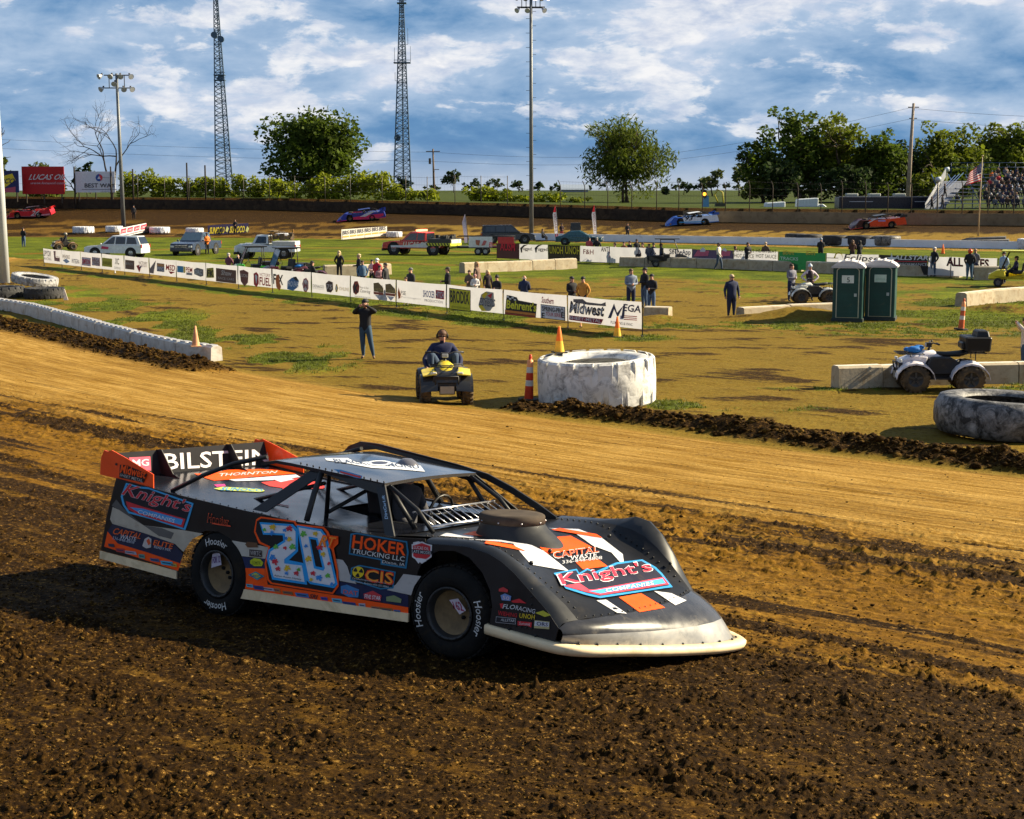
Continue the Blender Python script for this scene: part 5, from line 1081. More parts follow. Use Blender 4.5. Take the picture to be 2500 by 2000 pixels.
def light_poles():
    o, top, k = pole(308, 556, 298, 188, 190, .26, .16, 'light_pole', 'grey light pole with eight floodlights, left of the first lattice tower', 'light pole', STEEL)
    fr = pm((.03, .03, .035), .6); mb = MB()
    zt = top.z; zr = [zt - (192 - 188) * k, zt - (222 - 188) * k]
    for z in zr: mb.box((top.x, 0, z), (3.0, .10, .12))
    for dx in (-.9, .9): mb.box((top.x + dx, 0, (zr[0] + zr[1]) / 2), (.08, .08, zr[0] - zr[1]))
    mb.build('crossarm', fr, o)
    for dx, z in [(-1.9, 0), (-.6, 0), (.55, 0), (1.75, 0), (-1.75, 1), (.9, 1), (1.85, 1), (-.2, 0.5)]: lamp(o, (top.x + dx, -.4, (zr[0] if z == 0 else zr[1]) - .15 if z != .5 else zr[0] - 1.0), (dx * .35, -.7, -.45), .95)
    o, top, k = pole(1297, 563, 1293, 3, 168, .24, .15, 'light_pole', 'tallest light pole, in the middle of the picture, with floodlights on top', 'light pole', STEEL)
    mb = MB(); zr = [top.z - 1 * k, top.z - 30 * k]
    for z in zr: mb.box((top.x, 0, z), (2.9, .10, .12)); mb.box((top.x, .6, z), (2.2, .1, .1)); mb.box((top.x - 1, .3, z), (.1, .7, .08)); mb.box((top.x + 1, .3, z), (.1, .7, .08))
    for dx in (-.95, -.5, .5, .95): mb.box((top.x + dx, 0, (zr[0] + zr[1]) / 2), (.08, .08, zr[0] - zr[1]))
    for q in range(26): z = top.z * (.2 + .76 * q / 26); mb.box((top.x * z / top.z + (.28 if q % 2 else -.28), 0, z), (.5, .04, .04))
    mb.build('crossarm', fr, o)
    for i, (dx, z) in enumerate([(-1.45, 0), (-.55, 0), (.45, 0), (1.1, 0), (1.75, 0), (-1.4, 1), (-.35, 1), (1.35, 1)]): lamp(o, (top.x + dx, -.4 + .5 * (i in (1, 3)), zr[int(z)] - .35), (dx * .4, -.6, -.45), .78, i in (2, 4))
    # pole standing at the left edge among the tyres
    o, top, k = pole(14, 690, -6, -40, 88, .29, .22, 'light_pole', 'pale grey steel pole cut by the left edge of the picture, rising from the tyres', 'light pole', mat('pale_steel', (.52, .55, .58), .45, metal=.15, var=.06, vscale=.7))
    # utility poles
    o, top, k = pole(1062, 490, 1057, 366, 250, .20, .12, 'utility_pole', 'thin dark utility pole with crossarm between the second tower and the tall light pole', 'utility pole', WOOD)
    mb = MB(); mb.box((top.x, 0, top.z - .4), (2.2, .12, .14)); mb.box((top.x - .5, 0, top.z - 1.9), (.35, .35, .9)); mb.box((top.x + .5, 0, top.z - 3.2), (.9, .1, .1)); mb.build('crossarm', WOOD, o)
    o, top, k = pole(2207, 478, 2221, 258, 205, .34, .16, 'utility_pole', 'leaning wooden utility pole in front of the wood, right of the long black trailer', 'utility pole', mat('pole_wood_grey', (.24, .19, .15), .85, var=.3, vscale=3))
    mb = MB(); mb.box((top.x, 0, top.z - .5), (1.4, .1, .12)); mb.box((top.x, 0, top.z - 1.9), (1.0, .1, .1)); mb.build('crossarm', WOOD, o)
    for px, yt, Y, lab in ((465, 399, 207, 'left of two tall black posts by the far wall'), (509, 405, 207, 'right of two tall black posts by the far wall'), (334, 414, 207, 'short black post beside the white billboard'), (281, 408, 207, 'black post behind the right end of the white billboard'), (193, 408, 207, 'black post at the left end of the white billboard')):
        k = Y / FPX; p = gp((px - 1250) * k, Y); mb = MB(); mb.cyl((0, 0, -.2), (0, 0, CAM_H + (470 - yt) * k - p.z), .13, .11, 6); q = mb.build('wooden_post', pm((.02, .016, .014), .9)); q.location = p; tag(q, lab, 'post')
    # overhead wires
    def wire(pts, lab):
        P0 = [at_depth(px, py, Y) for px, py, Y in pts]; mb = MB()
        for a, b in zip(P0, P0[1:]): mb.tube([a.lerp(b, i / 10) - Vector((0, 0, 1.0 * math.sin(math.pi * i / 10) * .5)) for i in range(11)], .02, 3)
        tag(mb.build('overhead_wire', pm((.02, .02, .025), .6)), lab, 'power line')
    wire([(-200, 330, 260), (1057, 372, 250), (1600, 380, 240), (2221, 264, 205), (2800, 285, 200)], 'upper power line strung between the two utility poles')
    wire([(-200, 352, 260), (1057, 394, 250), (1600, 396, 240), (2221, 291, 205), (2800, 312, 200)], 'lower power line strung between the two utility poles')
light_poles()
# ------------------------------------------------------------------ catch fence on the far wall
def catch_fence(pxs, tops, lab, curved, Yoff=.2, wires=3):
    P0 = []; f = thing('catch_fence', lab, 'fence', (0, 0, 0)); m = mat('fence_post', (.16, .14, .11) if curved else (.07, .06, .05), .6, metal=.2)
    for i, px in enumerate(pxs):
        x = 0; Y = 190.0
        for _ in range(12): x = (px - 1250) / FPX * Y; Y = float(np.interp(x, WL_X, WL_Y)) + Yoff
        zb = float(np.interp(x, WL_X, WL_Z)) + 1.0; zt = CAM_H + (470 - tops[i % len(tops)]) * Y / FPX; P0.append((x, Y, zt)); mb = MB()
        if curved: mb.tube([(x, Y, zb), (x, Y, zt - .7), (x - .12, Y - .25, zt - .3), (x - .3, Y - .6, zt)], .055, 5)
        else: mb.cyl((x, Y, zb), (x, Y, zt), .05, n=5)
        mb.build('fence_post', m, f)
    for w in range(wires):
        mb = MB(); pts = [Vector((x, y, zt - .15 - w * (zt - 3.6) / max(1, wires) * .8)) for x, y, zt in P0]; mb.tube(pts, .014, 3); mb.build('fence_wire', m, f)
    # netting: thin vertical strands
    mb = MB()
    for (x0, y0, z0), (x1, y1, z1) in zip(P0, P0[1:]):
        for j in range(1, 8):
            t = j / 8; x = x0 + (x1 - x0) * t; y = y0 + (y1 - y0) * t; mb.box((x, y, (z0 + z1) / 2 - 1.1), (.006, .006, 2.2))
    mb.build('netting', m, f)['kind'] = 'stuff'
catch_fence([55, 112, 222, 282, 345, 410, 470, 530, 601, 664, 725, 798, 859, 936, 993, 1045, 1112, 1175, 1239], [428, 430, 430, 432], 'thin wire catch fence with straight posts along the left part of the far wall', False)
catch_fence([1367, 1426, 1482, 1540, 1600, 1654, 1711, 1767, 1825, 1881, 1942, 1998, 2049, 2106, 2160, 2217, 2280, 2340, 2403, 2465, 2530], [441, 443, 446, 447], 'catch fence with bent post tops along the right part of the far wall', True)
# ------------------------------------------------------------------ billboards
def vboard(p0, p1, z0, z1, th, m, name, parent=None):
    p0 = Vector(p0); p1 = Vector(p1); d = (p1 - p0); d.z = 0; n = Vector((d.y, -d.x, 0)).normalized(); mb = MB()
    a = [Vector((p0.x, p0.y, z0[0])), Vector((p1.x, p1.y, z0[1])), Vector((p1.x, p1.y, z1[1])), Vector((p0.x, p0.y, z1[0]))]
    mb.prism(a, -n * th); return mb.build(name, m, parent), a[0], n
def billboard(px0, px1, yt, yb, Y, col, label, fn):
    k = Y / FPX; z1 = CAM_H + (470 - yt) * k; z0 = CAM_H + (470 - yb) * k; o = thing('billboard', label, 'billboard', ((px0 + px1) / 2 * k - 1250 * k, Y, z0))
    inv = Matrix.Translation(-o.location)
    a = Vector(((px0 - 1250) * k, Y, 0)) - o.location; b = Vector(((px1 - 1250) * k, Y, 0)) - o.location; a.z = b.z = 0
    bd, p, n = vboard(a, b, (0, 0), (z1 - z0, z1 - z0), .12, pm(col, .5, trans=.15), 'board', o)
    for t in np.linspace(.08, .92, 3): mb = MB(); q = a.lerp(b, t); mb.box((q.x, q.y + .25, (z1 - z0) / 2 - .6), (.14, .14, (z1 - z0) + 1.2)); mb.build('board_post', pm((.05, .04, .03), .8), o)
    P = Print(plane_hit((0, Y, z0), (0, -1, 0)), step=.02, inv=inv); fn(P); P.build('board_lettering', o)
def bb1(P):
    P.poly([(0, 432), (30, 424), (38, 440), (12, 458), (0, 456)], (.65, .5, .03), 0); P.text('SUNOCO', ((-35, 448), (33, 448), (36, 436), (-32, 436)), NAVY, 1, .05, .2); P.poly([(0, 462), (38, 456), (38, 470), (0, 470)], (.4, .08, .12), 0)
def bb2(P):
    P.text('LUCAS OIL', ((70, 439), (158, 439), (162, 426), (73, 426)), WHITE, 1, .03, .25); P.text('www.lucasoil.com', ((73, 450), (157, 450), (158, 444), (75, 444)), (.5, .35, .4), 1, .01, .2)
def bb3(P):
    P.disc((242, 434), 8.5, 9, (.03, .08, .28), 1, 18); P.poly([(242, 425), (250, 430), (250.5, 436), (246, 442), (244, 434)], (.6, .04, .05), 2); P.poly([(242, 430), (238, 437), (246, 437)], (.6, .62, .7), 3)
    P.text('BEST WAY', ((207, 458), (281, 458), (281, 448), (207, 448)), (.02, .02, .03), 1, .03); P.quad(Q(200, 462, 286, 463.5), (.2, .2, .25), 1)
billboard(-30, 58, 418, 470, 204, (.02, .03, .12), 'dark blue fuel billboard cut by the left edge of the picture', bb1)
billboard(66, 168, 408, 474, 206, (.42, .012, .015), 'red billboard with white slanted lettering beyond the far wall', bb2)
billboard(194, 291, 420, 470, 207, (.62, .63, .68), 'white billboard with a round red and blue logo beyond the far wall', bb3)
# distant barn, haulers, cars beyond the wall
def far_buildings():
    Y = 430; k = Y / FPX; x0, x1 = (1370 - 1250) * k, (1432 - 1250) * k; p = gp((x0 + x1) / 2, Y); o = thing('barn', 'long low grey roofed barn on the skyline right of the tall light pole', 'barn', p)
    w = x1 - x0; zb = .0; ze = CAM_H + (470 - 466) * k - p.z + .3; zr = CAM_H + (470 - 451) * k - p.z
    mb = MB(); mb.box((0, 0, ze / 2), (w, 10, ze)); mb.build('wall', pm((.22, .24, .26), .8), o)
    mb = MB(); mb.prism([(-w / 2 - .3, -5.4, ze), (-w / 2 - .3, 0, zr), (-w / 2 - .3, 5.4, ze)], (w + .6, 0, 0)); mb.build('roof', pm((.22, .26, .32), .5), o)
    # black hauler trailer
    Y = 176; k = Y / FPX; x0, x1 = (2042 - 1250) * k, (2262 - 1250) * k; z1 = CAM_H + (470 - 481) * k; z0 = 2.3
    o = thing('hauler_trailer', 'long black race hauler trailer parked behind the wall left of the grandstand', 'trailer', ((x0 + x1) / 2, Y, z0)); w = x1 - x0
    mb = MB(); mb.box((0, 1.3, (z1 - z0) / 2), (w, 2.6, z1 - z0)); mb.build('body', pm((.012, .012, .022), .3), o, bevel=.06)
    mb = MB(); mb.box((0, -.02, z1 - z0 + .03), (w + .05, .12, .07)); mb.build('roof_rail', pm((.4, .4, .42), .4, metal=.6), o)
    for dx in (-3.4, -.9, 1.9): mb = MB(); mb.box((dx, 1.3, z1 - z0 + .22), (1.3, 1.0, .36)); mb.build('roof_vent', pm((.32, .34, .30), .6), o, bevel=.08)
    for dx, q in ((-2.6, 2.6), (3.9, 1.2)): mb = MB(); mb.box((dx, -.02, z1 - z0 - .5), (q, .03, .06)); mb.build('trim', pm((.4, .4, .45), .4), o)
    for x in (-2.2, -1.2, 3.0): mb = MB(); mb.cyl((x, -.05, .25), (x, .3, .25), .42, n=12); mb.build('wheel', pm((.01, .01, .01), .8), o)
    # white vehicles
    for (a, b, yt, yb, Y, lab, nm, cab) in ((1865, 1912, 492, 510, 186, 'white box trailer behind the wall left of the white motorhome', 'white_trailer', 0), (1942, 1992, 483, 512, 186, 'pale blue white motorhome behind the wall with its front to the right', 'motorhome', 1)):
        k = Y / FPX; x0, x1 = (a - 1250) * k, (b - 1250) * k; z1 = CAM_H + (470 - yt) * k; z0 = 2.2; o = thing(nm, lab, 'trailer' if not cab else 'motorhome', ((x0 + x1) / 2, Y, z0)); w = x1 - x0; h = z1 - z0
        mb = MB(); mb.prism([(-w / 2, 0, .35), (w / 2, 0, .35), (w / 2, 0, h), (-w / 2 + .1, 0, h - .15)], (0, 2.2, 0)); mb.build('body', pm((.50, .54, .56), .4), o, bevel=.08)
        for i in range(4): mb = MB(); mb.box((-w / 2 + w * (i + .5) / 4, -.01, h * .45), (w / 4 - .1, .02, .5)); mb.build('side_panel', pm((.40, .44, .48), .4), o)
        if cab: mb = MB(); mb.prism([(w / 2 + .02, .1, .35), (w / 2 + 2.3, .1, .35), (w / 2 + 2.2, .1, .95), (w / 2 + 1.1, .1, 1.05), (w / 2 + .6, .1, 1.45), (w / 2 + .02, .1, 1.45)], (0, 1.9, 0)); mb.build('hood', pm((.5, .54, .56), .4), o, bevel=.06)
        for x in (-w * .25, w * .3): mb = MB(); mb.cyl((x, -.02, .2), (x, .3, .2), .36, n=12); mb.build('wheel', pm((.01, .01, .01), .8), o)
    # start lights stand and yellow lift beside it
    Y = 187; k = Y / FPX; p = gp((1717 - 1250) * k, Y); zt = CAM_H + (470 - 468) * k - p.z; o = thing('signal_stand', 'blue stand with a lit orange caution lamp in the field behind the far wall', 'signal light', p)
    mb = MB(); mb.prism([(-.35, 0, 0), (.5, 0, 0), (.45, 0, zt * .72), (-.1, 0, zt * .78)], (0, .3, 0)); mb.build('stand', pm((.10, .26, .42), .5), o)
    mb = MB(); mb.box((-.1, 0, zt * .86), (.5, .4, .9)); mb.build('lamp_box', pm((.02, .02, .02), .6), o)
    mb = MB(); mb.cyl((-.1, -.2, zt * .84), (-.1, -.26, zt * .84), .2, n=12); mb.build('lamp', mat('amber_lamp', (.8, .3, .02), .4, emit=(1, .32, .02), estr=1.6), o)
    p = gp((1752 - 1250) * k, Y); o = thing('man_lift', 'yellow folded boom lift in the field beside the signal stand', 'lift', p); mb = MB(); mb.tube([(0, 0, .2), (-.6, 0, 1.4), (-.2, 0, 2.0), (.35, 0, 1.7), (.5, 0, .3)], .09, 5); mb.build('boom', pm((.35, .30, .03), .5), o); mb = MB(); mb.box((.1, 0, .25), (1.2, .8, .4)); mb.build('base', pm((.05, .05, .03), .6), o)
far_buildings()
# ------------------------------------------------------------------ tyres, cones, barriers
def big_tyre(px0, px1, ybase, h, label, m, group=None, tilt=(0, 0, 0), lugs=24, name='tractor_tyre', fine=False, ydrop=0, wall_m=None, zoff=0):
    c = G((px0 + px1) / 2, ybase); r = None
    Yc = c.y; 
    for _ in range(4):
        r = (px1 - px0) / FPX * Yc / 2; Yc = c.y + r * .95
    p = gp((px0 + px1) / 2 / FPX * Yc - 1250 / FPX * Yc, Yc); p.z += zoff
    o = thing(name, label, 'tyre', p, 0, group); o.rotation_euler = tilt
    mb = MB(); ri = r * .60; n = 72 if fine else 36
    prof = [(ri, h * .14), (ri * 1.03, h * .07), (r * .80, h * .0), (r * .93, h * .05), (r * .965, h * .20), (r * .975, h * .5), (r * .965, h * .80), (r * .93, h * .95), (r * .80, h), (ri * 1.03, h * .93), (ri, h * .86)]
    if fine: prof = [(ri, h * .14), (ri * 1.03, h * .07), (r * .80, 0), (r * .92, h * .04), (r * .955, h * .16), (r * .99, h * .27), (r * .997, h * .5), (r * .99, h * .73), (r * .955, h * .84), (r * .92, h * .96), (r * .80, h), (ri * 1.03, h * .93), (ri, h * .86)]
    mb.lathe(prof, n=n); mb.lathe([(ri, h * .86), (r * .90, h * .72), (r * .93, h * .5), (r * .90, h * .28), (ri, h * .14)], n=n, m=1 if wall_m else 0)
    mb.build('casing', [m] + ([wall_m] if wall_m else []), o)
    mb = MB()
    for k in range(lugs):
        for s_ in (-1, 1):
            a0 = 2 * math.pi * (k + (0 if s_ < 0 else .5)) / lugs; da = 2 * math.pi / lugs * .32; ring = []
            hs = [(0.50, .0), (.24, .10), (.04, .16), (-.02, .16)] if s_ < 0 else [(.50, 0), (.76, .10), (.96, .16), (1.01, .16)]
            if fine: hs = [(0.47, .0), (.24, .03), (.04, .06), (-.005, .06)] if s_ < 0 else [(.53, 0), (.76, .03), (.96, .06), (1.005, .06)]; da = 2 * math.pi / lugs * .41
            for (f, tw), rr in zip(hs, (1.0, 1.0, .99, .955) if fine else (1.0, 1.0, .985, .90)):
                a = a0 + tw * 2 * math.pi / lugs * 1.2 * (1)
                ring.append([mb.P((r * q * rr * math.cos(a + e), r * q * rr * math.sin(a + e), h * f)) for e, q in ((-da, .965), (-da * .85, .995), (da * .85, .995), (da, .965))])
            mb.loft(ring, 0, (True, True), smooth=False)
    mb.build('tread_lugs', m, o)['kind'] = 'stuff'
    return o
WHT = mat('white_painted_rubber', (.62, .61, .58), .6, var=.10, vscale=3.0, dirt=.46, dirtcol=(.05, .045, .04), bump=.4, bscale=9)
WHT2 = mat('worn_white_rubber', (.30, .29, .28), .5, var=.6, vscale=3.4, dirt=.95, dirtcol=(.02, .02, .02), bump=1.0, bscale=6)
BLK = mat('black_tyre_rubber', (.025, .025, .027), .75, var=.4, vscale=3, dirt=.25, dirtcol=(.2, .19, .18), bump=.4, bscale=14)
WHF = mat('far_white_rubber', (.55, .56, .60), .6, var=.3, vscale=2.5, dirt=.3, dirtcol=(.06, .06, .06))
def tyres():
    global HUGE
    HUGE = big_tyre(1314, 1606, 1000, 1.10, 'huge white painted tractor tyre with flaking paint lying flat at the track edge', WHT, tilt=(R(1.5), R(-2.0), 0), lugs=19, fine=True)
    big_tyre(2292, 2640, 1085, .80, 'huge cracked black and white tyre cut by the right edge of the picture', WHT2, tilt=(0, R(2), 0), lugs=0, fine=True)
    g = 'tyres piled at the foot of the left pole'
    big_tyre(-70, 60, 730, .52, 'black tractor tyre cut by the left edge, lying in front of the pale pole', BLK, g, fine=True, lugs=22)
    big_tyre(60, 158, 731, .50, 'black and white lugged tyre at the right end of the left tyre pile', BLK, g, fine=True, lugs=22)
    big_tyre(30, 142, 712, .42, 'white topped tyre leaning tilted behind the two black ones', mat('half_white_rubber', (.35, .35, .36), .6, var=.5, vscale=3, dirt=.5, dirtcol=(.03, .03, .03)), g, tilt=(R(3), R(9), 0), fine=True, lugs=22, zoff=.34)
    g = 'white tyres marking the inside of the far turn'
    for px0, px1, yb, h, lab in ((184, 236, 572, .75, 'white lugged tyre furthest left on the inside of the far turn'), (264, 306, 569, .7, 'white tyre just left of the grey light pole with eight floodlights'), (352, 372, 570, .75, 'dark tyre end between the slanted red sign and the white tyre'), (370, 420, 572, .7, 'plain white tyre right of the slanted red and white sign'), (458, 502, 575, .75, 'white tyre behind the dark pickup'), (676, 716, 578, .3, 'thin white tyre seen edge on by the old white truck'), (944, 984, 581, .6, 'white tyre right of the row of black and orange lettered boards')):
        big_tyre(px0, px1, yb, h, lab, BLK if px0 == 352 else WHF, g, lugs=16)
    g = 'black tyres laid along the inside wall of the straight'
    for i, (a, b, yb, w_) in enumerate(((1912, 1965, 596, 0), (1940, 2005, 598, 0), (2003, 2068, 601, 0), (2062, 2130, 602, 0), (2125, 2195, 603, 1))):
        big_tyre(a, b, yb, .9, ['dark tyre furthest left in the row against the white inner wall', 'second dark tyre from the left against the white inner wall', 'third dark tyre from the left against the white inner wall, behind a standing man', 'fourth dark tyre in the row against the white inner wall', 'shiny grey cracked tyre at the right end of the row against the white inner wall'][i], WHT2 if w_ else BLK, g, lugs=0)
    big_tyre(2478, 2560, 612, .9, 'white streaked tyre at the right edge by the inner wall', WHF, g, lugs=16)
    # belting / pipes stacked at the flag pole
    mb = MB(); a = G(2215, 603); b = G(2475, 606); 
    o = thing('rubber_belting', 'low heap of grey black rubber belting sheets lying under the flagpole', 'rubber belting', a)
    for i, (f0, f1, y, z) in enumerate(((.0, 1.0, 0, .15), (.1, 1.0, .4, .38), (.25, .98, .8, .60), (.45, .96, 1.1, .85))):
        q0 = a.lerp(b, f0) - a; q1 = a.lerp(b, f1) - a; mb = MB(); mb.tube([q0 + Vector((0, y, z * .35)), q0.lerp(q1, .3) + Vector((0, y, z * .8)), q1 + Vector((0, y, z))], [.05, .16, .19], 6); mb.build('belt', mat('belting', (.06, .06, .065), .7, var=.6, vscale=1.2), o)
tyres()
CONE_O = mat('cone_orange', (.78, .20, .02), .5, var=.2, vscale=6, trans=.3); CONE_Y = mat('cone_yellow', (.80, .52, .06), .5, var=.15, vscale=5, trans=.35); CONE_P = mat('cone_faded', (.62, .33, .17), .6, var=.2, vscale=4, trans=.2)
def cone(p, h, label, mt, group=None, base=True, name='traffic_cone', m2=None):
    o = thing(name, label, 'traffic cone', p, .3, group); r = h * .20; mb = MB()
    mb.lathe([(r, .02), (r * .62, h * .45), (r * .22, h * .98), (r * .12, h)], n=16, mf=(lambda k: 1 if (m2 and k == 1) else 0)); mb.build('cone_body', [mt, m2] if m2 else mt, o)
    mb = MB(); mb.box((0, 0, .015), (h * .5, h * .5, .03)); mb.build('base', pm((.03, .025, .02), .8) if base else mt, o, bevel=.008); return o
def cones():
    b = HUGE.location; p = Vector((b.x - .90, b.y + .70, b.z + 1.115)); cone(p, .66, 'tall orange and yellow cone standing on the rim of the huge white tyre', CONE_Y, m2=CONE_O)
    cone(G(1507, 823), .72, 'yellow cone in front of the right end of the banner fence', CONE_Y, m2=CONE_O)
    cone(G(1418, 799), .24, 'small pale orange cone half hidden under the banner fence', CONE_P)
    cone(at_depth(478, 846, 46.8), .62, 'faded peach cone standing on the end of the white block wall', CONE_P, base=False)
    cone(G(277, 600), .9, 'small orange cone behind the white sport utility car', CONE_O, group='far cones'); cone(G(356, 612), .95, 'orange cone at the back bumper of the white sport utility car', CONE_O, group='far cones')
    cone(G(2302, 620), .8, 'thin orange cone on the grass beyond the star banner', CONE_O, group='far cones')
    cone(G(281, 668), .25, 'tiny white marker under the left part of the banner fence', pm(WHITE, .6))
    for (px, py, ht, lab, cols) in ((1291, 978, 1.12, 'red and white banded delineator post beside the huge white tyre', [(.62, .05, .015), (.62, .6, .55)]), (2346, 805, 1.16, 'leaning orange and white delineator post right of the portable toilets', [(.55, .12, .04), (.6, .55, .5)])):
        p = G(px, py); o = thing('delineator_post', lab, 'delineator', p); o.rotation_euler = (0, R(2 if px < 2000 else 4), 0); A, B = pm(cols[0], .5, trans=.15), pm(cols[1], .5, trans=.1); m3 = pm((.75, .28, .10), .5)
        zs = [.05, .34, .36, .48, .50, .66, .68, .80, .82, .98, 1.0, 1.06]; z = lambda f: f * ht / 1.12; mb = MB(); cs = [0, 0, 1, 1, 0, 0, 1, 1, 2, 2, 0]
        mb.lathe([(.115 - .045 * f if f < 1 else .04, z(f)) for f in zs] + [(.03, z(1.12)), (.0, z(1.12))], n=14, mf=lambda k: cs[min(k, 10)]); mb.build('post', [A, B, m3], o)
        mb = MB(); mb.lathe([(.0, .05), (.26, .05), (.27, 0)], n=8, smooth=False); mb.build('base', pm((.03, .028, .026), .8), o)
    # white stake at the left tyres
    p = G(160, 733); mb = MB(); mb.prism([(-.09, 0, 0), (.12, 0, 0), (-.03, 0, .52), (-.08, 0, .50)], (0, .03, 0)); o = mb.build('marker_stake', pm((.7, .6, .52), .6)); o.location = p; tag(o, 'small pale leaning stake at the right end of the left tyre pile', 'stake')
cones()
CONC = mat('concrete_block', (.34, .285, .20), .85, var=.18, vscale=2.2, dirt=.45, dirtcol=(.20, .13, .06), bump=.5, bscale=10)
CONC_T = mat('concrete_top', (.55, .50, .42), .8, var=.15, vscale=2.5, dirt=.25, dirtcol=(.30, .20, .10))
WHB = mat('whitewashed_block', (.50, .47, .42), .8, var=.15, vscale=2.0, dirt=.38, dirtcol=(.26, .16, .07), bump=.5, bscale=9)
def block_run(pts, h, w, label, name='barrier_wall', n=4, m=CONC, mt=CONC_T, caps=False, taper=.82, zoffs=None):
    """pts: pixel feet of the near face; each block is a part"""
    W = [G(*p) for p in pts]; seg = [(W[i + 1] - W[i]).length for i in range(len(W) - 1)]; T = sum(seg); o = thing(name, label, 'concrete barrier', W[0])
    def at(s):
        for i, l in enumerate(seg):
            if s <= l or i == len(seg) - 1: return W[i].lerp(W[i + 1], s / l)
            s -= l
    rng = random.Random(len(pts) * 7 + int(pts[0][0]))
    for k in range(n):
        a = at(T * k / n + .015); b = at(T * (k + 1) / n - .015); d = (b - a); d.z = 0; d.normalize(); nn = Vector((-d.y, d.x, 0));
        if nn.y < 0: nn = -nn
        hh = h * rng.uniform(.96, 1.04); j = rng.uniform(-.03, .03); a = a + nn * j - W[0]; b = b + nn * j - W[0]; mb = MB(); ch = min(.08, w * .16)
        def sec(p): return [mb.P(p + nn * 0 + Vector((0, 0, -.15))), mb.P(p + Vector((0, 0, hh * .9)) + nn * (1 - taper) * w * .4), mb.P(p + Vector((0, 0, hh)) + nn * ((1 - taper) * w * .5 + ch)), mb.P(p + Vector((0, 0, hh)) + nn * (w - (1 - taper) * w * .5 - ch)), mb.P(p + Vector((0, 0, hh * .9)) + nn * (w - (1 - taper) * w * .4)), mb.P(p + nn * w + Vector((0, 0, -.15)))]
        ra, rb = sec(a), sec(b); ms = [0, 0, 1, 0, 0]
        for q in range(5): mb.F((ra[q], rb[q], rb[q + 1], ra[q + 1]), ms[q])
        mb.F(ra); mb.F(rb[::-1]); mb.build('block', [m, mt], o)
        if caps:
            # raised square lifting pads on the block tops, grey between
            for q in range(4):
                c = a.lerp(b, (q + .5) / 4) + nn * w * .52 + Vector((0, 0, hh + .012)); mb = MB(); mb.box(c, ((b - a).length / 4 * .62, w * .50, .03), (0, 0, math.atan2(d.y, d.x))); mb.build('cap_pad', pm((.30, .30, .32), .7), o)
    return o
def barriers():
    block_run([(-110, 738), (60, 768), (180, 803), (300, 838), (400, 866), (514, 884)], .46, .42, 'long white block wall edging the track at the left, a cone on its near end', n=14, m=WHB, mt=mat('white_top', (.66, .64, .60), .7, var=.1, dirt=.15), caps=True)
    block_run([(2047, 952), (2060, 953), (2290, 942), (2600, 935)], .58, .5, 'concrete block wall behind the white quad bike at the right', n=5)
    block_run([(1818, 776), (1960, 768), (2060, 765)], .42, .55, 'low concrete block wall half buried in a grassy mound left of the portable toilets', n=2)
    block_run([(1570, 772), (1632, 774)], .38, .6, 'short concrete block just right of the banner fence end', n=1)
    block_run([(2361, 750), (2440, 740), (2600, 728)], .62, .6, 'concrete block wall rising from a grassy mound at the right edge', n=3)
    block_run([(794, 676), (870, 675), (957, 670)], .66, .6, 'concrete blocks behind the people gathered at the middle of the banner fence', n=2)
    block_run([(1135, 668), (1290, 661), (1410, 656)], .66, .6, 'low concrete blocks on the grass before the twin lettered banners', n=5)
    block_run([(1511, 650), (1700, 655), (1900, 662), (1957, 663)], .66, .6, 'concrete blocks in front of the second banner fence, left of the gap', n=7)
    block_run([(1966, 666), (2150, 672), (2342, 678)], .68, .6, 'concrete blocks in front of the star banner, left of the second gap', n=5)
    block_run([(2376, 683), (2440, 684)], .78, .6, 'concrete block between the helmeted man and the yellow cart', n=1)
barriers()
# ------------------------------------------------------------------ banner fences
BAN = mat('banner_vinyl', (.50, .50, .53), .5, var=.05, vscale=3, trans=.38)
POSTM = pm((.02, .02, .022), .5)
def banner_fence(A, B, pxs, h0, h1, label, mats, prints, name='banner_fence'):
    """A, B: ground ends; pxs: photo columns of the posts; one banner part between each pair"""
    o = thing(name, label, 'banner fence', A); P0 = []
    d = (B - A); n = Vector((d.y, -d.x, 0)).normalized(); 
    if n.y > 0: n = -n
    for px in pxs:
        # intersection of the sight column with the fence line
        k = (px - 1250) / FPX; cth = math.cos(TH); t = None
        # X = k*(depth along axis); depth for z ~ .7 plane: Y*c + 4.3*s
        s_ = math.sin(TH); q = (A.x - k * (A.y * cth + 4.3 * s_)) / (k * d.y * cth - d.x); P0.append(A + d * q)
    for i, p in enumerate(P0):
        mb = MB(); q = p - A; mb.box((q.x, q.y, h1 / 2), (.035, .035, h1)); mb.box((q.x, q.y, .012), (.06, .5, .02)); mb.build('fence_post', POSTM, o)
    inv = Matrix.Translation(-A)
    for i in range(len(P0) - 1):
        a = P0[i] - A; b = P0[i + 1] - A; mt = mats[i] if i < len(mats) else BAN; mb = MB(); nx, nz = 10, 4
        rng = random.Random(i); ph = rng.uniform(0, 6)
        rows = [[a.lerp(b, .01 + .98 * u / nx) + Vector((0, 0, h0 + (h1 - h0) * v / nz - .025 * math.sin(math.pi * u / nx) * (v / nz))) + n * (.02 + .018 * math.sin(u * 1.1 + ph + v * .6)) for u in range(nx + 1)] for v in range(nz + 1)]
        mb.grid(rows); bn = mb.build('banner', mt, o)
        if prints[i]:
            P = Print(plane_hit(P0[i] + n * .048, n), step=.004 * (1 + A.y / 120), inv=inv); prints[i](P); x = P.build('banner_print', bn)
    return o
def f1(X, Y): return (X / 3.4496, 400 + Y / 3.45)
def f2(X, Y): return (600 + X / 3.4496, 400 + Y / 3.45)
def f3(X, Y): return (1200 + X / 3.4496, 400 + Y / 3.45)
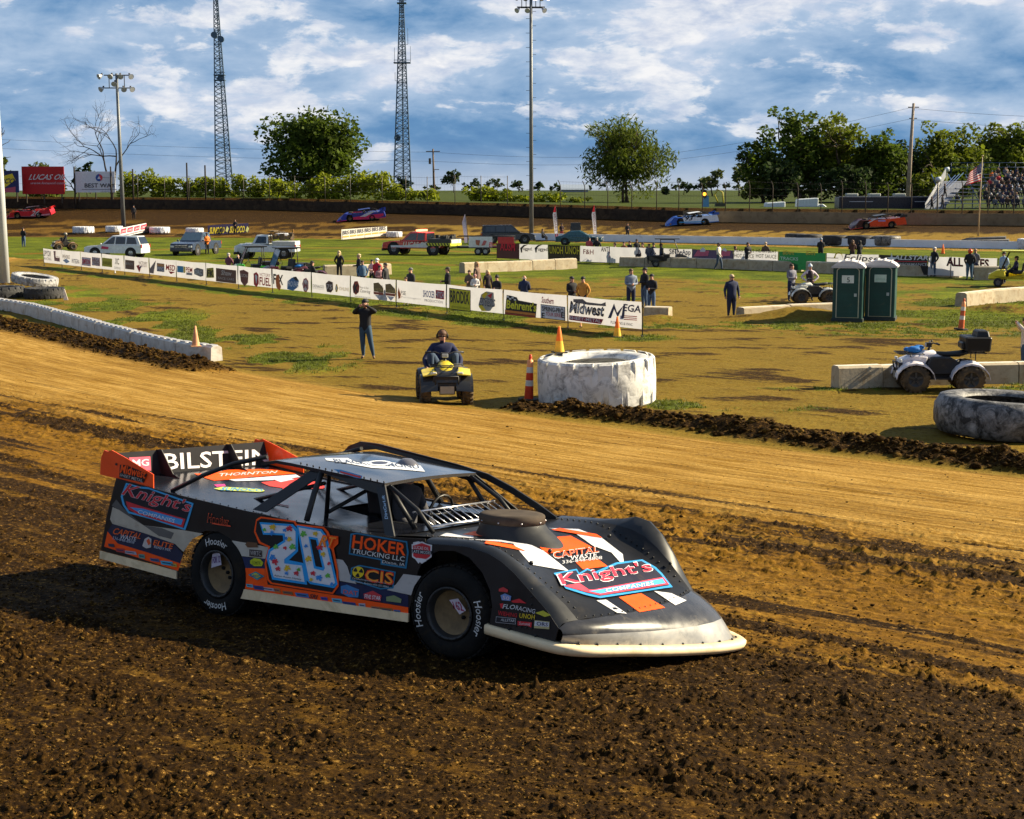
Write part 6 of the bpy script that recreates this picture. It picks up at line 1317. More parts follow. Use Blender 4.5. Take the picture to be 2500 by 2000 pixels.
def f4(X, Y): return (1875 + X / 3.4496, 400 + Y / 3.45)
def q4(f, x0, y0, x1, y1, sl=.1):
    """sloped box in crop coordinates following the banner's slope"""
    d = (x1 - x0) * sl; return (f(x0, y1), f(x1, y1 + d), f(x1, y0 + d), f(x0, y0))
def ban_prints():
    S = .118
    def T(f, s, x0, y0, x1, y1, col, b=.02, sh=0, sl=S): return lambda P: P.text(s, q4(f, x0, y0, x1, y1, sl), col, 2, b, sh)
    def Bx(f, x0, y0, x1, y1, col, sl=S, l=0): return lambda P: P.quad(q4(f, x0, y0, x1, y1, sl), col, l)
    def Pg(f, pts, col, l=1): return lambda P: P.poly([f(*p) for p in pts], col, l)
    def allof(*fs): return lambda P: [g(P) for g in fs]
    BK, RDD = (.03, .03, .035), (.45, .03, .04); BR = (.10, .05, .035); O2 = (.55, .14, .04)
    p = []
    p.append(allof(T(f1, 'SPYDR', 372, 730, 432, 775, (.15, .15, .17), .04), T(f1, 'RACING', 375, 785, 435, 808, (.2, .2, .22), .02), Pg(f1, [(452, 735), (470, 735), (470, 790), (505, 795), (505, 825), (460, 818)], (.35, .18, .18)), T(f1, 'LINCOLN', 460, 775, 505, 800, (.3, .1, .1), .02)))
    p.append(allof(T(f1, 'PENSKE', 530, 765, 590, 795, (.25, .14, .08), .03), Pg(f1, [(530, 812), (560, 800), (590, 825), (560, 840)], (.35, .45, .6)), T(f1, 'INTEGRA', 608, 800, 672, 835, (.2, .2, .24), .04)))
    p.append(allof(Bx(f1, 690, 785, 765, 855, (.55, .25, .3)), Bx(f1, 694, 790, 761, 850, (.6, .6, .63), l=1), T(f1, 'SIMPSON', 696, 800, 760, 842, (.55, .03, .08), .06), Bx(f1, 775, 785, 842, 855, (.35, .12, .14)), Bx(f1, 779, 790, 838, 850, (.6, .6, .63), l=1), T(f1, 'HINDA', 780, 795, 838, 825, (.25, .06, .06), .04), T(f1, 'TOWING', 782, 828, 838, 848, (.25, .06, .06), .02)))
    p.append(allof(Bx(f1, 860, 790, 945, 862, (.45, .42, .04)), T(f1, 'FUELER', 870, 820, 935, 845, (.25, .22, .03), .03), T(f1, 'XC', 972, 795, 1005, 845, (.1, .09, .08), .04), T(f1, 'DIAMOND', 965, 865, 1020, 885, (.3, .3, .32), 0)))
    p.append(allof(Bx(f1, 1055, 808, 1132, 885, (.16, .085, .06)), T(f1, 'BIRDS', 1065, 830, 1122, 850, (.4, .35, .3), .02), Pg(f1, [(1150, 860), (1170, 850), (1185, 890), (1175, 915)], (.5, .05, .05)), Pg(f1, [(1175, 870), (1200, 855), (1180, 895)], (.03, .04, .15)), T(f1, 'VICTORY', 1170, 820, 1243, 845, (.25, .10, .08), .03), T(f1, 'RACEWAY', 1175, 848, 1243, 866, (.4, .2, .2), .02)))
    p.append(allof(Pg(f1, [(1265, 920), (1262, 885), (1315, 812), (1305, 870), (1295, 925)], (.22, .18, .17)), Bx(f1, 1322, 835, 1385, 905, (.2, .22, .28)), Bx(f1, 1326, 838, 1383, 862, (.5, .25, .1), l=1), T(f1, 'PFC', 1330, 870, 1380, 895, (.6, .6, .65), .03), T(f1, 'MSD', 1400, 848, 1475, 895, RDD, .06, .1), Pg(f1, [(1420, 905), (1478, 912), (1440, 930)], RDD)))
    p.append(allof(Bx(f1, 1493, 858, 1545, 912, (.04, .25, .45)), Bx(f1, 1546, 865, 1560, 918, (.6, .45, .05)), T(f1, 'PEM', 1568, 870, 1622, 910, RDD, .05), Bx(f1, 1570, 915, 1620, 935, (.3, .3, .32)), Pg(f1, [(1635, 890), (1660, 875), (1715, 890), (1715, 945), (1690, 952), (1638, 930)], (.22, .2, .2)), T(f1, 'DRC', 1645, 895, 1705, 928, (.5, .5, .5), .05)))
    p.append(allof(Pg(f1, [(1742, 880), (1800, 875), (1805, 960), (1740, 960)], (.35, .30, .05)), T(f1, 'FK', 1748, 895, 1800, 945, (.05, .04, .02), .08), Bx(f1, 1820, 878, 1990, 990, (.13, .065, .05)), T(f1, 'Shaw', 1865, 895, 1950, 935, (.45, .4, .38), .04, .2), T(f1, 'RACE CARS', 1840, 950, 1975, 970, (.4, .35, .33), .01)))
    f1b = lambda X, Y: f1(X, Y)
    p.append(allof(Pg(f1, [(2020, 900), (2055, 893), (2095, 915), (2090, 1000), (2062, 1035), (2030, 990)], (.18, .06, .05)), T(f1, 'LUCAS', 2028, 925, 2088, 950, (.5, .45, .4), .03), Pg(f2, [(68, 925), (92, 912), (110, 935), (112, 1010), (92, 1040), (70, 1015)], RDD), Pg(f2, [(80, 940), (90, 932), (102, 950), (92, 1015)], (.6, .6, .62), 2), T(f2, 'VICTORY', 118, 918, 210, 945, (.45, .12, .14), .01), T(f2, 'FUEL', 120, 955, 212, 1020, RDD, .06)))
    p.append(allof(T(f2, 'F X', 236, 930, 315, 1010, BK, .06), Pg(f2, [(262, 935), (282, 935), (290, 1000), (302, 1035), (290, 1070), (262, 1040), (256, 980)], O2, 3), Pg(f2, [(360, 985), (390, 960), (430, 955), (450, 985), (440, 1040), (400, 1070), (350, 1055)], (.06, .16, .35)), T(f2, 'PRO FAB', 352, 985, 445, 1030, (.6, .62, .68), .05, .2), Pg(f2, [(400, 955), (430, 950), (450, 985), (425, 985)], BK, 3), Pg(f2, [(478, 1010), (490, 970), (512, 962), (530, 990), (530, 1050), (512, 1085), (490, 1070)], (.35, .03, .05)), Pg(f2, [(484, 1015), (494, 980), (512, 973), (525, 995), (524, 1048), (511, 1075), (493, 1060)], (.6, .5, .5), 2), T(f2, 'M', 492, 1000, 520, 1045, RDD, .05)))
    p.append(allof(T(f2, 'DENAGO', 568, 1015, 662, 1040, (.2, .2, .22), .03), T(f2, 'powersports', 570, 1045, 660, 1055, (.4, .35, .35), 0), Pg(f2, [(675, 1010), (700, 985), (735, 998), (738, 1060), (720, 1085), (685, 1078)], (.09, .05, .045)), T(f2, '75', 685, 1015, 730, 1055, (.5, .45, .42), .05), Pg(f2, [(755, 1050), (762, 1015), (772, 1015), (780, 1050), (772, 1080), (760, 1080)], (.65, .42, .05)), Pg(f2, [(762, 1048), (766, 1028), (771, 1030), (774, 1050), (768, 1068)], (.6, .6, .63), 2), T(f2, 'OHLINS', 790, 1035, 872, 1065, (.6, .42, .15), .01)))
    p.append(allof(Pg(f2, [(902, 1035), (918, 990), (945, 988), (960, 1030), (955, 1080), (930, 1105), (908, 1085)], (.30, .05, .03)), T(f2, 'K', 915, 1015, 950, 1080, BK, .08), T(f2, 'Bean & Bar', 965, 1030, 1040, 1048, (.15, .12, .1), 0), T(f2, 'Catering', 965, 1055, 1050, 1090, (.12, .1, .1), .02, .2), T(f2, 'www.beancatering.com', 920, 1105, 1055, 1125, (.15, .14, .14), .0), *[z for q in (0, 100) for z in (Pg(f2, [(1078 + q, 1005 + q * .1), (1120 + q, 1000 + q * .1), (1160 + q, 1045 + q * .1), (1162 + q, 1085 + q * .1), (1080 + q, 1075 + q * .1)], (.20, .14, .06)), Pg(f2, [(1078 + q, 1077 + q * .1), (1162 + q, 1087 + q * .1), (1160 + q, 1108 + q * .1), (1080 + q, 1098 + q * .1)], (.3, .08, .05)), Pg(f2, [(1088 + q, 1102 + q * .1), (1155 + q, 1112 + q * .1), (1125 + q, 1145 + q * .1)], (.5, .5, .53)), T(f2, 'LONE STAR', 1082 + q, 1045 + q * .1, 1155 + q, 1065 + q * .1, (.5, .4, .15), .02))]))
    p.append(allof(Pg(f2, [(1282, 1085), (1290, 1040), (1300, 1080), (1308, 1100), (1305, 1130), (1288, 1140)], O2), T(f2, 'FSE', 1310, 1070, 1352, 1102, (.06, .06, .07), .02), T(f2, 'Farmington', 1315, 1115, 1475, 1130, (.4, .38, .38), 0), T(f2, 'SHOCKER', 1498, 1065, 1595, 1120, (.06, .09, .28), .06), Bx(f2, 1600, 1062, 1672, 1135, (.45, .04, .06)), T(f2, 'HITCH', 1604, 1075, 1670, 1125, (.6, .6, .63), .04), T(f2, 'PRODUCTION', 1510, 1138, 1662, 1160, (.1, .12, .2), .01)))
    p.append(allof(Bx(f2, 1714, 1045, 1895, 1225, (.02, .02, .02)), Bx(f2, 1719, 1051, 1890, 1219, (.55, .50, .03), l=1), T(f2, 'BRODIX', 1728, 1065, 1884, 1165, BK, .05, -.1), T(f2, 'CYLINDER HEADS', 1738, 1195, 1882, 1212, (.2, .2, .03), .01), Pg(f2, [(1962, 1190), (1985, 1100), (2030, 1075), (2090, 1085), (2095, 1190), (2060, 1240), (1990, 1240)], (.35, .33, .3)), Pg(f2, [(1965, 1200), (1990, 1185), (2030, 1240), (1990, 1240)], (.65, .48, .03), 2), Pg(f2, [(1990, 1110), (2020, 1078), (2045, 1090), (2010, 1140)], (.6, .45, .03), 2), Pg(f2, [(2040, 1110), (2080, 1090), (2070, 1135)], RDD, 3), T(f2, 'ESTERS', 1972, 1130, 2100, 1190, (.05, .05, .08), .07, .2), T(f2, 'ESTERS', 1976, 1134, 2096, 1185, (.6, .6, .62), .01, .2)))
    S3 = .118
    p.append(allof(Pg(f3, [(125, 1150), (130, 1105), (160, 1110), (215, 1125), (228, 1150), (385, 1180), (375, 1295), (115, 1270)], (.02, .02, .02)), *[Pg(f3, [(132 + 20 * i, 1112 + 4 * i + 14 * (i % 2)), (150 + 20 * i, 1114 + 4 * i + 14 * (i % 2)), (150 + 20 * i, 1128 + 4 * i + 14 * (i % 2)), (132 + 20 * i, 1126 + 4 * i + 14 * (i % 2))], (.6, .6, .63), 2) for i in range(4)], T(f3, "Behrent's", 130, 1145, 378, 1215, (.62, .58, .04), .07, .1), Bx(f3, 118, 1230, 375, 1250, (.55, .2, .04), l=3), Bx(f3, 118, 1254, 372, 1266, (.3, .04, .03), l=3),
                   T(f3, 'Southern', 425, 1120, 525, 1170, (.35, .06, .09), .06, .2), Bx(f3, 415, 1182, 622, 1300, (.03, .03, .04)), Bx(f3, 420, 1188, 616, 1295, (.6, .6, .63), l=1), T(f3, 'SPRING-PRO', 430, 1200, 608, 1238, BK, .05), T(f3, 'TOUR SERIES', 462, 1248, 595, 1278, (.4, .08, .1), .03), T(f3, 'E', 428, 1255, 450, 1300, BK, .06), T(f3, 'E', 592, 1252, 615, 1295, BK, .06)))
    p.append(allof(T(f3, 'Midwest', 662, 1160, 945, 1250, (.04, .03, .035), .10, .2), T(f3, 'Midwest', 668, 1165, 940, 1246, (.65, .65, .68), .035, .2), Pg(f3, [(690, 1140), (770, 1140), (800, 1165), (925, 1180), (962, 1165), (965, 1200), (820, 1190), (690, 1165)], (.15, .13, .13), 0), Pg(f3, [(657, 1275), (945, 1310), (925, 1350), (657, 1315)], (.28, .02, .04), 1), T(f3, 'SHEET-METAL', 664, 1282, 925, 1308, (.62, .6, .62), .03),
                   Pg(f3, [(982, 1300), (1010, 1300), (1035, 1225), (1065, 1295), (1110, 1205), (1095, 1300), (1120, 1300), (1130, 1175), (1060, 1255), (1035, 1175)], (.05, .05, .10)), T(f3, 'EGA', 1110, 1180, 1258, 1238, (.05, .05, .10), .06, .15), *[Bx(f3, 1115, 1277 + 15 * i, 1225, 1284 + 15 * i, RDD, .06) for i in range(3)], Bx(f3, 1085, 1278, 1113, 1310, (.35, .35, .5), .06), T(f3, 'PLUMBING & HVAC', 1008, 1322, 1192, 1345, (.05, .05, .08), .03)))
    return p
FA, FB = G(106, 649), G(1569, 821)
FPX_POSTS = [107, 150.7, 198, 249, 304, 365, 431, 503, 582, 665, 761, 856, 968, 1091, 1230, 1387, 1569]
_pr = ban_prints()
banner_fence(FA, FB, FPX_POSTS, .24, 1.20, 'long low fence of white sponsor banners running toward the huge white tyre', [], _pr)
def ban2():
    A = Vector((-3.3, 121, 0)); B = Vector((28.2, 91.7, 0)); dk = lambda c: pm(c, .5, trans=.2)
    px = [1213, 1268, 1339, 1416, 1488, 1560, 1620, 1690, 1791, 1901, 2017, 2146, 2266, 2322, 2436]
    m = [dk((.03, .012, .014)), BAN, dk((.015, .013, .008)), BAN, BAN, BAN, BAN, dk((.03, .025, .06)), BAN, dk((.008, .09, .03)), BAN, dk((.01, .01, .012)), BAN, BAN]
    def T(f, s, x0, y0, x1, y1, col, b=.02, sh=0, sl=.05): return lambda P: P.text(s, q4(f, x0, y0, x1, y1, sl), col, 2, b, sh)
    def Pg(f, pts, col, l=1): return lambda P: P.poly([f(*p) for p in pts], col, l)
    def allof(*fs): return lambda P: [g(P) for g in fs]
    g = lambda X, Y: (1640 + X / 5.99, 600 + Y / 5.99)
    BK = (.02, .02, .025); Y_ = (.60, .48, .03); PK = (.45, .10, .16)
    arc = lambda cx: Pg(f3, [(cx, 750), (cx - 8, 710), (cx + 20, 685), (cx + 60, 680), (cx + 30, 695), (cx + 8, 715), (cx + 10, 745)], BK)
    pr = [T(f3, 'AUSM', 75, 662, 198, 728, (.55, .02, .04), .06), allof(arc(250), arc(372), T(f3, 'rugged.', 258, 700, 345, 735, BK, .04), T(f3, 'rugged.', 380, 702, 480, 740, BK, .04)),
          allof(T(f3, 'UNOH', 492, 695, 602, 755, Y_, .03), T(f3, 'UNOH', 624, 695, 745, 758, Y_, .03), Pg(f3, [(607, 680), (615, 680), (615, 785), (607, 785)], (.1, .09, .04))),
          T(f3, 'F&H', 775, 720, 860, 760, (.3, .06, .06), .03), T(f3, 'ANT', 925, 700, 985, 738, BK, .05), None, T(f3, 'SilTheApp', 1500, 718, 1678, 775, (.03, .06, .12), .05, 0, .03),
          allof(Pg(g, [(320, 155), (380, 70), (550, 75), (530, 150)], PK), Pg(g, [(415, 60), (460, 22), (500, 60), (490, 90), (420, 90)], (.5, .5, .56), 2), Pg(g, [(700, 155), (740, 75), (865, 85), (850, 150)], PK), Pg(g, [(735, 65), (775, 30), (810, 65), (800, 90)], (.5, .5, .56), 2)),
          allof(T(g, 'HEARTBEAT', 918, 42, 1210, 90, BK, .02), T(g, 'HOT SAUCE', 918, 115, 1205, 170, BK, .02), T(g, 'HEARTBEAT', 1235, 48, 1535, 95, BK, .02), T(g, 'HOT SAUCE', 1235, 120, 1532, 175, BK, .02)),
          allof(T(g, '$Dirt', 1625, 70, 1790, 135, (.42, .28, .05), .05), T(g, 'TRACKS', 1590, 160, 1850, 205, (.5, .5, .5), .03), T(g, '$Dirt', 1965, 75, 2100, 140, (.42, .28, .05), .05)),
          allof(T(f4, 'Eclipse', 640, 760, 930, 830, (.08, .07, .07), .03, .2), Pg(f4, [(555, 790), (570, 755), (600, 742), (625, 760), (632, 800), (620, 765), (598, 752), (575, 765), (565, 800)], (.6, .45, .05)), Pg(f4, [(495, 790), (592, 792), (592, 798), (495, 795)], BK)),
          allof(Pg(f4, [(1042, 750), (1052, 788), (1085, 790), (1060, 812), (1072, 850), (1040, 828), (1010, 850), (1022, 810), (1005, 788), (1034, 786)], (.62, .62, .66)), T(f4, 'ALLSTAR', 1062, 772, 1348, 808, (.62, .62, .66), .05, .2, .01), Pg(f4, [(1065, 818), (1345, 824), (1345, 829), (1065, 823)], (.5, .03, .05)), T(f4, 'PERFORMANCE', 1068, 835, 1340, 856, (.4, .4, .43), .01, .1, .01)),
          None, allof(T(f4, 'ALL TYRES'.replace('TYRES', 'TIRES'), 1508, 790, 1860, 858, BK, .09, 0, .05), T(f4, 'ALL TIRES', 1514, 794, 1855, 854, (.35, .04, .05), .01, 0, .05))]
    banner_fence(A, B, px, .10, 1.22, 'second banner fence across the infield with black, white, green and navy sponsor banners', m, pr)
    # slanted signs on stakes and a trailer side
    def sign(pts, m, label, fn, z=.3):
        (x0, yb0, yt0), (x1, yb1, yt1) = pts; a = G(x0, yb0); b = G(x1, yb1)
        # the two ends are at the same height on upright stakes: top heights from the picture
        h0 = (yb0 - yt0) / FPX * a.y; h1 = (yb1 - yt1) / FPX * b.y; o = thing('sponsor_sign', label, 'sign', a); q = b - a; n = Vector((q.y, -q.x, 0)).normalized()
        if n.y > 0: n = -n
        mb = MB(); mb.prism([Vector((0, 0, .12)), q + Vector((0, 0, .12)), q + Vector((0, 0, h1)), Vector((0, 0, h0))], -n * .04); mb.build('board', m, o)
        for t in (.02, .5, .98): mb = MB(); w = q * t; mb.box((w.x, w.y, .3), (.04, .04, .6)); mb.build('stake', POSTM, o)
        P = Print(plane_hit(a + n * .005, n), step=.012, inv=Matrix.Translation(-a)); fn(P); P.build('sign_lettering', o)
    def s1(P):
        for i in range(4): x0 = 1018 + i * 56; y = 590 - i * 11; P.poly([f1(x0, y - 38), f1(x0 + 46, y - 50), f1(x0 + 42, y - 10), f1(x0 - 4, y)], (.62, .02, .05), 1); P.text('LWO', (f1(x0 + 4, y - 10), f1(x0 + 38, y - 18), f1(x0 + 40, y - 36), f1(x0 + 6, y - 28)), (.7, .5, .55), 2, .03)
        P.poly([f1(1012, 612), f1(1232, 562), f1(1232, 556), f1(1012, 606)], (.1, .06, .07), 1)
    sign(((293, 583, 558), (358, 568, 545)), pm((.66, .66, .68), .5, trans=.3), 'slanted white sign with four red blocks in front of the light pole foot', s1)
    def s2(P):
        for x0 in (1762, 1932): P.text('SUNOCO', (f1(x0, 590 - (x0 > 1800) * 8), f1(x0 + 125, 584 - (x0 > 1800) * 8), f1(x0 + 127, 532 - (x0 > 1800) * 8), f1(x0 + 5, 537 - (x0 > 1800) * 8)), Y_, 2, .06, .15); P.poly([f1(x0 + 135, 565), f1(x0 + 150, 525), f1(x0 + 165, 545), f1(x0 + 152, 580)], (.5, .5, .2), 1)
    sign(((508, 577, 551), (607, 570, 545)), pm((.03, .025, .09), .5, trans=.2), 'dark blue sign with yellow lettering twice, behind the dark pickup', s2)
    def s3(P):
        for i in range(6): x0 = 815 + i * 62; y = -i * 7; P.text('BRS', (f2(x0, 598 + y), f2(x0 + 52, 592 + y), f2(x0 + 52, 560 + y), f2(x0, 566 + y)), (.08, .08, .1), 2, .03); P.quad((f2(x0, 622 + y), f2(x0 + 54, 616 + y), f2(x0 + 54, 604 + y), f2(x0, 610 + y)), (.55, .25, .05), 1)
    sign(((834, 588, 561), (945, 578, 553)), pm((.60, .58, .54), .5, trans=.3), 'pale board with six black letter groups over orange bars, beyond the grass', s3)
ban2()
def flags():
    for px, yb, yt, col, tip, lab, tilt in ((1137, 599, 524, (.40, .34, .46), None, 'mauve feather flag behind the black trailer', -.03), (1357, 584, 503, (.62, .62, .66), (.65, .03, .04), 'left of two white feather flags with red ends near the teal car', .0), (1452, 584, 502, (.62, .62, .66), (.65, .03, .04), 'right of two white feather flags with red ends near the teal car', .03)):
        p = G(px + 6, yb); h = (yb - yt) / FPX * p.y; o = thing('feather_flag', lab, 'flag', p, 0, 'feather flags'); o.rotation_euler = (0, R(-3), 0)
        w = .42; n = 14; L_, Rr = [], []
        for i in range(n + 1): f = i / n; z = h * (.08 + .92 * f); ww = w * min(1, (1 - f) * 3.2 + .10) * (.75 + .25 * f); x = -.02 - .10 * f * f; L_.append(Vector((x - ww, .05 * math.sin(f * 7), z))); Rr.append(Vector((x, 0, z)))
        mb = MB(); mb.grid([L_, Rr]); 
        if tip:
            for i, fi in enumerate(mb.m):
                if i >= n - 3 or i < 1: mb.m[i] = 1
        mb.build('flag_cloth', [pm(col, .6, trans=.4), pm(tip or col, .6, trans=.4)], o); mb = MB(); mb.tube([(0, 0, -.1), (0, 0, h * .5), (-.12, 0, h * 1.0)], .018, 5); mb.build('flag_pole', POSTM, o)
        if tip or True:
            mb = MB(); vs, fs = text2d('SUNRISE' if not tip else 'DRAGON', .02); b = 0
            for u, v in vs: z = h * (.25 + .5 * u); x = -.08 - .22 * (1 - v) * 1.0 - .10 * (z / h) ** 2; mb.P((x, -.07, z))
            for f in fs: mb.F(f)
            mb.build('flag_lettering', pm((.6, .55, .65) if not tip else (.3, .12, .14), .6), o)
    # stars and stripes on a slim pole
    p = G(2388, 577); k = p.y / FPX; h = CAM_H + (470 - 383) * k - p.z; o = thing('flagpole', 'slim tan flagpole with the stars and stripes flying left of it, before the grandstand', 'flagpole', p)
    mb = MB(); mb.tube([(0, 0, -.2), (.04, 0, h / 2), (.12, 0, h)], [.07, .055, .035], 6); mb.blob((.12, 0, h), .09); mb.build('pole', pm((.35, .27, .17), .5), o)
    mb = MB(); z1 = CAM_H + (470 - 400) * k - p.z; z0 = CAM_H + (470 - 446) * k - p.z; x1 = .08; fl = (2388 - 2350) * k; nu, nv = 14, 13; rows = []
    for j in range(nv + 1):
        row = []
        for i in range(nu + 1):
            u = i / nu; v = j / nv; row.append(Vector((x1 - fl * u * (.72 + .28 * v), .12 * math.sin(u * 8 + v * 2), z1 - (z1 - z0) * (v * .92) - .75 * fl * u ** 1.2 * (.75 - .35 * v))))
        rows.append(row)
    mb.grid(rows)
    for j in range(nv):
        for i in range(nu): mb.m[j * nu + i] = 2 if (j < 7 and i < 6) else (0 if j % 2 == 0 else 1)
    c = mb.build('flag_cloth', [pm((.45, .03, .04), .7, trans=.35), pm((.62, .60, .60), .7, trans=.35), pm((.03, .035, .12), .7, trans=.35)], o)
    mb = MB()
    for r in range(5):
        for q in range(5):
            a = rows[1 + r][1 + q]; mb.blob(a + Vector((0, -.05, 0)), .035, n=4, k=3)
    mb.build('stars', pm(WHITE, .7), o)['kind'] = 'stuff'
flags()
# ------------------------------------------------------------------ people (local axes: facing -y, z up, 1.75 m tall)
SKIN = mat('skin', (.42, .22, .15), .55, var=.08)
def body(pose='stand', stout=1.0, woman=False):
    s = stout; J = {}
    def j(n, p, r): J[n] = (Vector(p), r)
    j('pelvis', (0, 0, .93), .135 * s); j('belly', (0, -.01, 1.07), .14 * s); j('chest', (0, 0, 1.27), .16 * s); j('upchest', (0, .01, 1.40), .115); j('neck', (0, .005, 1.49), .058); j('head0', (0, -.015, 1.58), .076); j('head1', (0, -.01, 1.67), .088); j('head2', (0, .0, 1.73), .062); j('nose', (0, -.105, 1.60), .018)
    H = dict(lh=(.095, 0, .88), rh=(-.095, 0, .88)); legs = {}
    A = dict(ls=(.17 * s ** .5, .01, 1.40), rs=(-.17 * s ** .5, .01, 1.40))
    st = dict(le=(.25 * s ** .5, .02, 1.13), lw=(.25 * s ** .5, -.06, .90), lk=(.11, -.01, .49), la=(.12, .02, .09), lt=(.14, -.14, .04), re=(-.25 * s ** .5, .02, 1.13), rw=(-.25 * s ** .5, -.06, .90), rk=(-.11, -.01, .49), ra=(-.12, .02, .09), rt=(-.14, -.14, .04))
    P = dict(st)
    if pose == 'phone': P.update(le=(.36, -.10, 1.40), lw=(.12, -.24, 1.58), re=(-.34, -.10, 1.36), rw=(-.10, -.24, 1.55), lk=(.17, -.03, .49), la=(.24, .0, .09), lt=(.30, -.14, .04), rk=(-.08, -.02, .49), ra=(-.08, .03, .09), rt=(-.09, -.13, .04))
    if pose == 'hips': P.update(le=(.42, .06, 1.16), lw=(.20, -.06, .98), re=(-.42, .06, 1.16), rw=(-.20, -.06, .98))
    if pose == 'front': P.update(le=(.25, -.02, 1.12), lw=(.06, -.24, 1.12), re=(-.25, -.02, 1.12), rw=(-.06, -.24, 1.10))
    if pose == 'pockets': P.update(le=(.30, .06, 1.14), lw=(.20, -.06, .92), re=(-.30, .06, 1.14), rw=(-.20, -.06, .92))
    if pose == 'walk': P.update(lk=(.10, -.16, .50), la=(.10, -.20, .10), lt=(.11, -.36, .06), rk=(-.10, .04, .48), ra=(-.10, .24, .12), rt=(-.10, .14, .04), le=(.24, .10, 1.15), lw=(.24, .08, .93), re=(-.24, -.08, 1.14), rw=(-.22, -.24, .97))
    if pose == 'lean': P.update(lk=(.12, -.22, .62), la=(.12, -.24, .28), lt=(.13, -.38, .24), re=(-.24, -.14, 1.16), rw=(-.12, -.34, 1.02), le=(.24, -.14, 1.16), lw=(.10, -.34, 1.02))
    off = 0
    if pose in ('ride', 'sit'):
        off = -.36 if pose == 'ride' else -.42
        w = .27 if pose == 'ride' else .13
        P.update(lk=(w, -.42, .98 + off + .33), la=(w * .95, -.38, .10 + .20 + (.0)), lt=(w * 1.1, -.55, .24), rk=(-w, -.42, .98 + off + .33), ra=(-w * .95, -.38, .30), rt=(-w * 1.1, -.55, .24))
        if pose == 'sit': P.update(la=(w, -.46, .09), lt=(w, -.62, .04), ra=(-w, -.46, .09), rt=(-w, -.62, .04), lk=(w, -.44, .52), rk=(-w, -.44, .52))
        for k in ('le', 'lw', 're', 'rw'): P[k] = (P[k][0], P[k][1], P[k][2] + off)
        if pose == 'ride': P.update(le=(.40, -.16, 1.14 + off), lw=(.36, -.42, 1.00 + off), re=(-.40, -.16, 1.14 + off), rw=(-.36, -.42, 1.00 + off))
        else: P.update(le=(.24, -.08, 1.15 + off), lw=(.13, -.33, .98 + off), re=(-.24, -.08, 1.15 + off), rw=(-.13, -.33, .98 + off))
    verts = []; rad = []; edges = []; lab = []
    def V(p, r, up=True): verts.append(Vector(p)); rad.append(r); return len(verts) - 1
    o3 = Vector((0, 0, off)); ids = {}
    for n in ('pelvis', 'belly', 'chest', 'upchest', 'neck', 'head0', 'head1', 'head2', 'nose'): p, r = J[n]; ids[n] = V(p + o3, r)
    seq = [('pelvis', 'belly', 1), ('belly', 'chest', 1), ('chest', 'upchest', 1), ('upchest', 'neck', 1), ('neck', 'head0', 0), ('head0', 'head1', 0), ('head1', 'head2', 0), ('head0', 'nose', 0)]
    for a, b, l in seq: edges.append((ids[a], ids[b])); lab.append(l)
    for q, sg in (('l', 1), ('r', -1)):
        h = V(Vector(H[q + 'h']) + o3, .118 * s ** .6); k = V(P[q + 'k'], .078 * s ** .5); m = V(Vector(P[q + 'k']).lerp(Vector(P[q + 'a']), .4), .076); a = V(P[q + 'a'], .042); t = V(P[q + 't'], .036)
        edges += [(ids['pelvis'], h), (h, k), (k, m), (m, a), (a, t)]; lab += [2, 2, 2, 2, 3]
        sh = V(Vector(A[q + 's']) + o3, .080 * s ** .4); e = V(P[q + 'e'], .062); w = V(P[q + 'w'], .040); edges += [(ids['upchest'], sh), (sh, e), (e, w)]; lab += [1, 1, 1]
        d = (Vector(P[q + 'w']) - Vector(P[q + 'e'])).normalized(); side = d.cross(Vector((0, 1, 0.2))).normalized(); pw = Vector(P[q + 'w']); hm = V(pw + d * .06, .034); edges.append((w, hm)); lab.append(0)
        curl = Vector((0, 0, -1)) if abs(d.z) < .8 else Vector((0, -1, 0))
        for fi in range(4):
            ln = (.035, .042, .040, .030)[fi]; b0 = pw + d * .085 + side * (.026 - .0175 * fi); f1_ = V(b0 + d * ln * .6, .0095); f2_ = V(b0 + (d * .75 + curl * .55).normalized() * ln * 1.5, .0085); edges += [(hm, f1_), (f1_, f2_)]; lab += [0, 0]
        t1 = V(pw + d * .045 + side * .045, .011); t2 = V(pw + d * .085 + side * .05 + curl * .015, .0095); edges += [(hm, t1), (t1, t2)]; lab += [0, 0]
    me = bpy.data.meshes.new('b'); me.from_pydata(verts, edges, []); o = bpy.data.objects.new('b', me); COL.objects.link(o)
    sk = o.modifiers.new('s', 'SKIN'); sk.use_smooth_shade = True; sv = me.skin_vertices[0].data
    for i, r in enumerate(rad):
        yx = 1.0
        if i in (ids['belly'], ids['chest'], ids['pelvis']): sv[i].radius = (r * 1.12, r * .82)
        elif i in (ids['head0'], ids['head1'], ids['head2']): sv[i].radius = (r * .92, r * 1.1)
        else: sv[i].radius = (r, r)
    sv[ids['pelvis']].use_root = True
    sb = o.modifiers.new('u', 'SUBSURF'); sb.levels = 1
    dg = bpy.context.evaluated_depsgraph_get(); m2 = bpy.data.meshes.new_from_object(o.evaluated_get(dg)); bpy.data.objects.remove(o)
    E0 = np.array([verts[a][:] for a, b in edges]); E1 = np.array([verts[b][:] for a, b in edges]); D = E1 - E0; DD = (D ** 2).sum(1) + 1e-9
    cen = np.array([p.center[:] for p in m2.polygons]); RR = np.array([(rad[a] + rad[b]) / 2 for a, b in edges])
    t = np.clip(((cen[:, None] - E0[None]) * D[None]).sum(-1) / DD[None], 0, 1); dist = np.linalg.norm(cen[:, None] - (E0[None] + t[..., None] * D[None]), axis=-1) - RR[None] * .9
    lb = np.array(lab)[dist.argmin(1)]
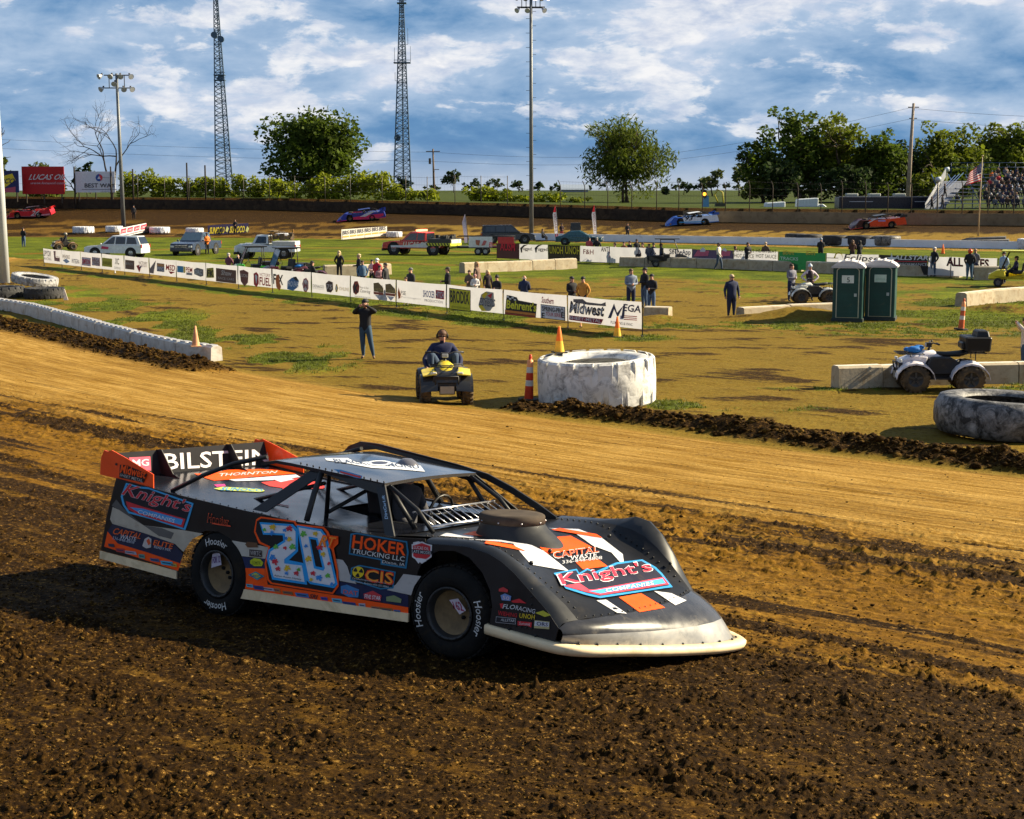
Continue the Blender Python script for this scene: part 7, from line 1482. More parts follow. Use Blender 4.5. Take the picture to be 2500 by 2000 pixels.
    m2.polygons.foreach_set('material_index', lb.astype(np.int32)); m2.polygons.foreach_set('use_smooth', np.ones(len(cen), bool))
    m2['off'] = off; return m2
_BODY = {}
def get_body(pose, stout):
    k = (pose, round(stout, 1))
    if k not in _BODY: _BODY[k] = body(pose, k[1])
    return _BODY[k]
_HAT = {}
def head_part(kind, off):
    """hair, cap, beanie, hood, helmet: meshes shared between people"""
    k = (kind, off)
    if k in _HAT: return _HAT[k]
    mb = MB(); c = Vector((0, 0, 1.66 + off))
    def shell(r, z0, sq=(.95, 1.12, 1.05), back=0, n=12):
        rings = []
        for j in range(6):
            a = (math.pi * (.5 + z0)) * (j / 5); a = max(.02, a); rr = r * math.sin(a); rings.append([mb.P(c + Vector((rr * sq[0] * math.cos(2 * math.pi * i / n), .01 + back + rr * sq[1] * math.sin(2 * math.pi * i / n), r * sq[2] * math.cos(a)))) for i in range(n)])
        mb.loft(rings[::-1], 0, (True, True))
    if kind == 'short': shell(.112, -.02, back=.012); mb.blob(c + Vector((0, .05, -.05)), .085, n=8, k=6)
    elif kind == 'long':
        shell(.118, .06, back=.012); mb.tube([c + Vector((0, .06, .04)), c + Vector((0, .085, -.12)), c + Vector((0, .07, -.30))], [.10, .115, .07], 8, flat=.7)
        for sg in (-1, 1): mb.tube([c + Vector((sg * .08, 0, .03)), c + Vector((sg * .10, .01, -.12)), c + Vector((sg * .095, -.01, -.26))], [.035, .04, .02], 6)
    elif kind == 'bald': mb.tube([c + Vector((-.092, .02, -.04)), c + Vector((-.07, .09, -.04)), c + Vector((0, .12, -.05)), c + Vector((.07, .09, -.04)), c + Vector((.092, .02, -.04))], .026, 6)
    elif kind == 'cap': shell(.114, -.03, back=.008); mb.prism([c + Vector((x, y, .01 - abs(x) * .15)) for x, y in ((-.075, -.10), (-.05, -.185), (0, -.20), (.05, -.185), (.075, -.10))], (0, 0, .012)); mb.blob(c + Vector((0, .06, -.06)), .07, n=8, k=5)
    elif kind == 'beanie': shell(.118, .0, sq=(.97, 1.12, 1.25), back=.008); mb.blob(c + Vector((0, .01, .15)), .035, n=6, k=5)
    elif kind == 'hood': shell(.13, .12, back=.02); mb.blob(c + Vector((0, .07, -.10)), .11, n=8, k=6)
    elif kind == 'helmet': mb.blob(c + Vector((0, 0, -.01)), .145, n=14, k=9, sq=(.92, 1.1, 1.02)); mb.prism([c + Vector((x, -.165 + abs(x) * .35, z)) for x, z in ((-.09, -.03), (.09, -.03), (.09, .035), (-.09, .035))], (0, .03, 0), 0)
    elif kind == 'glasses':
        for sg in (-1, 1): mb.box(c + Vector((sg * .036, -.108, -.02)), (.058, .012, .036)); mb.tube([c + Vector((sg * .064, -.10, -.015)), c + Vector((sg * .094, .0, -.02))], .005, 4)
    elif kind == 'headphones':
        pts = [c + Vector((.115 * math.cos(a), .0, -.03 + .145 * math.sin(a))) for a in [math.pi * q / 10 for q in range(11)]]; mb.tube(pts, .012, 5)
        for sg in (-1, 1): mb.cyl(c + Vector((sg * .088, 0, -.03)), c + Vector((sg * .135, 0, -.03)), .042, n=10)
    elif kind == 'ears':
        for sg in (-1, 1): mb.blob(c + Vector((sg * .095, .012, -.05)), .026, n=6, k=5, sq=(.5, .9, 1.2))
    elif kind == 'mouth': mb.box(c + Vector((0, -.094, -.115)), (.05, .012, .010))
    elif kind == 'eyes':
        for sg in (-1, 1): mb.blob(c + Vector((sg * .034, -.092, -.02)), .013, n=6, k=4, sq=(1.2, .6, .7))
    _HAT[k] = mb.mesh(kind, [pm(BLACK, .7)]); return _HAT[k]
PNAMES = dict(short='hair', long='hair', bald='hair', cap='cap', beanie='knit_hat', hood='hood', helmet='helmet', glasses='sunglasses', headphones='ear_defenders', ears='ears', mouth='mouth', eyes='eyes')
HAIR = (.05, .03, .02)
def person(p, label, top, trou, pose='stand', rz=0.0, h=1.75, stout=1.0, hat='short', hatc=HAIR, shoes=(.03, .025, .02), extra=(), group=None, vest=None, carry=None, cat='person', name='person', skin=None):
    sc = h / 1.80; o = thing(name, label, cat, p, rz, group, scale=sc)
    me = get_body(pose, stout); off = me['off']
    if not me.materials:
        for c in range(4): me.materials.append(SKIN)
    b = link('body', me, o)
    for i, m in enumerate((skin or SKIN, pm(top, .85, var=.2, bump=.3), pm(trou, .85, var=.2), pm(shoes, .7))): b.material_slots[i].link = 'OBJECT'; b.material_slots[i].material = m
    for kd, col in [(hat, hatc)] + list(extra):
        if not kd: continue
        q = link(PNAMES[kd], head_part(kd, off), o); q.material_slots[0].link = 'OBJECT'; q.material_slots[0].material = col if not isinstance(col, tuple) else pm(col, .7 if kd not in ('glasses', 'helmet') else .25)
    if vest is not None:
        mb = MB(); U, W = Vector((1, 0, 0)), Vector((0, 1, 0)); mb.loft([mb.ring((0, y, z + off), U, W, a * stout ** .8, b_ * stout ** .8, 14) for z, a, b_, y in ((.92, .185, .15, 0), (1.08, .185, .152, 0), (1.28, .195, .155, 0), (1.42, .17, .12, .01), (1.48, .10, .085, .01))], 0, (False, False)); mb.build('jacket', pm(vest, .8, var=.2), o)
    return o
def feet(px, head_y, hgt=1.75):
    """ground point of someone whose feet are hidden: from head height on level ground"""
    fy = 470 + (head_y - 470) / (1 - hgt / CAM_H); Y = CAM_H * FPX / (fy - 470) * (1.045 if px < 1500 else 1); return Vector(((px - 1250) / FPX * Y, Y, 0))
DK, NV, JN, KH = (.014, .014, .018), (.014, .02, .055), (.05, .085, .16), (.25, .2, .13)
def people():
    F = 'people along the banner fence'; NEAR = (('ears', SKIN), ('mouth', (.25, .08, .06)))
    person(G(893, 877), 'man in black jacket and blue jeans holding both hands up to his face', DK, (.03, .06, .10), 'phone', R(-12), 1.86, 1.15, 'cap', (.02, .02, .022), (.16, .09, .04), NEAR + (('eyes', (.02, .02, .02)),))
    o = person(G(893, 877) + Vector((0, 0, 0)), 'x', DK, DK) if False else None
    person(G(58, 604), 'man in black top and blue jeans standing alone at the far left on the grass', DK, JN, 'front', R(160), 1.82, 1.1, 'short', HAIR)
    person(G(327, 537), 'official in black with a white collar standing on the far track', (.03, .03, .035), DK, 'stand', R(0), 1.8, 1.0, 'cap', DK)
    person(G(506, 622), 'man in an orange vest and black trousers beside the dark pickup', (.60, .16, .02), DK, 'front', R(40), 1.78, 1.1, 'cap', DK)
    person(G(575, 574), 'dark figure standing in front of the blue and yellow sign', DK, DK, 'front', R(10), 1.8, 1.0, 'short', HAIR)
    person(feet(561, 616, 1.5), 'grey haired person in a dark pink trimmed jacket left of a seated bald man', (.12, .04, .07), DK, 'sit', R(160), 1.8, 1.1, 'short', (.35, .32, .3))
    person(feet(583, 623, 1.4), 'bald man in a black jacket sitting behind the banner fence', DK, DK, 'sit', R(170), 1.8, 1.2, 'bald', (.3, .28, .26))
    person(G(829, 680), 'blonde woman in a long black coat standing alone left of the group of children', DK, DK, 'pockets', R(170), 1.65, 1.0, 'long', (.45, .33, .18))
    person(feet(877, 623), 'fair haired person in black with one arm forward, just left of the denim jacket', DK, NV, 'front', R(-70), 1.75, 1.0, 'short', (.45, .35, .2), group=F)
    person(feet(886, 641, 1.6), 'person in a blue denim jacket with a white shirt behind the fence', (.05, .10, .18), DK, 'pockets', R(10), 1.62, 1.1, 'short', HAIR, vest=(.06, .11, .19), group=F)
    person(feet(909, 638, 1.5), 'child in a pink and white top between the denim jacket and the red jacket', (.5, .3, .33), DK, 'front', R(-20), 1.5, .9, 'cap', DK, group=F)
    person(feet(922, 634, 1.75), 'person in a red jacket and white cap amid the group at the fence', (.36, .012, .03), DK, 'front', R(150), 1.75, 1.2, 'cap', (.6, .6, .62), group=F)
    person(feet(928, 653, 1.5), 'child in a pink patterned camouflage shirt at the fence', (.30, .16, .18), DK, 'front', R(20), 1.5, 1.1, 'short', DK, group=F)
    person(feet(942, 646, 1.65), 'teenager in black with white side panels at the right end of the group', (.03, .03, .035), DK, 'stand', R(60), 1.65, 1.0, 'cap', DK, group=F)
    person(feet(1003, 655), 'person in a black and white cap alone between the fence group and phone user', (.03, .03, .03), DK, 'front', R(-40), 1.7, 1.1, 'cap', (.1, .1, .1), vest=(.02, .02, .022), group=F)
    person(feet(991, 676, 1.4), 'small child in a beige top close beside the man in the black and white cap', (.25, .2, .14), KH, 'front', R(-30), 1.3, 1.0, 'short', HAIR, group=F)
    person(feet(1093, 656), 'man in a black puffer jacket looking down at a phone behind the fence', DK, DK, 'front', R(-80), 1.75, 1.3, 'cap', (.05, .04, .03), group=F)
    person(feet(1165, 643), 'woman in a patterned grey brown jacket standing over the seated people', (.14, .09, .07), DK, 'stand', R(60), 1.75, 1.0, 'long', (.3, .18, .09), group=F)
    person(feet(1146, 664, 1.5), 'person in brown seated beside the child in the white hoodie', (.12, .08, .06), KH, 'front', R(-20), 1.5, 1.1, 'short', HAIR, group=F)
    person(feet(1160, 675, 1.35), 'small child in a white hoodie and pink cap behind the yellow banner', (.55, .52, .52), KH, 'front', R(0), 1.35, 1.1, 'cap', (.4, .2, .2), group=F)
    person(feet(1191, 664, 1.5), 'fair girl in a dark jacket left of the black yellow banner edge', (.03, .02, .025), DK, 'stand', R(20), 1.5, .9, 'long', (.5, .35, .2), group=F)
    person(feet(1213, 678, 1.5), 'person in black with a beanie behind the checkered logo banner', DK, DK, 'front', R(-30), 1.5, 1.2, 'beanie', DK, group=F)
    person(feet(1280, 679, 1.6), 'bald man in a navy jacket with a green sleeve pattern behind the fence', NV, DK, 'front', R(170), 1.65, 1.2, 'bald', (.35, .3, .27), group=F)
    person(feet(1396, 683, 1.6), 'man in black and a cap standing next to the man in tan', DK, DK, 'front', R(30), 1.65, 1.2, 'cap', DK, group=F)
    person(feet(1423, 684, 1.6), 'bearded man in a tan work jacket and black cap behind the last banners', (.40, .18, .035), DK, 'pockets', R(-20), 1.66, 1.25, 'cap', DK, group=F)
    person(G(1540, 757), 'man in a grey sweater with a drink standing right of the fence end', (.16, .19, .25), NV, 'front', R(10), 1.80, 1.3, 'short', (.08, .05, .03), (.08, .07, .06))
    person(G(1573, 752), 'tall man in a black jacket and blue jeans facing left', DK, JN, 'front', R(-60), 1.80, 1.1, 'cap', DK)
    person(G(1590, 766), 'shorter man in a black hoodie with joined hands, right of the tall man in black', DK, JN, 'front', R(-30), 1.68, 1.2, 'cap', DK)
    person(G(1785, 776), 'stout fair haired man in a navy jacket and navy trousers standing alone on the grass', NV, (.012, .018, .045), 'stand', R(15), 1.78, 1.35, 'short', (.42, .30, .18), extra=(('glasses', (.02, .02, .02)),))
    person(G(1532, 586), 'man all in black standing against the white inner wall', DK, DK, 'front', R(10), 1.72, 1.1, 'short', HAIR)
    person(G(1371, 586), 'man in black with red side stripes between the two white flags', (.03, .015, .02), (.15, .02, .02), 'front', R(20), 1.75, 1.0, 'cap', DK)
    person(G(1325, 590), 'person in dark clothes sitting on the trailer by the tall pole', DK, DK, 'sit', R(60), 1.75, 1.0, 'short', HAIR)
    person(G(1438, 638), 'man with a red and white flag pattern top in front of the teal car', (.35, .06, .07), DK, 'front', R(150), 1.78, 1.2, 'cap', DK)
    person(G(1457, 638), 'man in a dark jacket and light blue jeans in front of the teal car', DK, (.10, .16, .22), 'pockets', R(170), 1.78, 1.1, 'short', (.3, .28, .25))
    person(G(1754, 660), 'person in a cream jacket and dark jeans standing before the navy banners', (.55, .50, .44), (.04, .06, .10), 'walk', R(60), 1.8, 1.1, 'cap', (.04, .03, .03))
    person(G(1825, 658), 'person in black standing before the black lettered white banner', DK, DK, 'front', R(30), 1.8, 1.2, 'short', HAIR)
    person(G(1868, 657), 'man in an olive jacket leaning with one foot up on the concrete blocks', (.06, .045, .03), (.07, .11, .17), 'lean', R(160), 1.8, 1.1, 'cap', (.4, .3, .2))
    person(G(2003, 640), 'person in black in a grey beanie with a grey bag before the green banner', DK, DK, 'front', R(170), 1.75, 1.3, 'beanie', (.2, .24, .3))
    person(G(2080, 646), 'long haired woman in brown before the white script banner', (.07, .03, .025), DK, 'front', R(175), 1.75, 1.1, 'long', (.1, .05, .03))
    person(G(2097, 645), 'person in black shoulder to shoulder with the long haired woman in brown', DK, DK, 'front', R(-160), 1.68, 1.1, 'hood', DK)
    person(G(2279, 676), 'man in a white cap, black jacket and jeans leaning before the star banner', DK, (.03, .05, .10), 'pockets', R(-60), 1.8, 1.1, 'cap', (.45, .42, .4))
    person(G(2366, 684), 'person with a red helmet and an orange hem under a black jacket', DK, (.04, .08, .14), 'pockets', R(170), 1.8, 1.3, 'helmet', (.55, .07, .02))
    person(G(2379, 681), 'person half hidden behind the red helmet wearer', (.10, .10, .12), NV, 'front', R(150), 1.78, 1.1, 'short', (.25, .15, .1))
    person(G(2448, 694), 'heavy man in a light blue shirt and dark cap beside the yellow cart', (.25, .33, .45), NV, 'pockets', R(-60), 1.82, 1.6, 'cap', DK)
    person(G(1931, 737), 'man in a grey blue sweater behind the parked quad left of the toilets', (.15, .15, .19), NV, 'front', R(30), 1.78, 1.2, 'short', HAIR)
    person(G(1976, 735), 'woman in a grey beanie and black vest over white sleeves, hands on hips', (.50, .42, .48), DK, 'hips', R(0), 1.72, 1.0, 'beanie', (.40, .46, .55), vest=(.025, .015, .02))
    person(G(2500, 925), 'woman in a cream sweater and jeans cut by the right edge of the picture', (.60, .50, .40), (.04, .07, .11), 'phone', R(-100), 1.72, 1.1, 'long', (.04, .02, .02))
people()
# race driver seated in the cockpit of the near car
_m = CAR_M @ Matrix.Translation((-.22, .27, .30)) @ Matrix.Rotation(R(90), 4, 'Z')
_d = person((0, 0, 0), 'race driver in a dark helmet sitting in the cockpit of the 20RT car', (.05, .05, .06), DK, 'sit', 0, 1.5, 1.0, 'helmet', (.10, .10, .12)); _d.matrix_world = _m @ Matrix.Scale(.80, 4)

# ------------------------------------------------------------------ grandstand
def grandstand():
    Y0 = 172; k = Y0 / FPX; x0 = (2250 - 1250) * k; o = thing('grandstand', 'aluminium grandstand on a blue frame behind the far wall at the right, full of people', 'grandstand', (x0, Y0, 2.3))
    blue = pm((.03, .07, .18), .5); alu = pm((.22, .23, .26), .5, metal=.3); W = 16; rows = 9
    sx = lambda r: 1.8 + r * .55
    for r in range(rows):
        mb = MB(); z = 1.5 + r * .40; y = r * .75; xa = sx(r); mb.box(((xa + W) / 2, y, z), (W - xa, .28, .05)); mb.build('bench', alu, o); mb = MB(); mb.box(((xa + W) / 2, y - .32, z - .36), (W - xa, .34, .04)); mb.build('footboard', alu, o)
    for i in range(8): mb = MB(); x = 2.2 + i * 1.9; mb.box((x, 0, .6), (.09, .09, 1.9)); mb.box((x, 3.0, 1.5), (.09, .09, 3.4)); mb.tube([(x, 0, .2), (x + 1.6, 0, 1.2)], .04, 4); mb.tube([(x, 0, 1.3), (x, 6.2, 4.7)], .05, 4); mb.build('frame', blue, o)
    mb = MB(); mb.prism([(.0, -.2, -.2), (.25, -.2, -.2), (sx(rows) + 1.0, -.2, 5.0), (sx(rows) - 3.6, -.2, 4.0), (0, -.2, 1.1)], (0, .08, 0)); 
    mb = MB(); a = [Vector((-.1, -.3, .7)), Vector((-.1, -.3, 1.5)), Vector((3.6, 5.6, 5.35)), Vector((3.6, 5.6, 4.4))]; mb.prism(a, (.06, 0, 0)); mb.build('stair_side', alu, o)
    mb = MB(); a = [Vector((.0, -.3, .9)), Vector((3.0, 4.2, 3.9)), Vector((5.6, 4.2, 3.9)), Vector((1.9, -.3, .9))]; mb.prism(a, (0, 0, .05)); mb.build('stair_ramp', alu, o)
    for dy in (0, .45, .9): mb = MB(); mb.tube([(-.1 + dy, -.35, 1.2 + dy * .3), (4.6 + dy, 5.2, 4.6 + dy * .3)], .035, 4); mb.build('handrail', blue, o)
    mb = MB(); mb.tube([(4.5, 7, 6.0), (W, 7, 6.0)], .03, 4); mb.tube([(4.5, 7, 5.5), (W, 7, 5.5)], .03, 4)
    for i in range(7): mb.cyl((4.6 + i * 1.8, 7, 4.6), (4.6 + i * 1.8, 7, 6.0), .03, n=4)
    mb.build('back_rail', blue, o)
    rng = random.Random(4); me = get_body('sit', 1.2); cols = [((.02, .02, .025), 'dark'), ((.09, .095, .11), 'grey'), ((.025, .025, .05), 'navy'), ((.05, .03, .02), 'brown'), ((.012, .012, .012), 'black')]
    G1 = 'spectators packed on the grandstand'; ORD = 'first second third fourth fifth sixth seventh eighth ninth tenth eleventh twelfth thirteenth fourteenth fifteenth sixteenth seventeenth eighteenth nineteenth twentieth'.split()
    for r in range(rows):
        x = sx(r) + (3.4 if r > 1 else 5.0); cnt = -1
        while x < W - .3:
            if rng.random() < .86:
                c, nm = rng.choice(cols); p = o.location + Vector((x + rng.uniform(-.08, .08), r * .75 - .05, 1.5 + r * .40 - .50)); hc = rng.choice([(.05, .03, .02), (.3, .28, .26), (.02, .02, .02), (.5, .5, .5), (.25, .15, .08)])
                if rng.random() < .06: c = (.35, .03, .04); nm = 'red'
                cnt += 1; lab = 'spectator in %s, %s from the left in the %s bench row of the grandstand' % (nm, ORD[cnt], ORD[r])
                person(p, lab, c, DK, 'sit', rng.uniform(-.3, .3), 1.75 * rng.uniform(.92, 1.05), 1.2, rng.choice(['short', 'cap', 'cap', 'long']), hc, group=G1)
            x += rng.uniform(.58, .75)
    k2 = lambda px, py, Y: at_depth(px, py, Y)
    person(k2(2421, 451, 178.5), 'spectator in bright orange standing at the top left of the grandstand crowd', (.75, .16, .01), DK, 'stand', R(10), 1.6, 1.3, 'cap', (.05, .1, .1))
    person(k2(2437, 446, 178.7), 'spectator in pale blue standing right of the orange one at the top', (.30, .45, .60), DK, 'front', R(0), 1.6, 1.3, 'short', HAIR)
    person(k2(2456, 445, 178.7), 'spectator in beige standing at the top of the grandstand right of the pale blue one', (.32, .24, .17), DK, 'stand', R(0), 1.7, 1.2, 'short', HAIR)
    for px, py, l in ((2300, 505, 'two figures'), (2306, 478, 'one'), (2274, 510, 'one')):
        person(at_depth(px, py + 6, 171.5), {2300: 'dark figure standing at the foot of the grandstand stairs', 2306: 'dark figure climbing half way up the grandstand stairs', 2274: 'dark figure with a white detail at the left corner of the grandstand'}[px], DK, DK, 'walk', R(60), 1.6, 1.2, 'short', HAIR)
    for px, yt, lab in ((2280, 440, 'grey drum shaped camera housing on a post at the left of the grandstand'), (2300, 416, 'pale blue box lamp on a tall thin post behind the grandstand')):
        Y = 170 if px == 2280 else 190; kk = Y / FPX; p = gp((px - 1250) * kk, Y); o2 = thing('camera_post', lab, 'post', p); z = CAM_H + (470 - yt) * kk - p.z; mb = MB(); mb.cyl((0, 0, -.3), (0, 0, z), .10 if px == 2280 else .04, n=8); mb.build('post', pm((.25, .25, .25), .5), o2); mb = MB(); mb.cyl((-.25, 0, z), (.25, 0, z + .1), .26, n=12); mb.build('housing', pm((.35, .40, .45), .5), o2)
grandstand()
# ------------------------------------------------------------------ vehicles (local axes: x forward, z up)
RUB = mat('rubber', (.02, .02, .02), .8, var=.3, dirt=.35, dirtcol=(.10, .07, .04)); CHR = pm((.45, .46, .48), .25, metal=.7)
def simple_wheel(par, x, y, r, w, rimc=(.25, .25, .27), knob=False, m=None):
    mb = MB(); mb.lathe([(r * .55, -w / 2), (r * .9, -w / 2), (r, -w * .3), (r, w * .3), (r * .9, w / 2), (r * .55, w / 2)], axis='Y', n=22)
    if knob:
        for k in range(18):
            for yy in (-.33, 0, .33): a = 2 * math.pi * (k + (.5 if yy == 0 else 0)) / 18; mb.box((math.sin(a) * r, yy * w, math.cos(a) * r), (.05, w * .26, .04), (0, a, 0))
    t = mb.build('wheel', m or RUB, par); t.location = (x, y, r); mb = MB(); s = 1 if y > 0 else -1
    mb.lathe([(r * .56, s * w * .47), (r * .45, s * w * .35), (r * .2, s * w * .30), (.001, s * w * .36)], axis='Y', n=18, m=0)
    for k in range(5): a = 2 * math.pi * k / 5; mb.box((math.sin(a) * r * .33, s * w * .40, math.cos(a) * r * .33), (.04, .02, r * .42), (0, a, 0), 1)
    mb.build('rim', [pm(tuple(c * .5 for c in rimc), .5), pm(rimc, .35, metal=.4)], t); return t
def quad_bike(p, rz, label, c1_, c2_, group=None, box=False, bag=False, hide=False, scale=1.0, engine=True, tank=None):
    o = thing('quad_bike', label, 'quad bike', p, rz, group, scale=scale); A = pm(c1_, .35, coat=.3, dirt=.2); B = pm(c2_, .45, dirt=.2); F = pm((.02, .02, .022), .5, dirt=.2, dirtcol=(.1, .07, .04))
    for x, w in ((.62, .24), (-.62, .28)):
        for y in (-.46, .46): simple_wheel(o, x, y, .31, w, (.06, .06, .06), True, mat('muddy_rubber', (.05, .036, .022), .85, var=.4, dirt=.6, dirtcol=(.14, .09, .04)))
    mb = MB(); mb.box((0, 0, .42), (1.1, .34, .22)); mb.box((0, 0, .30), (.9, .62, .04)); mb.cyl((.62, -.4, .32), (.62, .4, .32), .03); mb.cyl((-.62, -.4, .32), (-.62, .4, .32), .035); mb.box((.1, 0, .52), (.4, .3, .2))
    for y in (-.2, .2): mb.tube([(.62, y, .35), (.5, y * .8, .75)], .025, 6); mb.tube([(-.62, y, .35), (-.5, y * .8, .72)], .025, 6)
    mb.build('engine_frame', F, o)
    # body: tank, front and rear fenders
    mb = MB(); U, W = Vector((0, 1, 0)), Vector((0, 0, 1))
    mb.loft([mb.ring((x, 0, z), U, W, a, b, 12) for x, z, a, b in ((.88, .66, .16, .06), (.70, .74, .22, .10), (.42, .80, .20, .13), (.15, .82, .15, .12), (-.05, .74, .13, .08))]); mb.build('tank_cover', pm(tank, .35, coat=.3) if tank else A, o)
    for x0, nm in ((.62, 'front_fender'), (-.62, 'rear_fender')):
        for s in (-1, 1):
            mb = MB(); ins, outs = [], []
            for i in range(9): a = math.pi * (.02 + .96 * i / 8); r = .40; ins.append(Vector((x0 + r * math.cos(a) * 1.05, s * .20, .33 + r * math.sin(a)))); outs.append(Vector((x0 + r * math.cos(a) * 1.1, s * .57, .30 + r * math.sin(a) * .95)))
            mb.grid([ins, outs], flip=s > 0); lip = [v + Vector((0, 0, -.04)) for v in outs]; mb.grid([outs, lip], flip=s > 0); mb.build(nm, A if nm[0] == 'f' or c1_ != c2_ else B, o)
    mb = MB(); mb.prism([(-.40, -.30, .40), (-.46, -.30, .66), (-.20, -.27, .80), (.22, -.27, .80), (.34, -.30, .62), (.24, -.30, .38)], (0, .60, 0)); mb.build('side_panel', F, o, bevel=.03)
    mb = MB(); mb.prism([(.36, -.26, .62), (.30, -.24, .80), (.62, -.24, .84), (.92, -.26, .72), (1.0, -.26, .50), (.80, -.26, .52), (.62, -.26, .68)], (0, .52, 0)); mb.build('front_cowl', A, o, bevel=.03)
    mb = MB(); mb.loft([mb.ring((x, 0, z), U, W, a, b, 10) for x, z, a, b in ((.12, .86, .10, .05), (-.15, .84, .15, .06), (-.45, .86, .17, .07), (-.62, .90, .15, .06))]); mb.build('seat', pm((.015, .015, .016), .6), o)
    mb = MB(); mb.tube([(.30, 0, .80), (.22, 0, 1.02)], .035, 6); mb.tube([(.12, -.40, 1.10), (.20, -.22, 1.12), (.22, 0, 1.04), (.20, .22, 1.12), (.12, .40, 1.10)], .016, 6)
    for y in (-.36, .36): mb.tube([(.10, y * 1.18, 1.10), (.14, y * .85, 1.115)], .024, 6)
    mb.box((.26, 0, 1.06), (.12, .18, .10)); mb.build('handlebar', F, o)
    for x0, x1, z in ((.42, .98, .87), (-.98, -.55, .90)):
        mb = MB()
        for y in (-.36, -.12, .12, .36): mb.tube([(x0, y, z), (x1, y, z)], .012, 5)
        for x in (x0, (x0 + x1) / 2, x1): mb.tube([(x, -.38, z), (x, .38, z)], .012, 5)
        for y in (-.25, .25): mb.tube([((x0 + x1) / 2, y, z), ((x0 + x1) / 2, y, z - .18)], .012, 5)
        mb.build('rack', F, o)
    mb = MB(); mb.box((.93, 0, .55), (.08, .60, .22)); mb.tube([(.98, -.26, .40), (1.02, -.24, .66), (1.02, .24, .66), (.98, .26, .40)], .018, 5); mb.box((.99, 0, .36), (.04, .34, .18)); mb.build('front_bumper', F, o)
    mb = MB(); mb.box((1.015, 0, .37), (.01, .30, .16)); mb.build('skid_plate', pm((.30, .26, .20), .6), o)
    for y in (-.29, .29): mb = MB(); mb.box((.94, y, .72), (.06, .13, .07)); mb.build('headlight', pm((.55, .55, .52), .2), o, bevel=.012)
    mb = MB(); mb.box((.28, 0, 1.05), (.10, .14, .09)); mb.build('headlight', pm((.35, .37, .40), .2), o, bevel=.01)
    if tank:
        for s in (-1, 1): mb = MB(); mb.prism([(.98, s * .22, .70), (.98, s * .52, .66), (.45, s * .54, .74), (.45, s * .22, .80)], (0, 0, .025)); mb.build('fender_trim', pm(tank, .35, coat=.3), o)
    if box: mb = MB(); mb.box((-.80, 0, 1.10), (.55, .74, .34), taper=1.08); mb.box((-.92, 0, 1.33), (.30, .64, .16), taper=.8); mb.box((-.5, .0, 1.06), (.10, .5, .16)); mb.build('cargo_box', pm((.006, .006, .007), .5), o, bevel=.03)
    if bag: mb = MB(); mb.blob((.58, .05, .95), .17, n=10, k=6, sq=(1.1, .9, .5)); mb.blob((.46, -.10, .98), .11, n=8, k=6, sq=(1.2, .9, .6)); mb.blob((.72, -.12, .94), .09, n=8, k=5, sq=(1, 1.2, .6)); mb.build('blue_bag', pm((.01, .13, .40), .6, bump=.6, bscale=14), o)
    return o
def yaw_cam(deg): return R(deg)
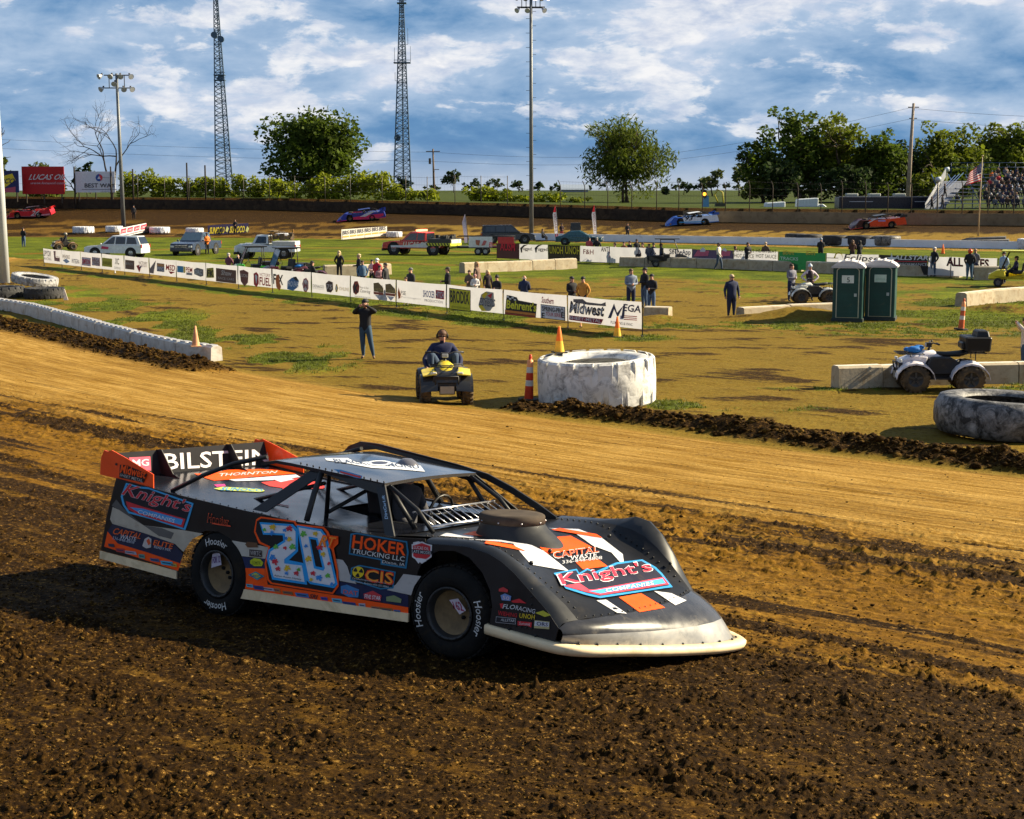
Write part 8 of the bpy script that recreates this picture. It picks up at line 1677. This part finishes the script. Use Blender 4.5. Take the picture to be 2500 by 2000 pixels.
def vehicles():
    # quad with rider coming towards the camera
    p = G(1085, 979); o = quad_bike(p, R(-84), 'yellow and black quad bike ridden toward the camera beside the delineator post', (.02, .02, .02), (.60, .46, .03), scale=1.08, tank=(.55, .42, .03))
    person(p + Vector((-.06, .42, .12)), 'rider in a navy sweatshirt with ear defenders on the yellow quad bike', (.012, .016, .05), (.03, .05, .09), 'ride', R(4), 2.0, 1.4, 'short', (.10, .05, .03), (.03, .03, .03), (('glasses', (.01, .01, .01)), ('headphones', (.015, .015, .015)), ('ears', SKIN), ('mouth', (.25, .08, .06))))
    pr = Print(plane_hit(p + Vector((-.05, .30, 1.3)), (0, -1, .1)), step=.002); q = lambda X, Y: (800 + X / 2.536, 720 + Y / 2.536)
    # far quads
    p = G(158, 611); quad_bike(p, R(-150), 'tan quad bike on the grass at the far left behind the banner fence', (.30, .17, .08), (.05, .04, .03)); person(p + Vector((.1, .1, .12)), 'rider in black with a helmet on the tan quad bike at the far left', DK, DK, 'ride', R(-60), 1.78, 1.1, 'helmet', (.2, .18, .15))
    p = G(2290, 957); quad_bike(p + Vector((.1, .35, 0)), R(176), 'white quad bike with black cargo box and blue bag parked by concrete blocks', (.60, .57, .60), (.03, .03, .03), box=True, bag=True, scale=1.10)
    p = G(1985, 740); quad_bike(p, R(180), 'white and black quad bike parked left of the portable toilets behind low blocks', (.50, .50, .46), (.03, .03, .03))
    p = G(1497, 642); quad_bike(p, R(170), 'red quad bike at the left of the seated group', (.35, .01, .02), (.03, .02, .02)); person(p + Vector((.1, 0, .12)), 'rider in a pinkish jacket on the red quad bike', (.25, .14, .15), DK, 'ride', R(-80), 1.7, 1.1, 'short', HAIR)
    p = G(1548, 634); quad_bike(p, R(165), 'yellow trimmed black quad bike in the middle of the seated group', (.30, .24, .02), (.03, .02, .02)); 
    GR = 'group sitting together on parked quads'
    for px, yh, top, hat, lab in ((1522, 585, (.14, .05, .02), 'short', 'person in rust brown at the left of the group sitting on quads'), (1536, 583, DK, 'short', 'person in black sitting upright beside the one in rust brown'), (1553, 579, DK, 'cap', 'tallest person in black in the middle of the sitting group'), (1567, 587, (.22, .09, .03), 'short', 'person in orange brown in the middle of the sitting group'), (1583, 590, (.08, .08, .10), 'short', 'person in dark grey bending forward at the right of the sitting group'), (1594, 588, (.03, .03, .05), 'beanie', 'person in a beanie at the right end of the sitting group')):
        f = feet(px, yh, 1.66); f.z = .22; person(f, lab, top, DK, 'sit', R(random.uniform(-60, 60)), 1.78, 1.1, hat, HAIR if hat == 'short' else DK, group=GR)
    p = G(1588, 640); quad_bike(p, R(175), 'dark quad bike at the right of the seated group', (.04, .04, .05), (.02, .02, .02))
    p = G(1795, 652); quad_bike(p, R(10), 'dark red and black quad bike in front of the concrete blocks', (.12, .015, .03), (.03, .02, .02)); person(p + Vector((0, .1, .12)), 'person in maroon sitting on the dark red quad bike', (.10, .02, .03), DK, 'ride', R(60), 1.65, 1.1, 'short', HAIR)

    # ---- closed cars from side profiles
    def car(p, rz, label, paint, Lw, Wd, low, cab, wins, wheels, r, cat='car', name='car', group=None, tb=.16, lights=True, bed=None, glass=None, grille=True, roofrack=False):
        o = thing(name, label, cat, p, rz, group); Pm = pm(paint, .25, coat=.5, dirt=.08); gl = glass or glass_mat()
        n = len(low); mb = MB(); hw = Wd / 2
        a = [mb.P((x, -hw + (.03 if z > .8 else 0), z)) for x, z in low]; b = [mb.P((x, hw - (.03 if z > .8 else 0), z)) for x, z in low]; mb.F(a); mb.F(b[::-1])
        for i in range(n): mb.F((a[(i + 1) % n], a[i], b[i], b[(i + 1) % n]))
        mb.build('body', Pm, o, bevel=.035)
        mb = MB(); zc0 = min(z for x, z in cab); zc1 = max(z for x, z in cab); yy = lambda z: hw - .06 - tb * (z - zc0) / (zc1 - zc0)
        a = [mb.P((x, -yy(z), z)) for x, z in cab]; b = [mb.P((x, yy(z), z)) for x, z in cab]; mb.F(a); mb.F(b[::-1])
        for i in range(len(cab)): mb.F((a[(i + 1) % len(cab)], a[i], b[i], b[(i + 1) % len(cab)]))
        mb.build('cabin', Pm, o, bevel=.03)
        for w in wins:
            for s in (-1, 1): mb = MB(); q = [(x, s * (yy(z) + .006), z) for x, z in w]; mb.prism(q, (0, s * .008, 0)); mb.build('window', gl, o)
        (xf0, zf0), (xf1, zf1) = cab[-1], cab[-2]   # windscreen
        def pane(x0, z0, x1, z1, s):
            d = Vector((z1 - z0, 0, -(x1 - x0))).normalized() * s * .012; mb = MB(); f0, f1_ = .10, .90; A = lambda f, sg: Vector((x0 + (x1 - x0) * f, sg * (yy(z0 + (z1 - z0) * f) - .07), z0 + (z1 - z0) * f)); mb.prism([A(f0, -1) + d, A(f0, 1) + d, A(f1_, 1) + d, A(f1_, -1) + d], d * .5); return mb
        pane(xf0, zf0, xf1, zf1, 1).build('windscreen', gl, o); pane(cab[0][0], cab[0][1], cab[1][0], cab[1][1], -1).build('rear_window', gl, o)
        for x in wheels:
            for s in (-1, 1):
                simple_wheel(o, x, s * (hw - .10), r, .22)
                mb = MB(); mb.lathe([(r * 1.18, s * (hw + .004)), (r * .5, s * (hw + .004))], (x, 0, r * 1.02), 'Y', 20); mb.build('wheel_arch', pm((.012, .012, .012), .9), o)
        L2 = max(x for x, z in low); L1 = min(x for x, z in low); zh = [z for x, z in low if x > L2 - .12]
        if lights:
            for s in (-1, 1):
                mb = MB(); mb.box((L2 - .02, s * (hw - .22), .72), (.10, .30, .16)); mb.build('headlight', pm((.55, .56, .58), .15), o, bevel=.02); mb = MB(); mb.box((L1 + .02, s * (hw - .08), .92), (.08, .14, .26)); mb.build('tail_light', pm((.35, .01, .01), .3), o, bevel=.01)
                mb = MB(); mb.blob((xf0 - .1, s * (hw + .10), zf0 + .08), .11, n=8, k=5, sq=(.5, 1, .7)); mb.build('mirror', Pm, o)
            mb = MB(); mb.box((L2 + .02, 0, .42), (.14, Wd * .94, .2)); mb.build('bumper', pm((.05, .05, .055), .5), o, bevel=.03)
            if grille: mb = MB(); mb.box((L2 + .01, 0, .74), (.05, Wd * .52, .20)); mb.box((L2 + .03, 0, .80), (.03, Wd * .54, .05), m=1); mb.box((L2 + .03, 0, .68), (.03, Wd * .54, .03), m=1); mb.build('grille', [pm((.012, .012, .012), .5), CHR], o)
        return o
    # white sport utility car seen from its left side, front to the left
    low = [(-2.3, .35), (-2.32, .95), (-2.2, 1.02), (.85, 1.02), (2.0, .92), (2.28, .82), (2.3, .36)]; cab = [(-2.25, 1.0), (-1.95, 1.68), (.05, 1.72), (.95, 1.0)]
    wins = [[(-1.95, 1.08), (-1.80, 1.55), (-1.15, 1.60), (-1.10, 1.08)], [(-1.0, 1.08), (-1.02, 1.60), (-.28, 1.62), (-.22, 1.08)], [(-.12, 1.08), (-.18, 1.62), (.02, 1.60), (.70, 1.08)]]
    p = G(282, 630); o = car(p + Vector((0, .6, 0)), R(172), 'white sport utility car with red door stripes parked behind the banner fence', (.62, .64, .66), 4.6, 1.9, low, cab, wins, (-1.45, 1.42), .38, 'car', 'sport_utility_car')
    mb = MB(); mb.prism([(.9, .956, .72), (.35, .956, .68), (.3, .956, .85), (.85, .956, .92)], (0, .008, 0)); mb.build('door_stripe', pm((.5, .03, .1), .5), o)
    # dark pickup, front to the camera
    lowp = [(-2.8, .45), (-2.85, 1.05), (-1.0, 1.10), (.9, 1.10), (2.0, 1.06), (2.6, .95), (2.65, .42)]; cabp = [(-1.0, 1.08), (-.95, 1.78), (.25, 1.82), (1.05, 1.08)]; winp = [[(-.82, 1.18), (-.80, 1.66), (-.30, 1.70), (-.28, 1.18)], [(-.2, 1.18), (-.2, 1.70), (.22, 1.68), (.75, 1.18)]]
    p = G(466, 624); car(p + Vector((0, 2.0, 0)), R(-104), 'dark blue grey pickup truck facing the camera beside the man in orange', (.03, .045, .08), 5.4, 2.0, lowp, cabp, winp, (-1.75, 1.7), .42, 'pickup truck', 'pickup_truck', glass=mat('blue_glass', (.06, .10, .14), .08))
    # black sport utility car behind the trailer
    lw = [(-2.6, .4), (-2.65, 1.05), (-2.5, 1.12), (1.0, 1.10), (2.3, 1.0), (2.6, .85), (2.6, .42)]; cb = [(-2.6, 1.1), (-2.45, 1.80), (.35, 1.84), (1.15, 1.1)]; wn = [[(-2.3, 1.2), (-2.2, 1.68), (-1.35, 1.72), (-1.3, 1.2)], [(-1.2, 1.2), (-1.2, 1.72), (-.4, 1.73), (-.35, 1.2)], [(-.25, 1.2), (-.3, 1.73), (.30, 1.70), (.85, 1.2)]]
    p = G(1240, 595); car(p, R(4), 'large black sport utility car parked left of the tall light pole', (.012, .012, .014), 5.2, 2.0, lw, cb, wn, (-1.6, 1.6), .42, 'car', 'sport_utility_car')
    # teal coupe
    lc = [(-2.2, .3), (-2.25, .80), (-1.9, .88), (.8, .86), (1.9, .74), (2.2, .62), (2.22, .3)]; cc = [(-1.7, .86), (-.95, 1.32), (.05, 1.36), (1.0, .85)]; wc = [[(-1.2, .92), (-.85, 1.22), (-.42, 1.27), (-.40, .92)], [(-.32, .92), (-.34, 1.28), (.02, 1.27), (.7, .92)]]
    p = G(1415, 598); car(p, R(-8), 'teal blue coupe parked between the white feather flags', (.015, .07, .10), 4.4, 1.75, lc, cc, wc, (-1.35, 1.35), .33, 'car', 'coupe_car', glass=mat('teal_glass', (.03, .09, .11), .08))
    # old white truck
    p = G(652, 631); o = car(p, R(176), 'old round fendered white work truck with gear on its back', (.50, .54, .58), 5.0, 1.9, [(-2.4, .5), (-2.4, .95), (-.4, 1.0), (.4, 1.15), (1.9, 1.12), (2.3, .95), (2.3, .5)], [(-.3, 1.1), (-.28, 1.78), (.6, 1.80), (.95, 1.1)], [[(-.15, 1.18), (-.15, 1.68), (.5, 1.68), (.72, 1.18)]], (-1.5, 1.6), .40, 'truck', 'work_truck', grille=True)
    for s in (-1, 1): mb = MB(); mb.blob((1.6, s * .85, .75), .55, n=10, k=7, sq=(1.1, .35, .8)); mb.build('fender', pm((.45, .49, .52), .4), o)
    mb = MB(); mb.box((-1.5, 0, 1.15), (1.8, 1.8, .35)); mb.build('bed', pm((.45, .46, .46), .5), o, bevel=.03); mb = MB(); rr = random.Random(3)
    for q in range(12): mb.box((-1.5 + rr.uniform(-.8, .9), rr.uniform(-.6, .6), 1.5 + rr.uniform(-.1, .25)), (rr.uniform(.1, .4), rr.uniform(.1, .4), rr.uniform(.2, .5)), (0, rr.uniform(-.4, .4), rr.uniform(0, 1)))
    mb.tube([(-.4, -.7, 1.4), (-.5, -.7, 2.05), (-1.3, -.7, 2.0)], .04, 5); mb.tube([(-.4, .7, 1.4), (-.5, .7, 2.05), (-1.3, .7, 2.0)], .04, 5); mb.box((-.5, 0, 2.08), (.5, 1.7, .06)); mb.build('tools', pm((.10, .07, .04), .8), o)['kind'] = 'stuff'
    # orange topped sign post behind it
    p = G(716, 609); mb = MB(); mb.box((0, 0, .8), (.12, .12, 1.9)); t = mb.build('wooden_post', pm((.35, .16, .04), .7)); t.location = p; tag(t, 'short orange brown post right of the old white truck', 'post')
    # red safety truck with lit light bar
    p = G(1022, 622); o = car(p, R(158), 'red and white safety truck with a lit red light bar', (.45, .03, .02), 5.6, 2.0, [(-2.0, .55), (-2.0, 1.0), (.8, 1.12), (2.1, 1.10), (2.75, .98), (2.8, .5)], [(-1.1, 1.1), (-1.05, 1.82), (.35, 1.86), (1.15, 1.1)], [[(-.9, 1.2), (-.9, 1.72), (-.35, 1.74), (-.33, 1.2)], [(-.25, 1.2), (-.25, 1.74), (.3, 1.72), (.85, 1.2)]], (-1.75, 1.75), .48, 'truck', 'safety_truck')
    mb = MB(); mb.box((-.3, 0, 1.97), (.34, 1.5, .14)); mb.build('light_bar', mat('lit_red_bar', (.8, .1, .05), .3, emit=(1, .16, .07), estr=3.2), o, bevel=.02)
    mb = MB(); mb.box((-2.3, 0, 1.15), (2.0, 2.1, .35)); mb.build('bed', pm((.04, .04, .04), .5), o, bevel=.03)
    mb = MB(); mb.box((-2.3, 0, .88), (2.05, 2.14, .22)); mb.build('bed_side', pm((.55, .52, .05), .5), o)
    for i in range(8):
        for s in (-1, 1): mb = MB(); x = -3.2 + i * .26; mb.prism([(x, s * 1.075, .78), (x + .12, s * 1.075, .78), (x + .24, s * 1.075, .98), (x + .12, s * 1.075, .98)], (0, s * .008, 0)); mb.build('chevron', pm((.02, .02, .02), .5), o)
    mb = MB(); mb.box((-3.34, 0, 1.12), (.03, 1.9, .30)); mb.build('tailgate', pm((.5, .52, .52), .4), o)
    mb = MB(); rr = random.Random(8)
    for q in range(9): mb.box((-2.3 + rr.uniform(-.8, .8), rr.uniform(-.8, .8), 1.45), (.3, .3, rr.uniform(.15, .4)))
    mb.build('cargo', pm((.03, .03, .03), .7), o)
    mb = MB(); mb.prism([(2.0, 1.006, .60), (-1.2, 1.006, .62), (-1.6, 1.006, .95), (-1.0, 1.006, 1.0), (.4, 1.006, .80), (2.0, 1.006, .76)], (0, .006, 0)); mb.build('side_stripe', pm((.55, .55, .6), .5), o)
    mb = MB(); vs, fs = text2d('LUCAS OIL', .05, .2)
    for u, v in vs: mb.P((.9 - u * 2.2, 1.018, .70 + v * .36))
    for f in fs: mb.F(f)
    mb.build('door_lettering', pm((.65, .6, .5), .5), o)
    # small black trailer with white panels
    p = G(1178, 622); o = thing('trailer', 'small black flat trailer carrying white sponsor panels', 'trailer', p, R(-3)); F = pm((.015, .015, .017), .5)
    mb = MB(); mb.box((.3, 0, .62), (4.6, 1.7, .16)); mb.tube([(-2.0, -.8, .6), (-2.0, -.8, 1.5), (2.6, -.8, 1.5), (2.6, -.8, .6)], .035, 5); mb.tube([(-2.0, .8, .6), (-2.0, .8, 1.5), (2.6, .8, 1.5), (2.6, .8, .6)], .035, 5); mb.tube([(-2.9, 0, .5), (-2.0, 0, .6)], .06, 5); mb.build('frame', F, o)
    for x in (-.3, .3): simple_wheel(o, x, -.9, .3, .2, (.5, .5, .5)); simple_wheel(o, x, .9, .3, .2, (.5, .5, .5))
    mb = MB(); mb.box((-.1, -.86, 1.05), (1.9, .03, .85)); b1 = mb.build('sponsor_panel', pm((.6, .6, .62), .5), o); mb = MB(); mb.box((1.95, -.86, 1.05), (1.3, .03, .8)); mb.build('sponsor_panel', pm((.45, .04, .04), .5), o)
    pr = Print(plane_hit(p + Vector((0, -.90, 0)), (-.05, -1, 0)), step=.02, inv=(Matrix.Translation(p) @ Matrix.Rotation(R(-3), 4, 'Z')).inverted()); pr.poly([f2(1935, 640), f2(1975, 645), f2(1965, 690), f2(1940, 680)], (.35, .12, .08), 1); pr.poly([f2(1985, 690), f2(2005, 645), f2(2030, 650), f2(2015, 685)], (.45, .12, .12), 1); pr.text('ETHOS', (f2(2050, 700), f2(2118, 705), f2(2118, 668), f2(2052, 662)), (.5, .04, .06), 1, .05); pr.build('panel_lettering', o)
    # utility carts
    def cart(p, rz, label, body_c, roof_c, cab=True, name='utility_cart', cat='utility cart', group=None, roof=True, golf=False, screen=None):
        o = thing(name, label, cat, p, rz, group); B = pm(body_c, .35, coat=.3); F = pm((.015, .015, .017), .5)
        for x in (-.85, .85):
            for y in (-.58, .58): simple_wheel(o, x, y, .30 if not golf else .24, .22, (.15, .15, .15), not golf)
        mb = MB(); mb.prism([(-1.3, -.62, .42), (-1.35, -.62, .82), (-.35, -.62, .80), (-.30, -.62, .48), (.45, -.62, .46), (.55, -.62, .90), (.95, -.62, .88), (1.35, -.62, .66), (1.38, -.62, .40)], (0, 1.24, 0)); mb.build('body', B, o, bevel=.04)
        mb = MB(); mb.box((-.15, 0, .78), (.5, 1.1, .16)); mb.box((-.40, 0, 1.05), (.12, 1.1, .45), (0, -.15, 0)); mb.build('seat', pm((.02, .02, .02), .6), o, bevel=.03)
        mb = MB(); ht = 1.86
        for y in (-.58, .58): mb.tube([(.75, y, .85), (.35, y * .95, ht), (-.55, y * .95, ht), (-.60, y, .80)], .028, 6)
        mb.tube([(.35, -.55, ht), (.35, .55, ht)], .028, 6); mb.tube([(-.55, -.55, ht), (-.55, .55, ht)], .028, 6); mb.build('frame', F, o)
        if roof: mb = MB(); mb.box((-.1, 0, ht + .05), (1.35 if not golf else 1.7, 1.25, .07)); mb.build('roof', pm(roof_c, .35), o, bevel=.03)
        if screen: mb = MB(); mb.prism([(.72, -.5, .92), (.38, -.5, ht - .06), (.38, .5, ht - .06), (.72, .5, .92)], (.012, 0, .005)); mb.build('windscreen', pm(screen, .1), o)
        mb = MB(); mb.tube([(.55, .25, .85), (.30, .25, 1.10)], .02, 5); mb.tube([Vector((.28, .25, 1.12)) + Vector((.04 * math.cos(a), .16 * math.sin(a), .15 * math.cos(a))) for a in [2 * math.pi * k / 10 for k in range(11)]], .014, 5); mb.build('steering_wheel', F, o)
        for y in (-.4, .4): mb = MB(); mb.box((1.34, y, .64), (.06, .18, .10)); mb.build('headlight', pm((.5, .5, .5), .2), o, bevel=.01)
        if not golf: mb = MB(); mb.box((-1.0, 0, .92), (.9, 1.2, .22)); mb.build('cargo_bed', F, o, bevel=.02)
        return o
    cart(G(612, 684) + Vector((0, 1, 0)), R(195), 'green utility cart with a black roof behind the banner fence', (.03, .28, .02), (.03, .03, .03), screen=(.10, .13, .10))
    cart(G(690, 690) + Vector((0, 1, 0)), R(205), 'dark maroon utility cart with blue glass and a black cab behind the fence', (.05, .008, .015), (.02, .02, .02), screen=(.05, .13, .22))
    quad_bike(G(750, 694) + Vector((0, 1, 0)), R(185), 'small parked quad bike with yellow and blue bundles behind the fence', (.08, .02, .03), (.02, .02, .02), bag=True)
    person(feet(764, 636, 1.45), 'dark clothed person bending over the small quad behind the banner fence', DK, DK, 'sit', R(120), 1.75, 1.1, 'cap', DK)
    cart(G(1632, 652), R(-6), 'dark golf cart with a flat black roof parked before the second banner fence', (.03, .03, .035), (.04, .045, .05), golf=True, name='golf_cart', cat='golf cart'); person(G(1618, 652) + Vector((-.1, .2, .30)), 'driver in a blue grey top in the dark golf cart', (.06, .08, .13), DK, 'sit', R(90), 1.7, 1.1, 'short', HAIR)
    cart(G(2478, 700), R(160), 'yellow golf cart with a yellow roof at the right edge of the picture', (.60, .50, .03), (.60, .58, .10), golf=True, name='golf_cart', cat='golf cart'); person(G(2480, 700) + Vector((0, .1, .32)), 'person in dark blue riding in the yellow golf cart', (.02, .02, .06), DK, 'sit', R(-100), 1.75, 1.2, 'cap', DK)
    mb = MB(); mb.box((0, 0, .55), (1.1, 1.0, 1.1)); mb.box((0, 0, 1.2), (1.0, .8, .5)); t = mb.build('equipment_cabinet', pm((.02, .03, .04), .6)); p = G(1405, 578); t.location = p; tag(t, 'dark equipment cabinet by the inner wall between the two white flags', 'cabinet')
vehicles()
# ------------------------------------------------------------------ portable toilets
def toilets():
    gr = mat('toilet_green', (.008, .045, .04), .45, var=.15, vscale=2, dirt=.08); rf = mat('toilet_roof', (.50, .48, .50), .5, var=.1); tr = pm((.42, .40, .30), .6)
    for px, lab, num in ((2084, 'left of two dark green portable toilets, with the number 5 on its door', True), (2163, 'right of two dark green portable toilets, with a pale notice on its door', False)):
        p = G(px - 6, 786 if num else 783); p.y += .55; o = thing('portable_toilet', lab, 'portable toilet', p, R(-17), 'portable toilets'); w, d, h = 1.14, 1.16, 2.02
        mb = MB(); mb.box((0, 0, .06), (w + .08, d + .08, .14)); mb.build('base', pm((.02, .03, .03), .7), o, bevel=.01)
        mb = MB(); mb.box((0, 0, h / 2 + .1), (w, d, h)); mb.build('cabin', gr, o, bevel=.02)
        for i in range(5): mb = MB(); mb.box((-w / 2 - .008, -.42 + i * .21, 1.05), (.02, .09, 1.55)); mb.build('side_panel', gr, o)
        mb = MB(); mb.box((-w / 2 - .008, 0, 1.98), (.02, d * .8, .12)); mb.build('vent', pm((.015, .03, .03), .8), o)
        # arched door with pale trim
        def arch(wd, z0, zs, n=10): return [(-wd, z0), (wd, z0)] + [(wd * math.cos(a), zs + wd * .42 * math.sin(a)) for a in [math.pi * q / n for q in range(n + 1)]]
        mb = MB(); mb.prism([(x, -d / 2 - .01, z) for x, z in arch(.44, .16, 1.98)], (0, -.025, 0)); mb.build('door_trim', tr, o); mb = MB(); mb.prism([(x, -d / 2 - .02, z) for x, z in arch(.405, .18, 1.97)], (0, -.03, 0)); dr = mb.build('door', gr, o)
        for i in range(6): mb = MB(); mb.box((0, -d / 2 - .052, .35 + i * .22), (.66, .01, .10)); mb.build('door_rib', gr, o)
        mb = MB(); mb.box((.30, -d / 2 - .06, 1.05), (.10, .03, .12)); mb.build('latch', pm((.35, .38, .38), .5), dr)
        mb = MB(); mb.box((0, -d / 2 - .062, 1.66), (.46, .01, .30 if num else .30)); mb.build('sign', pm((.58, .60, .56) if num else (.45, .55, .48), .6), dr)
        mb = MB(); vs, fs = text2d('5' if num else 'NOTICE', .03 if num else 0)
        for u, v in vs: mb.P(((u - .5) * (.11 if num else .34) + (.02 if num else 0), -d / 2 - .069, (1.54 if num else 1.60) + v * (.19 if num else .06)))
        for f in fs: mb.F(f)
        mb.build('sign_lettering', pm((.04, .05, .05), .6) if num else pm((.15, .35, .28), .6), dr)
        # barrel roof
        mb = MB(); rows = []
        for j in range(3):
            y = (-d / 2 - .10, 0, d / 2 + .10)[j]; rows.append([(x, y, h + .10 + (.27 - .02 * abs(j - 1)) * (1 - (x / .64) ** 2) ** .7 if abs(x) < .64 else h + .10) for x in [-.64 + 1.28 * i / 12 for i in range(13)]])
        mb.grid(rows)
        for r in (rows[0], rows[-1]): ids = [mb.P(q) for q in r]; mb.F(ids)
        for i in range(4): x = -.4 + i * .26; mb.box((x, 0, h + .12 + .27 * (1 - (x / .64) ** 2) ** .7), (.05, d, .03))
        mb.box((0, -d / 2 - .08, h + .10), (1.28, .04, .06)); mb.box((-.62, 0, h + .1), (.04, d + .2, .06)); mb.box((.62, 0, h + .1), (.04, d + .2, .06)); mb.build('roof', rf, o)
toilets()
